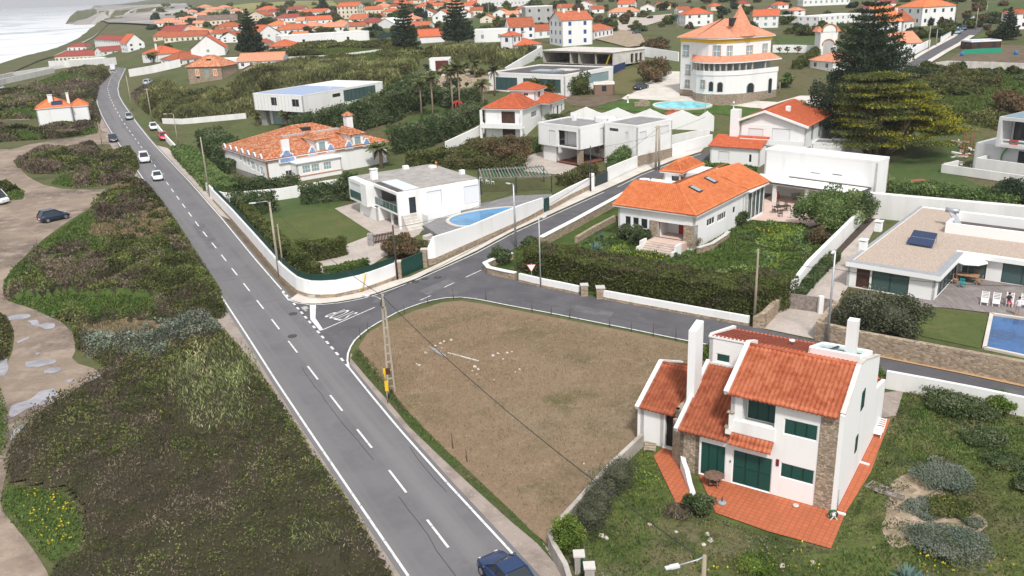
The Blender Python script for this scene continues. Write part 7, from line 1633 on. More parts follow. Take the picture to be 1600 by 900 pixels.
far('plain white flat roofed annexe right of the stone ruin',(336,106),(372,104),93,7,'flat',WHITE2,win=None); far('long low house with a plain salmon orange roof behind the reeds',(373,108),(442,105),99,11,'gx',TILE_P,rise=2.2)
far('small stone hut with a dark doorway beside the reeds',(381,120),(410,119),111,6,'gy',STONE,STONE,win='dark',spacing=9,name='stone_hut',cat='hut'); far('row of cream houses under one long red orange roof near the sea',(257,68),(323,65),57,9,'gx',TILE_R,CREAM,spacing=2.2)
far('white two storey house with red roof left of the dense conifer',(337,53),(380,51),42,9,'hip',TILE_R,rows=2); far('grey brown hall with a big sheet roof above the conifer',(310,41),(372,38),31,12,'gx',BRROOF,CREAM,win='dark')
far('white gabled house with grey shutters just right of the dense conifer',(402,69),(441,66),53,12,'gy',TILE_R,win='winl',rows=2,rise=3.5); far('very long white warehouse with a pale metal roof on the meadow',(440,75),(578,66),53,9,'flat',MROOF,win='dark',spacing=14)
far('white house with a wide orange hipped roof behind the long warehouse',(432,56),(491,53),46,10,'hip',TILE_R,chim=1); far('white house with red and blue roof beside the far dirt lane',(482,40),(520,38),31,9,'gx',TILE_R); far('low white house with dull red hipped roof left of the far dirt lane',(428,36),(482,34),28,10,'hip',MAROON)
far('white two storey villa at the foot of the yellow green hill',(415,30),(437,29),19,9,'hip',MAROON,rows=2); far('white villa with a red gable at the foot of the yellow green hill',(470,27),(508,26),19,9,'gx',TILE_R)
far('tall cream apartment block with an orange roof beside the far conifer',(528,30),(560,29),10,10,'gx',TILE_R,CREAM,rows=3,win='winb'); far('long cream terrace with an orange roof right of the tall cream block',(561,25),(600,23),15,9,'gx',TILE_R,CREAM); far('cream house with a small orange hipped roof at the end of the terrace',(598,26),(624,25),18,8,'hip',TILE_R,CREAM)
far('long low shed with a bright red roof below the cream terrace',(568,34),(603,32),29,8,'gx',TILE_R,win=None); far('small white barn with its gable towards the camera',(590,44),(617,44),37,10,'gy',WHITE2,win=None,rise=2.5,name='barn',cat='barn'); far('white two storey gabled house between the two tall conifers',(676,40),(705,39),25,11,'gy',TILE_R,rows=2,rise=3,win='dark',spacing=4)
far('low white garage with a bright red roof right of the tall conifer',(656,68),(695,66),60,8,'gx',TILE_R,win=None,rise=2.4); far('low white modern house with wide glazed front behind the tall conifer',(741,67),(794,65),47,9,'flat',WHITE2,win='winl',spacing=4)
far('white gabled house with red roof behind the low modern one',(797,63),(836,61),42,10,'gx',TILE_R,rows=2,rise=3,win='winb'); far('white long wing with red roof and white end gable left of the blue shuttered house',(816,62),(874,58),48,8,'gx',TILE_R,win='winl')
far('slim white tower house with a pyramid red roof above the shell',(783,86),(802,86),56,5.5,'hip',TILE_R,rows=2,win='winb',spacing=1.7); far('white arcaded wing with red roof joined to the slim tower house',(803,86),(846,82),70,7,'hip',TILE_R,win='winb',wh=2.0,spacing=3.2)
h=far('large white three storey house with bright blue shutters and two chimneys',(879,73),(926,70),31,11,'gx',TILE_R,win='blueshut',rows=3,chim=2,spacing=3.2); far('porch wing with red roof right of the blue shuttered house',(928,62),(958,57),46,7,'hip',TILE_R,win='winb')
far('bare grey two storey house shell with small openings on the hilltop',(821,37),(864,35),10,10,'flat',CONC,GREYR,win='dark',rows=2,spacing=4,name='unfinished_house'); far('long pale terrace building on concrete legs at the top of the picture',(746,12),(832,9),-2,9,'flat',CONCL,WHITE2,win='winl',rows=1); far('low white house with salmon roof on the upper slope',(951,27),(1002,25),20,8,'hip',TILE_P)
far('white villa with a red roof and balcony just left of the turret',(1070,42),(1114,40),22,9,'hip',TILE_R,rows=2); far('long white house with red roof directly behind the pointed turret',(1176,44),(1216,43),25,10,'gx',TILE_R,win='winl',rows=2); far('low grey garage behind a dark hedge, right of the turret',(1222,37),(1254,35),25,7,'flat',GREYF,GREYR,win='dark')
far('white flat roofed house with a long upper window band above the gate tower',(1278,44),(1345,38),24,9,'flat',WHITE2,win='winl',rows=2); far('white house with a steep orange roof and blue door behind the tall conifer',(1374,54),(1408,52),34,12,'gx',TILE_O,win='winb',rise=4.5); far('small white gabled annexe with orange roof and a chimney',(1410,51),(1427,49),33,8,'gx',TILE_O,chim=1,rise=3)
far('white two storey villa with dark green shutters at the top of the hill road',(1438,41),(1491,38),10,12,'hip',TILE_O,win='shut',rows=2,spacing=3); far('low white house with faded orange roof beside the hill road wall',(1398,82),(1438,80),70,10,'gx',TILE_P,win='dark',rise=2.6); far('white house with orange roof at the far right edge',(1585,46),(1612,45),21,9,'hip',TILE_O,win='winb',rows=2)
far('white flat roofed villa at the top edge above the gate tower',(1254,10),(1328,7),-4,9,'flat',WHITE2,win='winl'); far('makeshift shack with a pale blue sheet roof in the vegetable plots',(1516,79),(1563,77),67,5,'flat',M('blue_sheet',(.30,.42,.55),.6),BROWNW,win='dark',name='shack',cat='shack',spacing=3); far('small white house with an orange roof hidden behind the cypress',(1300,112),(1345,108),98,8,'hip',TILE_P); far('small white service hut with a red roof among the mansion outbuildings',(1040,196),(1058,196),189,3,'hip',TILE_R,win=None,name='hut',cat='hut')
h=far('open sided wooden kiosk beside the white path above the mansion lawn',(928,149),(960,148),131,3,'flat',TILE_P,M('kiosk_wood',(.22,.14,.10),.8),win='dark',name='kiosk',cat='kiosk',spacing=2.4)
G='tiny far houses on the skyline'
rr=random.Random(3)
for i,(x,y) in enumerate([(632,10),(648,14),(663,8),(676,12),(690,6),(704,11),(728,8),(742,5),(615,8),(640,4),(585,6),(655,3),(672,4),(700,3),(730,2),(756,7),(770,3)]):
    w=rr.uniform(13,20); far('tiny far white house with a red roof on the crowded skyline',(x,y+2),(x+w,y+1.3),y-3.5,8,rr.choice(['gx','hip']),TILE_R,rr.choice([WHITE,CREAM]),win='small',group=G,rows=1,spacing=4)
G3='white red roofed houses of the far village'
for i,(x,y) in enumerate([(388,30),(400,22),(448,20),(462,36),(520,42),(545,46),(505,47),(560,40),(625,36),(640,28),(655,24),(640,46),(715,26),(735,22),(750,34),(770,24),(790,28),(805,18),(700,18),(720,14),(610,16),(583,17),(545,36),(840,22),(870,16),(900,12),(925,18),(965,10),(1000,16),(1030,12),(1060,20),(1110,14),(1150,10),(1190,22),(1215,12),(1240,22),(1360,18),(1380,10),(1405,22),(395,75),(420,80),(455,62),(345,64),(330,58),(375,62),(415,45),(470,46),(296,58),(272,52),(240,62),(250,54)]):
    w=rr.uniform(17,27)*(1 if y<40 else 1.25); far('white far house with a red orange roof in the scattered village',(x,y+3),(x+w,y+2.2),y-rr.uniform(3.5,6.5),rr.uniform(7,12),rr.choice(['gx','hip','gy','gx','hip']),rr.choice([TILE_R,TILE_O,TILE_P,MAROON,TILE_D]),rr.choice([WHITE,WHITE,CREAM]),win=rr.choice(['small','dark']),group=G3,rows=rr.choice([1,1,2]),spacing=3.6)
G2='pale houses of the far seaside quarter'
for i,(x,y) in enumerate([(243,40),(256,36),(268,39),(282,34),(296,32),(312,27),(326,22),(338,18),(352,15),(366,20),(262,46),(285,42),(302,41),(300,22),(318,14)]):
    w=rr.uniform(12,18); far('pale far house with a washed out roof in the quarter above the bay',(x,y+2),(x+w,y+1.2),y-3.5,9,rr.choice(['gx','hip']),TILE_P,rr.choice([WHITE,CREAM]),win='small',group=G2,rows=1,spacing=4)
# ------------------------------------------------------------------ gate tower
h=House('gate_tower','white gate tower with curved ochre gable over an arched doorway','gate tower',(1279,87),(1307,86))
W=h.w; hh=h.fp(1290,50,0)[2]
h.block(0,W,0,4.5,0,hh,{}); m=MB(); pts=[(W/2+W*.27*math.cos(t),hh*.42+W*.27*math.sin(t)) for t in np.linspace(0,math.pi,11)]; m.face([(W/2-W*.27,-.03,0),(W/2+W*.27,-.03,0)][::1]+[(x,-.03,z) for x,z in pts]); h.part(m,'archway',GREYR)
m=MB(); m.tube([(W/2+W*.33*math.cos(t),-.1,hh*.45+W*.31*math.sin(t)) for t in np.linspace(0,math.pi,13)],.16,6); h.part(m,'arch_trim',M('ochre_trim',(.45,.24,.10),.8))
m=MB(); pr=[(W*.1,0)]+[(W/2-W*.4*math.cos(t),1.9*math.sin(t)**.8+.01) for t in np.linspace(0.05,math.pi-.05,13)]+[(W*.9,0)]; f=[(x,-.1,hh+z) for x,z in pr]; b=[(x,.5,hh+z) for x,z in pr]; m.face(f); m.face(b[::-1])
for i in range(len(f)): j=(i+1)%len(f); m.face([f[i],b[i],b[j],f[j]])
h.part(m,'curved_gable',WHITE); m=MB(); m.tube([(x,-.15,hh+z+.05) for x,z in pr],.18,6); h.part(m,'gable_trim',MATS['ochre_trim'])
for x0,x1 in ((-.6,W*.18),(W*.82,W+.6)): h.hip(x0,x1,.6,4.5,hh,1.2,.2,TILE_P,0,eaves=False,name='side_roof')
# ------------------------------------------------------------------ town greenery: one mass of shrubs and trees nobody could count at this distance
def greenery(name,label,n,region,smin=1.6,smax=4.5,seed=4,tall=1.,sps=('dark','olive','gloss','rust','pine','dark')):
    rng=np.random.default_rng(seed); f=Fol()
    foot=[(np.array(o.location[:2]),o) for o in COL.objects if o.type=='EMPTY' and o.get('category') in('house','building','hut','gate tower')]
    C=np.array([p for p,_ in foot])
    k=0; tries=0
    while k<n and tries<n*6:
        tries+=1; x=rng.uniform(region[0],region[2]); y=region[1]+(region[3]-region[1])*rng.random()**1.0; p=np.array(at(x,y)); 
        if land_sd(p[:1],p[1:2])[0]<14: continue
        d=dist(p); v=(C-p[:2]); 
        if (np.hypot(v[:,0]-(-3),v[:,1]-(-4))<9).any() or (np.hypot(v[:,0],v[:,1])<7).any(): continue
        r=rng.uniform(smin,smax)*(.8+.4*(d>500)); l=lsz(d,2.0); nn=int(min(900,max(50,3.2*4*math.pi*r*r*.7/(l*l*.275)*.5))); hz=r*rng.uniform(.45,.8)*tall
        f.shell(p+[0,0,hz*.8],(r,r,hz),nn,l,SPC[sps[rng.integers(len(sps))]],lumps=6,rng=rng,core=True); k+=1
    return tag(f.build(name),label,'greenery',kind='stuff')
greenery('town_greenery','dark bushes and small trees filling the gaps between the far town houses',260,(235,8,880,62),1.6,4.2,4)
greenery('town_greenery','bushes and trees scattered over the upper right hillside',150,(880,2,1600,60),1.6,4.0,5)
greenery('town_greenery','scattered garden shrubs around the middle villas',60,(600,95,800,150),.7,1.6,6)
greenery('town_greenery','shrubs along the meadow below the hill road',50,(1410,108,1600,150),1.0,2.2,7)
# ------------------------------------------------------------------ cars
def lens(name,col): return M(name,col,.2,spec=.6)
def car(label,a,b,col,kind='hatch',name='parked_car',scale=1.):
    """a: picture point under the rear, b: under the nose"""
    pa,pb=at(*a,.06),at(*b,.06); mid=(pa+pb)/2; d=pb-pa; root=thing(name,label,'van' if kind=='van' else 'car',mid,math.atan2(d.y,d.x)); L={'hatch':3.9,'sedan':4.5,'suv':4.4,'van':5.2}[kind]*.93
    hw={'hatch':.84,'sedan':.88,'suv':.90,'van':.98}[kind]; zr={'hatch':1.46,'sedan':1.42,'suv':1.66,'van':2.25}[kind]; zb={'hatch':.93,'sedan':.90,'suv':1.02,'van':1.15}[kind]; h=L/2
    PB=M('car_paint_'+'_'.join(str(int(c*100)) for c in col),col,.25,spec=.6)
    m=MB(); st=[(-h,.80,.42,zb-.16),(-h+.06,.92,.28,zb-.02),(-h+.55,1,.20,zb+.02),(-.1*h,1,.18,zb),(.45*h,1,.18,zb-.03),(.78*h,.95,.20,zb-.14),(h-.08,.84,.26,zb-.27),(h,.70,.36,zb-.40)]
    n0=len(m.v); K=10
    for x,w,z0,z1 in st:
        W_=hw*w
        for (f,zz) in ((-.80,z0),(-.97,z0+.12),(-1,z0+.5*(z1-z0)),(-.97,z1-.07),(-.86,z1),(.86,z1),(.97,z1-.07),(1,z0+.5*(z1-z0)),(.97,z0+.12),(.80,z0)): m.v.append((x,W_*f,zz))
    for i in range(len(st)-1):
        for j in range(K):
            k=(j+1)%K; m.f.append((n0+i*K+j,n0+i*K+k,n0+(i+1)*K+k,n0+(i+1)*K+j)); m.mi.append(0); m.sm.append(True)
    m.f.append(tuple(n0+j for j in range(K))[::-1]); m.f.append(tuple(n0+(len(st)-1)*K+j for j in range(K))); m.mi+=[0,0]; m.sm+=[False,False]
    # roof with pillars
    X={'hatch':(-h+.12,-h+.5,.05*h,.52*h),'sedan':(-.72*h,-.42*h,.05*h,.48*h),'suv':(-h+.12,-h+.4,.08*h,.50*h),'van':(-h+.05,-h+.12,.42*h,.80*h)}[kind]; wb,wt=hw*.86,hw*(.70 if kind!='van' else .80)
    zbb=zb-.02
    R=[(X[1],-wt,zr),(X[2],-wt,zr),(X[2],wt,zr),(X[1],wt,zr)]; Bq=[(X[0],-wb,zbb),(X[3],-wb,zbb),(X[3],wb,zbb),(X[0],wb,zbb)]
    c=[(r[0],r[1]*.9,r[2]+.05) for r in R]; m.face(c); 
    for i in range(4): m.face([R[i],R[(i+1)%4],c[(i+1)%4],c[i]])
    for i in range(4): m.beam(Bq[i],R[i],.10,.09)
    for s in (-1,1):
        m.beam((.02*h,s*wb,zbb),(-.04*h,s*wt,zr),.08,.05); m.beam(R[0] if s<0 else R[3],R[1] if s<0 else R[2],.07,.07)
    m.build('body',PB,root)
    g=MB(); q=.985
    for i in range(4):
        a_,b_=Bq[i],Bq[(i+1)%4]; c_,d_=R[(i+1)%4],R[i]; P=[(p[0]*q,p[1]*q,p[2]) for p in (a_,b_,c_,d_)]; g.face(P)
    if kind=='van': pass
    g.build('window',GLASS,root)
    if kind=='van': m=MB(); m.box(X[0]-.0,-wb-.005,zb-.03,.2*h,wb+.005,zr-.02); m.build('cargo_body',PB,root)
    for sx in (-.62*h,.64*h):
        for s in (-1,1):
            m=MB(); m.tube([(sx,s*(hw-.20),.31),(sx,s*(hw+.015),.31)],.315,16); w=m.build('wheel',TYRE,root); r=MB(); r.tube([(sx,s*(hw-.05),.31),(sx,s*(hw+.025),.31)],.19,12); r.build('rim',RIM,w)
    for s in (-1,1):
        m=MB(); m.beam((h-.16,s*hw*.62,zb-.30),(h-.05,s*hw*.48,zb-.38),.22,.13); m.build('headlight',lens('headlight_lens',(.75,.78,.8)),root)
        m=MB(); m.box(-h-.02,s*hw*.62-.12,zb-.32,-h+.12,s*hw*.62+.12,zb-.06); m.build('tail_light',lens('tail_light_red',(.35,.012,.012)),root)
        m=MB(); m.ell((.40*h,s*(hw+.08),zb+.06),.09,.10,.07,8,5); m.build('mirror',PB,root)
    MB().box(-h-.025,-.26,.48,-h-.005,.26,.60).build('number_plate',PLASTW,root); MB().box(h-.0,-.26,.38,h+.02,.26,.48).build('number_plate',PLASTW,root)
    m=MB(); m.box(h-.03,-hw*.5,.30,h+.01,hw*.5,.37); m.build('grille',DKMETAL,root)
    root.scale=(scale,)*3; return root
car('dark blue car driving away at the bottom edge of the picture',(836,955),(756,874),(.008,.030,.10),'sedan','car',1.0)
car('dark blue hatchback parked on the pale dirt yard',(67,348.5),(103,340.5),(.012,.03,.065),'hatch',scale=1.15)
car('white van coming down the coast road, behind the white car',(222,243),(231,264),(.75,.76,.78),'suv','car',1.12); car('white car coming down the coast road, in front of the white van',(241.5,271),(252,291),(.74,.75,.77),'sedan','car',1.0)
car('silver grey car on the coast road bend below the reed field',(199.5,182),(205,191),(.32,.37,.38),'hatch','car',1.1); car('white car parked on the pavement next to the red one',(238,197),(243.5,208.5),(.76,.77,.78),'hatch',scale=1.1); car('red car parked on the pavement beside the white wall',(252,212),(260,224.5),(.55,.02,.035),'hatch',scale=1.1)
car('dark blue car parked at the wall beside the villa hedge',(281,243),(287.5,257),(.02,.03,.05),'hatch',scale=1.0); car('dark car half hidden by scrub at the left edge of the coast road',(174,215),(181,228),(.02,.03,.06),'hatch',scale=1.1); car('white van driving up the far bend of the coast road',(178,116),(175.5,104),(.74,.76,.78),'van','van',1.0)
car('white car parked at the far left beside the sea',(-6,142),(6,139),(.72,.73,.75),'hatch',scale=1.1); car('white van cut by the left edge of the dirt yard',(-16,318),(2,319),(.74,.75,.78),'van','parked_van',1.0); car('white and blue car parked off the road below the long white wall',(228,135),(236,130),(.55,.62,.75),'hatch',scale=1.2)
car('pale blue car parked near the top of the hill road',(1500,50),(1491,57),(.20,.32,.42),'hatch',scale=1.1); car('darker blue car parked behind the pale blue one on the hill road',(1509,44.5),(1502,50),(.04,.07,.18),'hatch',scale=1.0)
car('dark car standing beside the wooden kiosk',(993,142),(1010,137),(.03,.05,.06),'sedan'); car('dark car on the dirt lane above the concrete shell',(990,54),(1002,52.5),(.03,.05,.09),'sedan'); car('pale van parked beside the bare grey house shell',(866,36),(874,34),(.6,.66,.7),'van','parked_van',.9)
LAMPG=M('lamp_grey',(.62,.64,.66),.4)
# ------------------------------------------------------------------ poles, lamps, cables
def pole(label,px,py,top,r=.12,mat=None,arm=None,armz=.0,name='utility_pole',cat='pole',cross=False,armlen=None,head=True):
    p=at(px,py); hh=hgt(px,py,top); root=thing(name,label,cat,p); mat=mat or CONCP
    m=MB(); m.tube([(0,0,-.3),(0,0,hh)],[r*1.25,r*.75],8); m.build('post',mat,root)
    if arm:
        e=gz(arm[0],arm[1],p.z+hh+armz)-np.array(p); e[2]=hh+armz; e=Vector(e)
        m=MB(); m.tube([(0,0,hh-.05),tuple(Vector((0,0,hh+armz+.12)).lerp(e,.25)),tuple(e)],[.045,.04,.035],6); m.build('arm',METAL,root)
        if head:
            dd=Vector((e.x,e.y,0)).normalized(); m=MB(); c=e+dd*.25
            m.beam(e-dd*.1,e+dd*.35,.24,.11); m.beam(e+dd*.30,e+dd*.6,.19,.08); m.build('lamp_head',M('lamp_grey',(.62,.64,.66),.4),root)
    if cross:
        m=MB(); m.beam((-.7,0,hh-.3),(.7,0,hh-.3),.09,.1); m.build('crossarm',mat,root)
        for x in (-.6,-.2,.2,.6): i=MB(); i.lathe([(.04,0),(.05,.08),(.03,.14)],(x,0,hh-.25),6); i.build('insulator',CONCL,root)
    return root,p,hh
def lattice():
    p=at(612,613); hh=hgt(612,613,460); root=thing('utility_pole','tall concrete ladder pole at the corner of the dry field','pole',p)
    ang=math.atan2(RT[1],RT[0])+.25; u=Vector((math.cos(ang),math.sin(ang),0)); 
    for s in (-1,1): m=MB(); m.beam(u*s*.26+Vector((0,0,-.3)),u*s*.10+Vector((0,0,hh-.9)),.10,.15,up=tuple(u)); m.build('leg',CONCP,root)
    n=9
    for i in range(n): z=.5+(hh-1.8)*i/n; w=.26-.16*z/hh; m=MB(); m.beam(-u*w+Vector((0,0,z)),u*w+Vector((0,0,z)),.09,.10); m.build('rung',CONCP,root)
    m=MB(); m.beam((0,0,hh-1.2),(0,0,hh),.24,.18,up=tuple(u)); m.build('pole_head',CONCP,root)
    m=MB(); m.tube([(u.x*.16,u.y*.16,hh-.9),(u.x*-.05,u.y*-.05-.15,hh-1.05),(-u.x*.2,-u.y*.2,hh-.8),(-u.x*.1,-u.y*.1,hh-.35),(u.x*.1,u.y*.1-.1,hh-.5)],.045,6); m.build('cable_coil',DKMETAL,root)
    m=MB(); e=gz(576,461,hh-.3)-np.array(p); m.tube([(0,0,hh-.45),(e[0]*.5,e[1]*.5,hh-.3),(e[0],e[1],hh-.4)],.04,6); m.build('arm',METAL,root); c=Vector((e[0],e[1],hh-.4)); m=MB(); dd=Vector((e[0],e[1],0)).normalized(); m.beam(c,c+dd*.6,.24,.1); m.build('lamp_head',M('lamp_grey',(0,0,0)),root)
    return p+Vector((0,0,hh-.15))
LT=lattice()
r_,p_,h_=pole('wooden lamp post with a curved white lamp cut by the bottom edge',1096,985,868,.13,WOODP,(1058,884),-.25,'street_lamp','street lamp'); BT=p_+Vector((0,0,h_-.3))
pole('concrete lamp post beside the curved white corner wall',437,433,316,.14,CONCP,(398,317),.05,'street_lamp','street lamp'); pole('thin wooden pole right behind the concrete lamp post at the corner wall',445,437,350,.09,WOODP,cross=False)
r1=pole('tall wooden pole on the coast road pavement near the villa hedge',328,308,214,.12,WOODP,cross=False); pole('lamp post with a left arm beside the red parked car',279,228,178,.10,CONCP,(259,178),.02,'street_lamp','street lamp')
pole('leaning thin pole at the road bend below the long white wall',207,173,118,.12,CONCP); pole('grey pole with two crossbars among the reeds at the road bend',238,190,138,.12,CONCP,cross=True); pole('thin pole standing in the scrub near the lone white house road side',160,228,190,.10,WOODP)
pole('dark wooden pole beside the left gate post of the green gate',621,437,352,.11,M('tarred_wood',(.06,.045,.04),.8)); r2=pole('grey street lamp at the low end of the rising white wall',806,388,289,.12,METAL,(796,287),.05,'street_lamp','street lamp'); pole('slim white street lamp on the bungalow side of the junction',845,449,343,.07,METAL,(848,340),.02,'street_lamp','street lamp')
pole('thin black pole beside the white rendered gate post',923,300,228,.10,DKMETAL); pole('weathered wooden pole at the right end of the big hedge',1178,508,389,.11,WOODP); pole('tall galvanised street lamp at the stone wall beside the driveway',1292,538,391,.10,METAL,(1303,393),.02,'street_lamp','street lamp')
def twin():
    p=at(1027,266); hh=hgt(1027,266,196); root=thing('utility_pole','twin concrete pole standing at the upper side street','pole',p)
    for s in (-1,1): m=MB(); m.tube([(s*.30,0,-.2),(s*.20,0,hh)],[.22,.15],8); m.build('leg',CONCP,root)
    m=MB()
    m.beam((-.5,0,hh-.3),(.5,0,hh-.3),.12,.14); m.build('crossarm',CONCP,root)
twin()
for l,px,py,tp,r in [('white flag pole on the mansion terrace',1101,196,150,.07),('thin grey pole behind the mansion at the dirt lane',1058,50,28,.1),('thin pole among the far meadow houses',764,32,4,.12),('thin pole left of the bare grey house shell',922,40,2,.12),('lamp pole by the hill road wall, lower one',1450,78,40,.12),('lamp pole by the hill road wall, upper one',1462,72,46,.12),('lamp pole at the top of the hill road',1524,48,12,.12),('pole on the green slope at the far right',1540,30,3,.12),('pole on the far slope below the skyline houses',876,30,6,.12),('pole beside the mansion forecourt',1218,146,128,.08)]: pole(l,px,py,tp,r,CONCP)
def cable(label,a,b,sag,r=.022):
    a,b=Vector(a),Vector(b); m=MB(); m.tube([a.lerp(b,t)-Vector((0,0,sag*4*t*(1-t))) for t in np.linspace(0,1,21)],r,5); tag(m.build('power_cable',DKMETAL),label,'cable')
cable('black cable sagging over the dry field to the wooden lamp post',LT,BT,.9,.03)
cable('thin cable from the ladder pole down towards the corner wall lamp',LT,at(437,433)+Vector((0,0,hgt(437,433,322))),.5); cable('cable from the ladder pole over the junction to the upper side street pole',LT,at(1027,266)+Vector((0,0,hgt(1027,266,200))),1.2)
cable('thin cable crossing the gravel drive to the galvanised street lamp',at(1178,508)+Vector((0,0,hgt(1178,508,392))),at(1292,538)+Vector((0,0,hgt(1292,538,420))),.4); cable('cable crossing the timber deck from the galvanised street lamp',at(1292,538)+Vector((0,0,hgt(1292,538,420))),at(1680,520)+Vector((0,0,4.5)),.7)
cable('thin cable running in front of the white box house',at(923,300)+Vector((0,0,hgt(923,300,232))),at(1101,225)+Vector((0,0,5)),.8); cable('thin cable stretched from the tarred pole over the rising wall',at(621,437)+Vector((0,0,hgt(621,437,356))),at(806,388)+Vector((0,0,hgt(806,388,300))),.5)
# give way sign, yellow marker, yellow stay
p=at(831,443); hh=hgt(831,443,412); r=thing('give_way_sign','inverted triangle give way sign in front of the big hedge','road sign',p); m=MB(); m.tube([(0,0,0),(0,0,hh)],.04,6); m.build('post',METAL,r); u=Vector((RT[0],RT[1],0)).normalized(); n=Vector((u.y,-u.x,0))
for k,c,nm in ((.52,M('sign_red',(.50,.03,.03),.5),'sign_plate'),(.43,PLASTW,'sign_face')):
    m=MB(); o=n*(.05 if nm=='sign_plate' else .065); zc=hh-.35; A=[u*-k+Vector((0,0,zc+k*.58)),Vector((0,0,zc-k*1.15)),u*k+Vector((0,0,zc+k*.58))]; m.face([a+o for a in A]); m.face([a+o*.2 for a in A][::-1]); m.build(nm,c,r)
p=at(606,630); hh=hgt(606,630,576); r=thing('marker_post','yellow marker post with a dark box beside the concrete ladder pole','marker post',p); m=MB(); m.tube([(0,0,0),(0,0,hh*.38)],.05,6); m.build('post',WOODG,r)
m=MB(); m.box(-.10,-.06,hh*.36,.16,.06,hh*.64); m.build('yellow_box',YELLOW,r); m=MB(); m.tube([(0,0,hh*.6),(-.04,0,hh*.95)],.05,6); m.box(-.12,-.05,hh*.86,.06,.05,hh); m.build('yellow_arm',YELLOW,r); m=MB(); m.box(.07,-.09,hh*.84,.40,.09,hh*1.0); m.build('dark_box',M('rust_brown',(.07,.03,.015),.7),r)
p=at(566,458); m=MB(); m.tube([(0,0,0),(.5,.3,2.2)],.05,6); tag(m.build('guy_stay',YELLOW,None,p),'leaning yellow stay tube against the curved corner wall','guy stay'); p=at(315,457); m=MB(); m.tube([(0,0,0),(0,0,1.0)],.05,6); m.box(-.08,-.05,.7,.08,.05,1.05); tag(m.build('marker_post',YELLOW,None,p),'small yellow marker post on the left road edge by the scrub','marker post'); p=at(244,322); m=MB(); m.tube([(0,0,0),(0,0,1.0)],.05,6); m.box(-.09,-.06,.65,.09,.06,1.02); tag(m.build('marker_post',DKMETAL,None,p),'small dark marker post on the left road edge by the brown scrub','marker post')
FP='thin fence posts around the dry field'; proto=None
for px,py in [(563,530),(575,520),(632,490),(669,474),(709,467),(832,487),(861,492),(890,498),(953,511),(987,519),(1021,526),(1056,532),(730,722),(708,702),(586,586),(760,470)]:
    p=at(px,py)
    if proto is None:
        m=MB(); m.tube([(0,0,-.1),(0,0,1.15)],.035,5); proto=tag(m.build('fence_post',M('fence_post_wood',(.10,.075,.06),.9),None,p),'thin dark fence post at the edge of the dry field','fence post',FP)
    else: o=proto.copy(); COL.objects.link(o); o.location=p; o.scale=(1,1,random.uniform(.8,1.25)); o.rotation_euler=(random.uniform(-.08,.08),random.uniform(-.1,.1),0)
# rubble and plastic in the field
rk=random.Random(11); RM=M('pale_rubble',(.55,.50,.45),.9,.2,3)
def rock(px,py,s,label,grp,mat=None,k=[0]):
    p=at(px,py); m=MB(); n=len(m.v); m.ell((0,0,s*.25),s,s*.8,s*.55,7,5); m.v=[(x*(1+rk.uniform(-.25,.25)),y*(1+rk.uniform(-.25,.25)),z*(1+rk.uniform(-.2,.3))) for x,y,z in m.v]; m.sm=[False]*len(m.sm); o=m.build('stone',mat or RM,None,p); o.rotation_euler=(0,0,rk.random()*6); return tag(o,label,'stone',grp)
for x,y,s in [(688,537,.22),(680,541,.18),(694,534,.2),(705,532,.25),(684,546,.12),(665,552,.22),(651,569,.15),(655,571,.2),(742,574,.3),(747,578,.22),(738,580,.14),(770,557,.3),(778,553,.22),(786,562,.2),(792,552,.22),(800,550,.15),(745,585,.12),(812,578,.2),(805,582,.15),(912,725,.12),(772,594,.12),(690,544,.15)]: rock(x,y,s*.72,'pale stone lying in the dry field','stones lying in the dry field')
for x,y,s in [(940,838,.22),(1015,820,.15),(947,842,.18),(1110,845,.2),(1105,835,.16),(1100,852,.14),(1395,770,.12),(1365,858,.15),(1270,880,.18),(1222,885,.2),(1480,745,.12),(1420,850,.14),(1056,832,.13)]: rock(x,y,s,'pale stone lying in the foreground garden grass','stones lying in the garden')
for i in range(34):
    x=660+130*rk.random(); y=108+26*rk.random()-.06*(x-690); rock(x,y,rk.uniform(.4,.9),'pale boulder in the rock garden below the small shed','boulders in the rock garden',STONE2 if i%3 else RM)
p=at(668,545); 
m=MB(); e=at(697,558)-p; m.face([(0,.4,.12),(.5,-.4,.1),(e.x*.5,e.y*.5-.3,.15),(e.x,e.y-.1,.06),(e.x*1.0,e.y+.15,.08),(e.x*.5,e.y*.5+.35,.22)]); m.face([(0,.4,.05),(e.x*.5,e.y*.5+.35,.1),(e.x,e.y+.15,.05),(e.x,e.y-.1,.03),(e.x*.5,e.y*.5-.3,.05),(.5,-.4,.03)]); tag(m.build('plastic_sheet',M('grey_plastic',(.33,.33,.35),.4),None,p),'crumpled grey plastic sheet lying in the dry field','plastic sheet'); 
a,b=at(700,552),at(748,565); m=MB(); m.beam(a+Vector((0,0,.05)),b+Vector((0,0,.05)),.14,.07); tag(m.build('timber_batten',CONCL),'long pale batten lying beside the plastic sheet','batten')
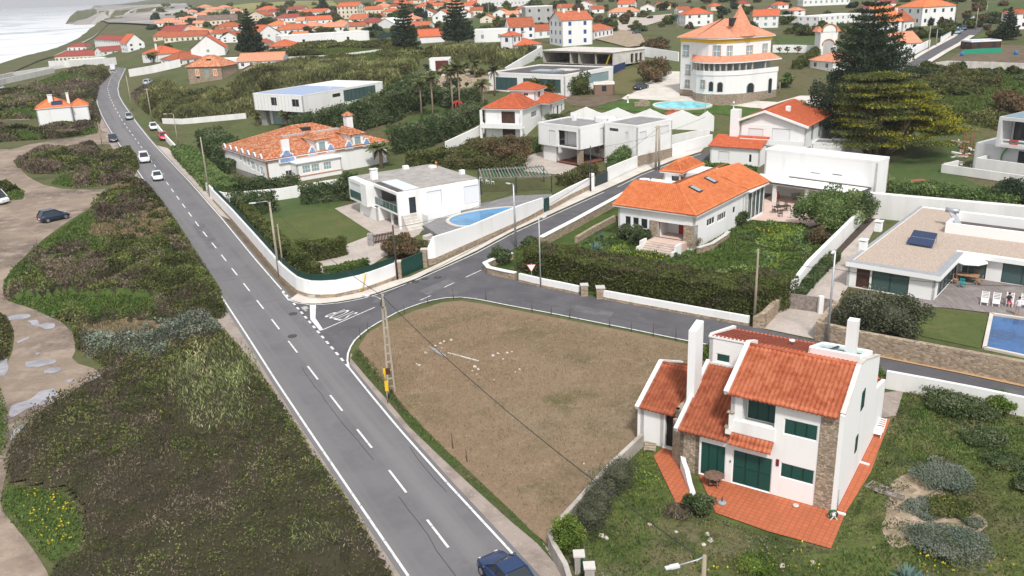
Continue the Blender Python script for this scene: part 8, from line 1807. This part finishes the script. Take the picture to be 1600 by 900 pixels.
# ------------------------------------------------------------------ foreground garden furniture
def round_table(px,py):
    p=at(px,py,.09); r=thing('garden_table','round weathered wooden table on the terracotta patio','table',p); m=MB(); n=9
    for i in range(n):
        y0=-.62+1.24*i/n; y1=y0+1.24/n-.015; w0=math.sqrt(max(.02,.64**2-max(abs(y0),abs(y1))**2)); m.box(-w0,y0,.68,w0,y1,.73)
    m.build('tabletop',M('old_teak',(.17,.105,.075),.8,.25,3),r)
    for i in range(4): a=i*math.pi/2+.4; m=MB(); m.beam((.38*math.cos(a),.38*math.sin(a),0),(.28*math.cos(a),.28*math.sin(a),.68),.07); m.build('leg',MATS['old_teak'],r)
    m=MB(); m.box(-.35,-.35,.28,.35,.35,.31); m.build('lower_shelf',MATS['old_teak'],r)
round_table(1115,760)
p=at(1128,788,.09); r=thing('parasol_stand','grey parasol stand with a short dark tube on the patio','parasol stand',p); m=MB(); m.lathe([(.27,0),(.27,.06),(.2,.11),(.05,.13)],seg=14); m.build('foot',M('grey_plastic_foot',(.30,.32,.35),.6),r); m=MB(); m.tube([(0,0,.1),(0,0,.42)],.035,8); m.build('tube',DKMETAL,r)
p=at(1078,779,.09); r=thing('parasol_stand','white parasol stand at the foot of the sloping white wall','parasol stand',p); m=MB(); m.lathe([(.26,0),(.26,.05),(.18,.1),(.05,.12)],seg=14); m.build('foot',PLASTW,r); m=MB(); m.tube([(0,0,.1),(0,0,.45)],.03,8); m.build('tube',PLASTW,r)
p=at(1301,812,.09); r=thing('hose_reel','green hose coiled on a small reel at the corner of the patio','hose reel',p); m=MB()
for k in range(3): m.tube([(.24*math.cos(t),.06*(k-1)+.02*math.sin(3*t),.30+.24*math.sin(t)) for t in np.linspace(0,2*math.pi,17)],.035,6,cap=False)
m.build('hose',M('hose_green',(.01,.11,.04),.4),r); m=MB()
for y in (-.16,.16): m.beam((-.2,y,0),(0,y,.3),.04); m.beam((.2,y,0),(0,y,.3),.04)
m.tube([(0,-.18,.3),(0,.18,.3)],.09,8); m.build('stand',PLASTW,r)
def lounger(label,px,py,ang,col=None,group=None,z=.09,name='sun_lounger',sc=1.):
    p=at(px,py,z); r=thing(name,label,'sun lounger',p,ang,group); c=col or PLASTW
    m=MB(); 
    for i in range(7): m.box(-.28,-.9+.17*i,.30,.28,-.78+.17*i,.34)
    m.box(-.31,-.92,.27,-.28,.3,.34); m.box(.28,-.92,.27,.31,.3,.34); m.build('seat',c,r); m=MB()
    for i in range(5): m.beam((-.29,.34+.15*i,.36+.10*i),(.29,.34+.15*i,.36+.10*i),.11,.03)
    for s in (-.30,.30): m.beam((s,.28,.31),(s,1.0,.82),.04)
    m.build('backrest',c,r)
    for x in (-.28,.28):
        for y in (-.8,.25): MB().box(x-.03,y-.03,0,x+.03,y+.03,.27).build('leg',c,r)
    r.scale=(sc,)*3; return r
HA=math.atan2(HERO.ex[1],HERO.ex[0])
lounger('white slatted garden lounger on the terracotta side path',1373,678,HA,sc=.9)
def slat_mat(label,px,py,w,l,ang,n=7,mat=None,z=.05,name='pallet'):
    p=at(px,py,z); m=MB()
    for i in range(n): m.box(-w/2,-l/2+l*i/n,.08,w/2,-l/2+l*(i+.72)/n,.12)
    for x in (-w*.42,w*.42): m.box(x-.05,-l/2,0,x+.05,l/2,.0795)
    o=m.build(name,mat or WOODG,None,p); o.rotation_euler=(0,0,ang); return tag(o,label,name.replace('_',' '))
slat_mat('weathered timber pallet lying in the grass beside the porch wing',1016,699,.8,1.3,HA+.35,4,WOODP); slat_mat('grey slatted timber walkway lying beside the silver plants',1370,764,1.1,1.0,HA-.3,8); 
a,b=at(1378,771),at(1412,782); m=MB(); m.beam(a+Vector((0,0,.12)),b+Vector((0,0,.12)),.35,.1); m.beam(a+Vector((.15,.35,.12)),b+Vector((.15,.35,.12)),.2,.1); tag(m.build('timber_beam',WOODG),'pair of joined grey timber beams beside the slatted walkway','timber'); p=at(1243,793,.09); m=MB(); m.lathe([(.16,0),(.2,.08),(.14,.12)],seg=10); tag(m.build('bowl',CONCL,None,p),'small pale bowl on the patio against the white wall','bowl')
# ------------------------------------------------------------------ pebble roof house: deck, pool, people
S('swimming_pool',[(1551,495),(1541,542.5),(1640,564),(1640,507)],POOLB,.09)
def curb(label,pp,w,hh,mat,name='pool_coping'):
    P=[at(*q) for q in pp]; m=MB()
    for a,b in zip(P[:-1],P[1:]): m.beam(a+Vector((0,0,hh/2)),b+Vector((0,0,hh/2)),w,hh)
    tag(m.build(name,mat),label,'pool coping')
curb('white coping around the rectangular blue pool',[(1646,568),(1538,545),(1549,492),(1646,506)],.32,.2,PAVEW)
j=GRAV; ga=math.atan2(j.ex[1],j.ex[0])
LG='white sun loungers on the timber deck'
for px,py,l in ((1538,474,'white sun lounger on the deck, first from the left'),(1556,476,'white sun lounger on the deck with a folded towel'),(1577,476,'white sun lounger the seated person uses'),(1600,478,'white sun lounger on the deck cut by the right edge')): lounger(l,px,py,ga+.15,group=LG,z=.08,sc=1.0)
p=at(1510,437,.08); r=thing('parasol','open white parasol over the garden table on the deck','parasol',p); m=MB(); m.tube([(0,0,0),(0,0,2.45)],.035,8); m.build('pole',WOODP,r); m=MB(); n=8; R=1.75
for i in range(n): a=2*math.pi*i/n;b=2*math.pi*(i+1)/n; m.face([(R*math.cos(a),R*math.sin(a),2.05),(R*math.cos(b),R*math.sin(b),2.05),(0,0,2.6)]); m.face([(R*math.cos(a),R*math.sin(a),1.95),(R*math.cos(b),R*math.sin(b),1.95),(R*math.cos(b),R*math.sin(b),2.05),(R*math.cos(a),R*math.sin(a),2.05)])
m.build('canopy',M('white_canvas',(.80,.79,.77),.8),r)
def table(label,px,py,w,l,mat,ang=0,z=.08,name='garden_table'):
    p=at(px,py,z); r=thing(name,label,'table',p,ang); MB().box(-l/2,-w/2,.70,l/2,w/2,.75).build('tabletop',mat,r)
    for x in (-l/2+.1,l/2-.1):
        for y in (-w/2+.1,w/2-.1): MB().box(x-.035,y-.035,0,x+.035,y+.035,.70).build('leg',mat,r)
def chair(label,px,py,ang,mat,group,z=.08):
    p=at(px,py,z); r=thing('garden_chair',label,'chair',p,ang,group); MB().box(-.24,-.24,.42,.24,.24,.47).build('seat',mat,r); m=MB()
    for i in range(4): m.box(-.22+.125*i,.21,.47,-.16+.125*i,.24,.92)
    m.box(-.24,.205,.92,.24,.245,.98); m.build('backrest',mat,r)
    for x in (-.21,.21):
        for y in (-.21,.21): MB().box(x-.025,y-.025,0,x+.025,y+.025,.42).build('leg',mat,r)
TK=M('teak',(.36,.22,.13),.7,.15,3)
table('teak garden table under the white parasol',1511,441,1.1,2.0,TK,ga); TB=M('turquoise_cushion',(.03,.35,.36),.7)
for px,py,a,l,mt in ((1492,444,1.6,'teak chair at the left end of the parasol table',TK),(1503,450,3.1,'turquoise seated chair in front of the parasol table',TB),(1530,446,-1.5,'teak chair at the right end of the parasol table',TK),(1524,437,0,'teak chair behind the parasol table',TK)): chair(l,px,py,ga+a,mt,'chairs around the parasol table')
# people: one skinned body each
def person(label,px,py,joints,edges,radii,paint,ang,z=.08,hair=(.05,.035,.025)):
    p=at(px,py,z); me=bpy.data.meshes.new('person'); me.from_pydata(joints,edges,[]); o=bpy.data.objects.new('person',me); COL.objects.link(o)
    sk=o.modifiers.new('Skin','SKIN')
    for i,v in enumerate(me.skin_vertices[0].data): v.radius=radii[i]; v.use_root=(i==0)
    sb=o.modifiers.new('Subdivision','SUBSURF'); sb.levels=sb.render_levels=2
    dg=bpy.context.evaluated_depsgraph_get(); m2=bpy.data.meshes.new_from_object(o.evaluated_get(dg)); bpy.data.objects.remove(o)
    mats=[]; 
    for pl in m2.polygons:
        mt=paint(pl.center); 
        if mt not in mats: mats.append(mt)
        pl.material_index=mats.index(mt); pl.use_smooth=True
    idx=[pl.material_index for pl in m2.polygons]; m2.materials.clear()
    for mt in mats: m2.materials.append(mt)
    m2.polygons.foreach_set('material_index',idx)
    o=bpy.data.objects.new('person',m2); COL.objects.link(o); o.location=p; o.rotation_euler=(0,0,ang); tag(o,label,'person')
    hd=joints[4]; m=MB(); m.ell((hd[0],hd[1]+.02,hd[2]+.05),.115,.125,.11,10,6); m.build('hair',M('hair_%d'%int(px),hair,.8),o); return o
SKIN=M('skin',(.52,.30,.21),.6); SHW=M('white_shirt',(.72,.72,.74),.8); SHB=M('black_top',(.02,.02,.025),.8); SHP=M('pink_shorts',(.60,.05,.16),.8); SHG=M('grey_shorts',(.25,.30,.36),.8)
st=[(0,0,.95),(0,0,1.15),(0,.02,1.38),(0,.02,1.52),(0,-.01,1.66),(.19,.02,1.40),(.25,.03,1.14),(.22,-.10,.92),(-.19,.02,1.40),(-.25,.03,1.14),(-.23,-.08,.90),(.10,0,.88),(.11,-.03,.48),(.12,.02,.07),(.12,-.14,.03),(-.10,0,.88),(-.12,.02,.48),(-.13,.06,.07),(-.13,-.10,.03)]
ed=[(0,1),(1,2),(2,3),(3,4),(2,5),(5,6),(6,7),(2,8),(8,9),(9,10),(0,11),(11,12),(12,13),(13,14),(0,15),(15,16),(16,17),(17,18)]
rd=[(.15,.11),(.145,.10),(.15,.10),(.055,.055),(.10,.115),(.06,.06),(.047,.047),(.04,.035),(.06,.06),(.047,.047),(.04,.035),(.095,.095),(.065,.065),(.045,.045),(.045,.03),(.095,.095),(.065,.065),(.045,.045),(.045,.03)]
person('person standing barefoot on the deck in a white shirt and grey shorts',1589,494,st,ed,rd,lambda c:(SKIN if c.z>1.50 or c.z<.55 or (abs(c.x)>.2 and c.z<1.12) else SHW if c.z>.93 else SHG),ga+.3)
si=[(0,0,.50),(0,.05,.68),(0,.10,.90),(0,.09,1.03),(0,.05,1.17),(.18,.08,.92),(.24,-.06,.70),(.14,-.26,.60),(-.18,.08,.92),(-.24,-.06,.70),(-.14,-.26,.60),(.10,-.05,.47),(.13,-.45,.46),(.13,-.50,.08),(.13,-.64,.04),(-.10,-.05,.47),(-.12,-.45,.46),(-.12,-.52,.08),(-.12,-.66,.04)]
person('person sitting on a white lounger in a black top and pink shorts',1575,479,si,ed,rd,lambda c:(SKIN if c.z>1.01 or c.y<-.42 or (abs(c.x)>.2 and c.z<.78) else SHB if c.z>.56 else SHP),ga+.5,z=.06)
# ------------------------------------------------------------------ terraces, pools and pergola of the middle villas
cp=[(701,347.5),(704,341.5),(722,335),(750,329.5),(780,325.5),(800,324),(806,330),(795,338),(770,347),(740,353.5),(714,353.5)]
TZ=1.05
def raised(pp,z): return [tuple(gz(x,y,z)[:2]) for x,y in pp]
tp=raised([(662,352),(700,333),(752,318),(800,306),(862,303),(866,312),(846,322),(815,333),(780,346),(735,363),(700,376),(690,371)],TZ)
_m=MB(); _m.prism(tp[::-1] if sum((tp[i][0]*tp[(i+1)%len(tp)][1]-tp[(i+1)%len(tp)][0]*tp[i][1]) for i in range(len(tp)))<0 else tp,-.2,TZ); tag(_m.build('pool_terrace',SLATE),kind='structure')
for k in range(3):
    a_,b_=at(664+k*8,376+k*5),at(688+k*6,368+k*8); _m=MB(); _m.beam(a_+Vector((0,0,.35-.1*k)),b_+Vector((0,0,.35-.1*k)),.8,.5); tag(_m.build('terrace_step',CONCL),['upper pale step down from the pool terrace','middle pale step down from the pool terrace','lowest pale step down from the pool terrace'][k],'step','steps down from the pool terrace')
sheet('swimming_pool',smooth_poly(raised(cp,TZ),2),POOLC,.02,3,zfix=TZ)
def ringcurb(label,pp,w,hh,mat,sm=2,zf=None):
    P=smooth_poly(wpoly(pp) if zf is None else raised(pp,zf),sm); m=MB(); n=len(P)
    c=np.mean(np.array(P),0)
    for i in range(n):
        a,b=np.array(P[i]),np.array(P[(i+1)%n]); oa=a+(a-c)/np.linalg.norm(a-c)*w; ob_=b+(b-c)/np.linalg.norm(b-c)*w; za,zb_=(float(zt(*a)),float(zt(*b))) if zf is None else (zf,zf)
        q=[(a[0],a[1],za+hh),(b[0],b[1],zb_+hh),(ob_[0],ob_[1],zb_+hh),(oa[0],oa[1],za+hh)]; m.face(q); m.face([(x,y,z-hh) for x,y,z in (q[3],q[2])]+[q[2],q[3]]); m.face([q[0],q[1],(b[0],b[1],zb_),(a[0],a[1],za)])
    tag(m.build('pool_coping',mat),label,'pool coping')
ringcurb('pale stone coping around the oval cyan pool',cp,.5,.12,PAVEW,zf=TZ)
gp=[(1020,166.5),(1032,162),(1060,160),(1090,161.5),(1114,166),(1098,171),(1062,172),(1036,171)]
S('swimming_pool',gp,POOLT,.25,sm=2); ringcurb('pale coping around the turquoise kidney pool on the mansion lawn',gp,.5,.35,PAVEW)
for px,py,l in ((981,161,'white lamp post on the mansion lawn left of the turquoise pool'),(1146,172,'white lamp post on the mansion lawn right of the turquoise pool')): p=at(px,py); m=MB(); m.lathe([(.3,0),(.22,.2),(.12,.5),(.12,1.3),(.25,1.4),(.1,1.7)],seg=8); tag(m.build('lawn_lamp',PLASTW,None,p),l,'lamp')
p=at(1003,166); tag(MB().box(-1.6,-.4,0,1.6,.4,.9).box(-.6,-.3,.9,1.2,.3,1.2).build('stone_bar',STONE2,None,p),'low stone counter at the left end of the turquoise pool','counter')
P=[at(*q) for q in ((752,304),(862,300),(850,284),(748,290))]; hh=2.5; r=thing('pergola','green slatted pergola behind the pool house','pergola',P[0]); o=P[0]
for k,q in enumerate(P+[(P[0]+P[1])/2]): m=MB(); v=q-o; m.beam(v+Vector((0,0,-.1)),v+Vector((0,0,hh)),.16); m.build('post',DKMETAL,r)
for a,b in ((0,1),(3,2)): m=MB(); m.beam(P[a]-o+Vector((0,0,hh)),P[b]-o+Vector((0,0,hh)),.12,.16); m.build('beam',WOODG,r)
for i in range(22): t=(i+.5)/22; a,b=P[0].lerp(P[1],t)-o,P[3].lerp(P[2],t)-o; m=MB(); m.beam(a+(a-b)*.08+Vector((0,0,hh+.12)),b+(b-a)*.08+Vector((0,0,hh+.12)),.14,.10); m.build('slat',M('pergola_green',(.10,.19,.18),.7) if i%3 else WOODG,r)
for i,(px,py) in enumerate(((742,287),(752,286),(762,287),(770,288))): chair(['white folding chair on the terrace, leftmost by the pergola','white folding chair second from the left by the pergola','white folding chair third from the left by the pergola','white folding chair nearest the pergola post'][i],px,py,.5*i,PLASTW,'white folding chairs by the pergola',0)
a,b=at(583,382),at(614,376); d=b-a; r=thing('picket_gate','dark brown picket gate between the small lawn and the drive','gate',a,math.atan2(d.y,d.x)); L=d.length; m=MB(); m.box(0,-.05,.25,L,.05,.35); m.box(0,-.05,.95,L,.05,1.05); m.build('rail',BROWNW,r)
n=13
for i in range(n): x=L*(i+.5)/n; MB().box(x-.07,-.09,.1,x+.07,-.055,1.25).build('picket',BROWNW,r)
p=at(580,384); tag(MB().box(-.35,-.35,-.1,.35,.35,1.6).build('gate_post',STONEG,None,p),'grey stone post at the left end of the brown picket gate','gate post')
# bungalow garden and terrace
S('terrace',[(1160,342),(1192,312),(1225,296),(1346,318),(1336,338),(1300,345),(1262,356),(1215,348)],PAVEP,.05)
for px,py,l in ((958,398,'dark timber lounger in the weeds, nearer the hedge'),(972,394,'dark timber lounger in the weeds, nearer the bungalow')): o=slat_mat(l,px,py,.8,2.2,BUNG.root.rotation_euler.z+1.1,7,M('dark_teak',(.12,.09,.075),.8,.2,3),.25,'timber_lounger')
DW=M('dark_rattan',(.05,.035,.03),.8)
table('dark dining table on the pink terrace behind the bungalow',1222,331,1.0,2.2,DW,.3,.06)
for px,py,a,l in ((1209,333,1.2,'dark chair at the left end of the terrace dining table'),(1216,326,.2,'dark chair behind the left half of the terrace dining table'),(1229,327,.2,'dark chair behind the right half of the terrace dining table'),(1219,339,3.2,'dark chair in front of the terrace dining table')): chair(l,px,py,a,DW,'dark chairs around the terrace table',.06)
for px,py,l in ((1243,339,'white plastic chair on the terrace nearest the big round bush'),(1236,341,'white plastic chair on the terrace next to the dark table')): chair(l,px,py,2.4,PLASTW,'white plastic chairs on the terrace',.06)
table('small dark table on the bungalow porch',1056,371,.7,1.3,DW,.2,1.05,'porch_table'); p=at(1034,374,1.05); r=thing('porch_sofa','dark rattan armchair beside the red front door','armchair',p,.2); MB().box(-.4,-.35,0,.4,.35,.4).build('seat',DW,r); MB().box(-.4,.25,.4,.4,.35,.85).build('backrest',DW,r)
wall_line('garden_wall','low stone planter wall at the right of the bungalow steps',[(1090,398),(1112,391),(1132,378),(1138,372)],.8,.35,STONE,cap=CONCL)
p=at(1180,331); tag(MB().box(-.9,-.4,0,.9,.4,.42).build('bench',WOODG,None,p),'grey timber bench outside the bungalow glass room','bench'); p=at(1215,311); m=MB(); m.lathe([(.25,0),(.3,.5),(.12,.8),(.1,1.1)],seg=8); tag(m.build('clay_oven',TILE_T,None,p),'small terracotta stove under the covered terrace','stove')
for px,py,l in ((1246,311,'dark bench seat under the covered terrace, left one'),(1266,313,'dark bench seat under the covered terrace, right one')): p=at(px,py); tag(MB().box(-.9,-.3,.3,.9,.3,.42).box(-.85,.22,.42,.85,.3,.85).box(-.85,-.25,0,-.75,.25,.3).box(.75,-.25,0,.85,.25,.3).build('bench',GREYR,None,p),l,'bench')
# sculpture, net, kiosk and plots
p=at(716,182); r=thing('red_sculpture','round red openwork sculpture on a mast in the palm lawn','sculpture',p); hh=hgt(716,182,172); zc=hgt(716,182,167); m=MB(); m.tube([(0,0,0),(0,0,zc)],.05,6); m.build('mast',METAL,r)
for k in range(5): a=k*math.pi/5; m=MB(); m.tube([(1.25*math.cos(t)*math.cos(a),1.25*math.cos(t)*math.sin(a),zc+1.25*math.sin(t)) for t in np.linspace(0,2*math.pi,21)],.09,6,cap=False); m.build('ring',M('signal_red',(.62,.04,.03),.5),r)
wall_line('net_fence','bright green netting strip around the vegetable plots',[(1505,86),(1535,84),(1565,83)],1.3,.06,M('green_net',(.02,.28,.17),.7),cat='fence'); wall_line('net_fence','dark green windbreak net behind the red roofed garage',[(590,62),(620,55),(650,50),(690,50)],1.8,.1,M('dark_teal_net',(.03,.08,.08),.8),cat='fence'); wall_line('net_fence','dark teal hoarding on the lane above the concrete shell',[(1044,34),(1068,32)],2.4,.1,M('dark_teal_net',(0,0,0)),cat='fence')
for px,py,l in ((1503,88,'blue plastic barrel left of the green netting'),(1587,86,'blue plastic barrel right of the green netting')): p=at(px,py); m=MB(); m.lathe([(.4,0),(.44,.5),(.4,1.0),(.3,1.05)],seg=10); tag(m.build('barrel',M('blue_barrel',(.03,.16,.42),.5),None,p),l,'barrel')
p=at(1540,104); tag(MB().box(-2.4,-.7,0,2.4,.7,.7).box(-2.0,-.5,.7,2.0,.5,.95).build('upturned_boat',PLASTW,None,p),'white upturned boat hull below the vegetable plots','boat')
# building debris beside the unfinished house
for i in range(26):
    px,py=rk.uniform(1483,1518),rk.uniform(222,268); p=at(px,py); m=MB(); w=rk.uniform(.3,1.0); m.box(-w,-rk.uniform(.05,.4),0,w,rk.uniform(.05,.4),rk.uniform(.05,.35)); o=m.build('debris',[CONCL,WOODP,M('red_brick',(.32,.10,.06),.9),WHITE2][i%4],None,p); o.rotation_euler=(rk.uniform(-.2,.2),rk.uniform(-.2,.2),rk.random()*6); tag(o,'broken board or slab in the rubble heap beside the unfinished house','debris','building rubble beside the unfinished house')
r=thing('scaffold','rusty red scaffold frame beside the unfinished house','scaffold',at(1507,240)); 
for x in (0,1.3):
    for y in (0,.9): MB().tube([(x,y,0),(x,y,3.4)],.05,6).build('upright',M('rust_red',(.30,.06,.04),.7),r)
for z in (1.1,2.2,3.3):
    for y in (0,.9): MB().tube([(0,y,z),(1.3,y,z)],.04,6).build('rail',M('rust_red',(0,0,0)),r)
table('low reclaimed brick table in the garden below the cypress',1433,289,1.0,2.2,M('red_brick',(0,0,0)),.2,0)
# ------------------------------------------------------------------ thin sea haze
def haze():
    m=bpy.data.materials.new('haze'); m.use_nodes=True; nt=m.node_tree; nt.nodes.remove(nt.nodes['Principled BSDF'])
    v=nt.nodes.new('ShaderNodeVolumePrincipled'); v.inputs['Density'].default_value=HAZE_D; v.inputs['Color'].default_value=(.93,.95,.98,1); v.inputs['Anisotropy'].default_value=.2
    nt.links.new(v.outputs[0],nt.nodes['Material Output'].inputs['Volume'])
    o=MB().box(-4500,-60,-11,5200,6100,320).build('haze',m); o['kind']='stuff'; o['label']='thin pale sea haze over the far coast'; o['category']='haze'
HAZE_D=.00014
haze()
SC.cycles.volume_bounces=0
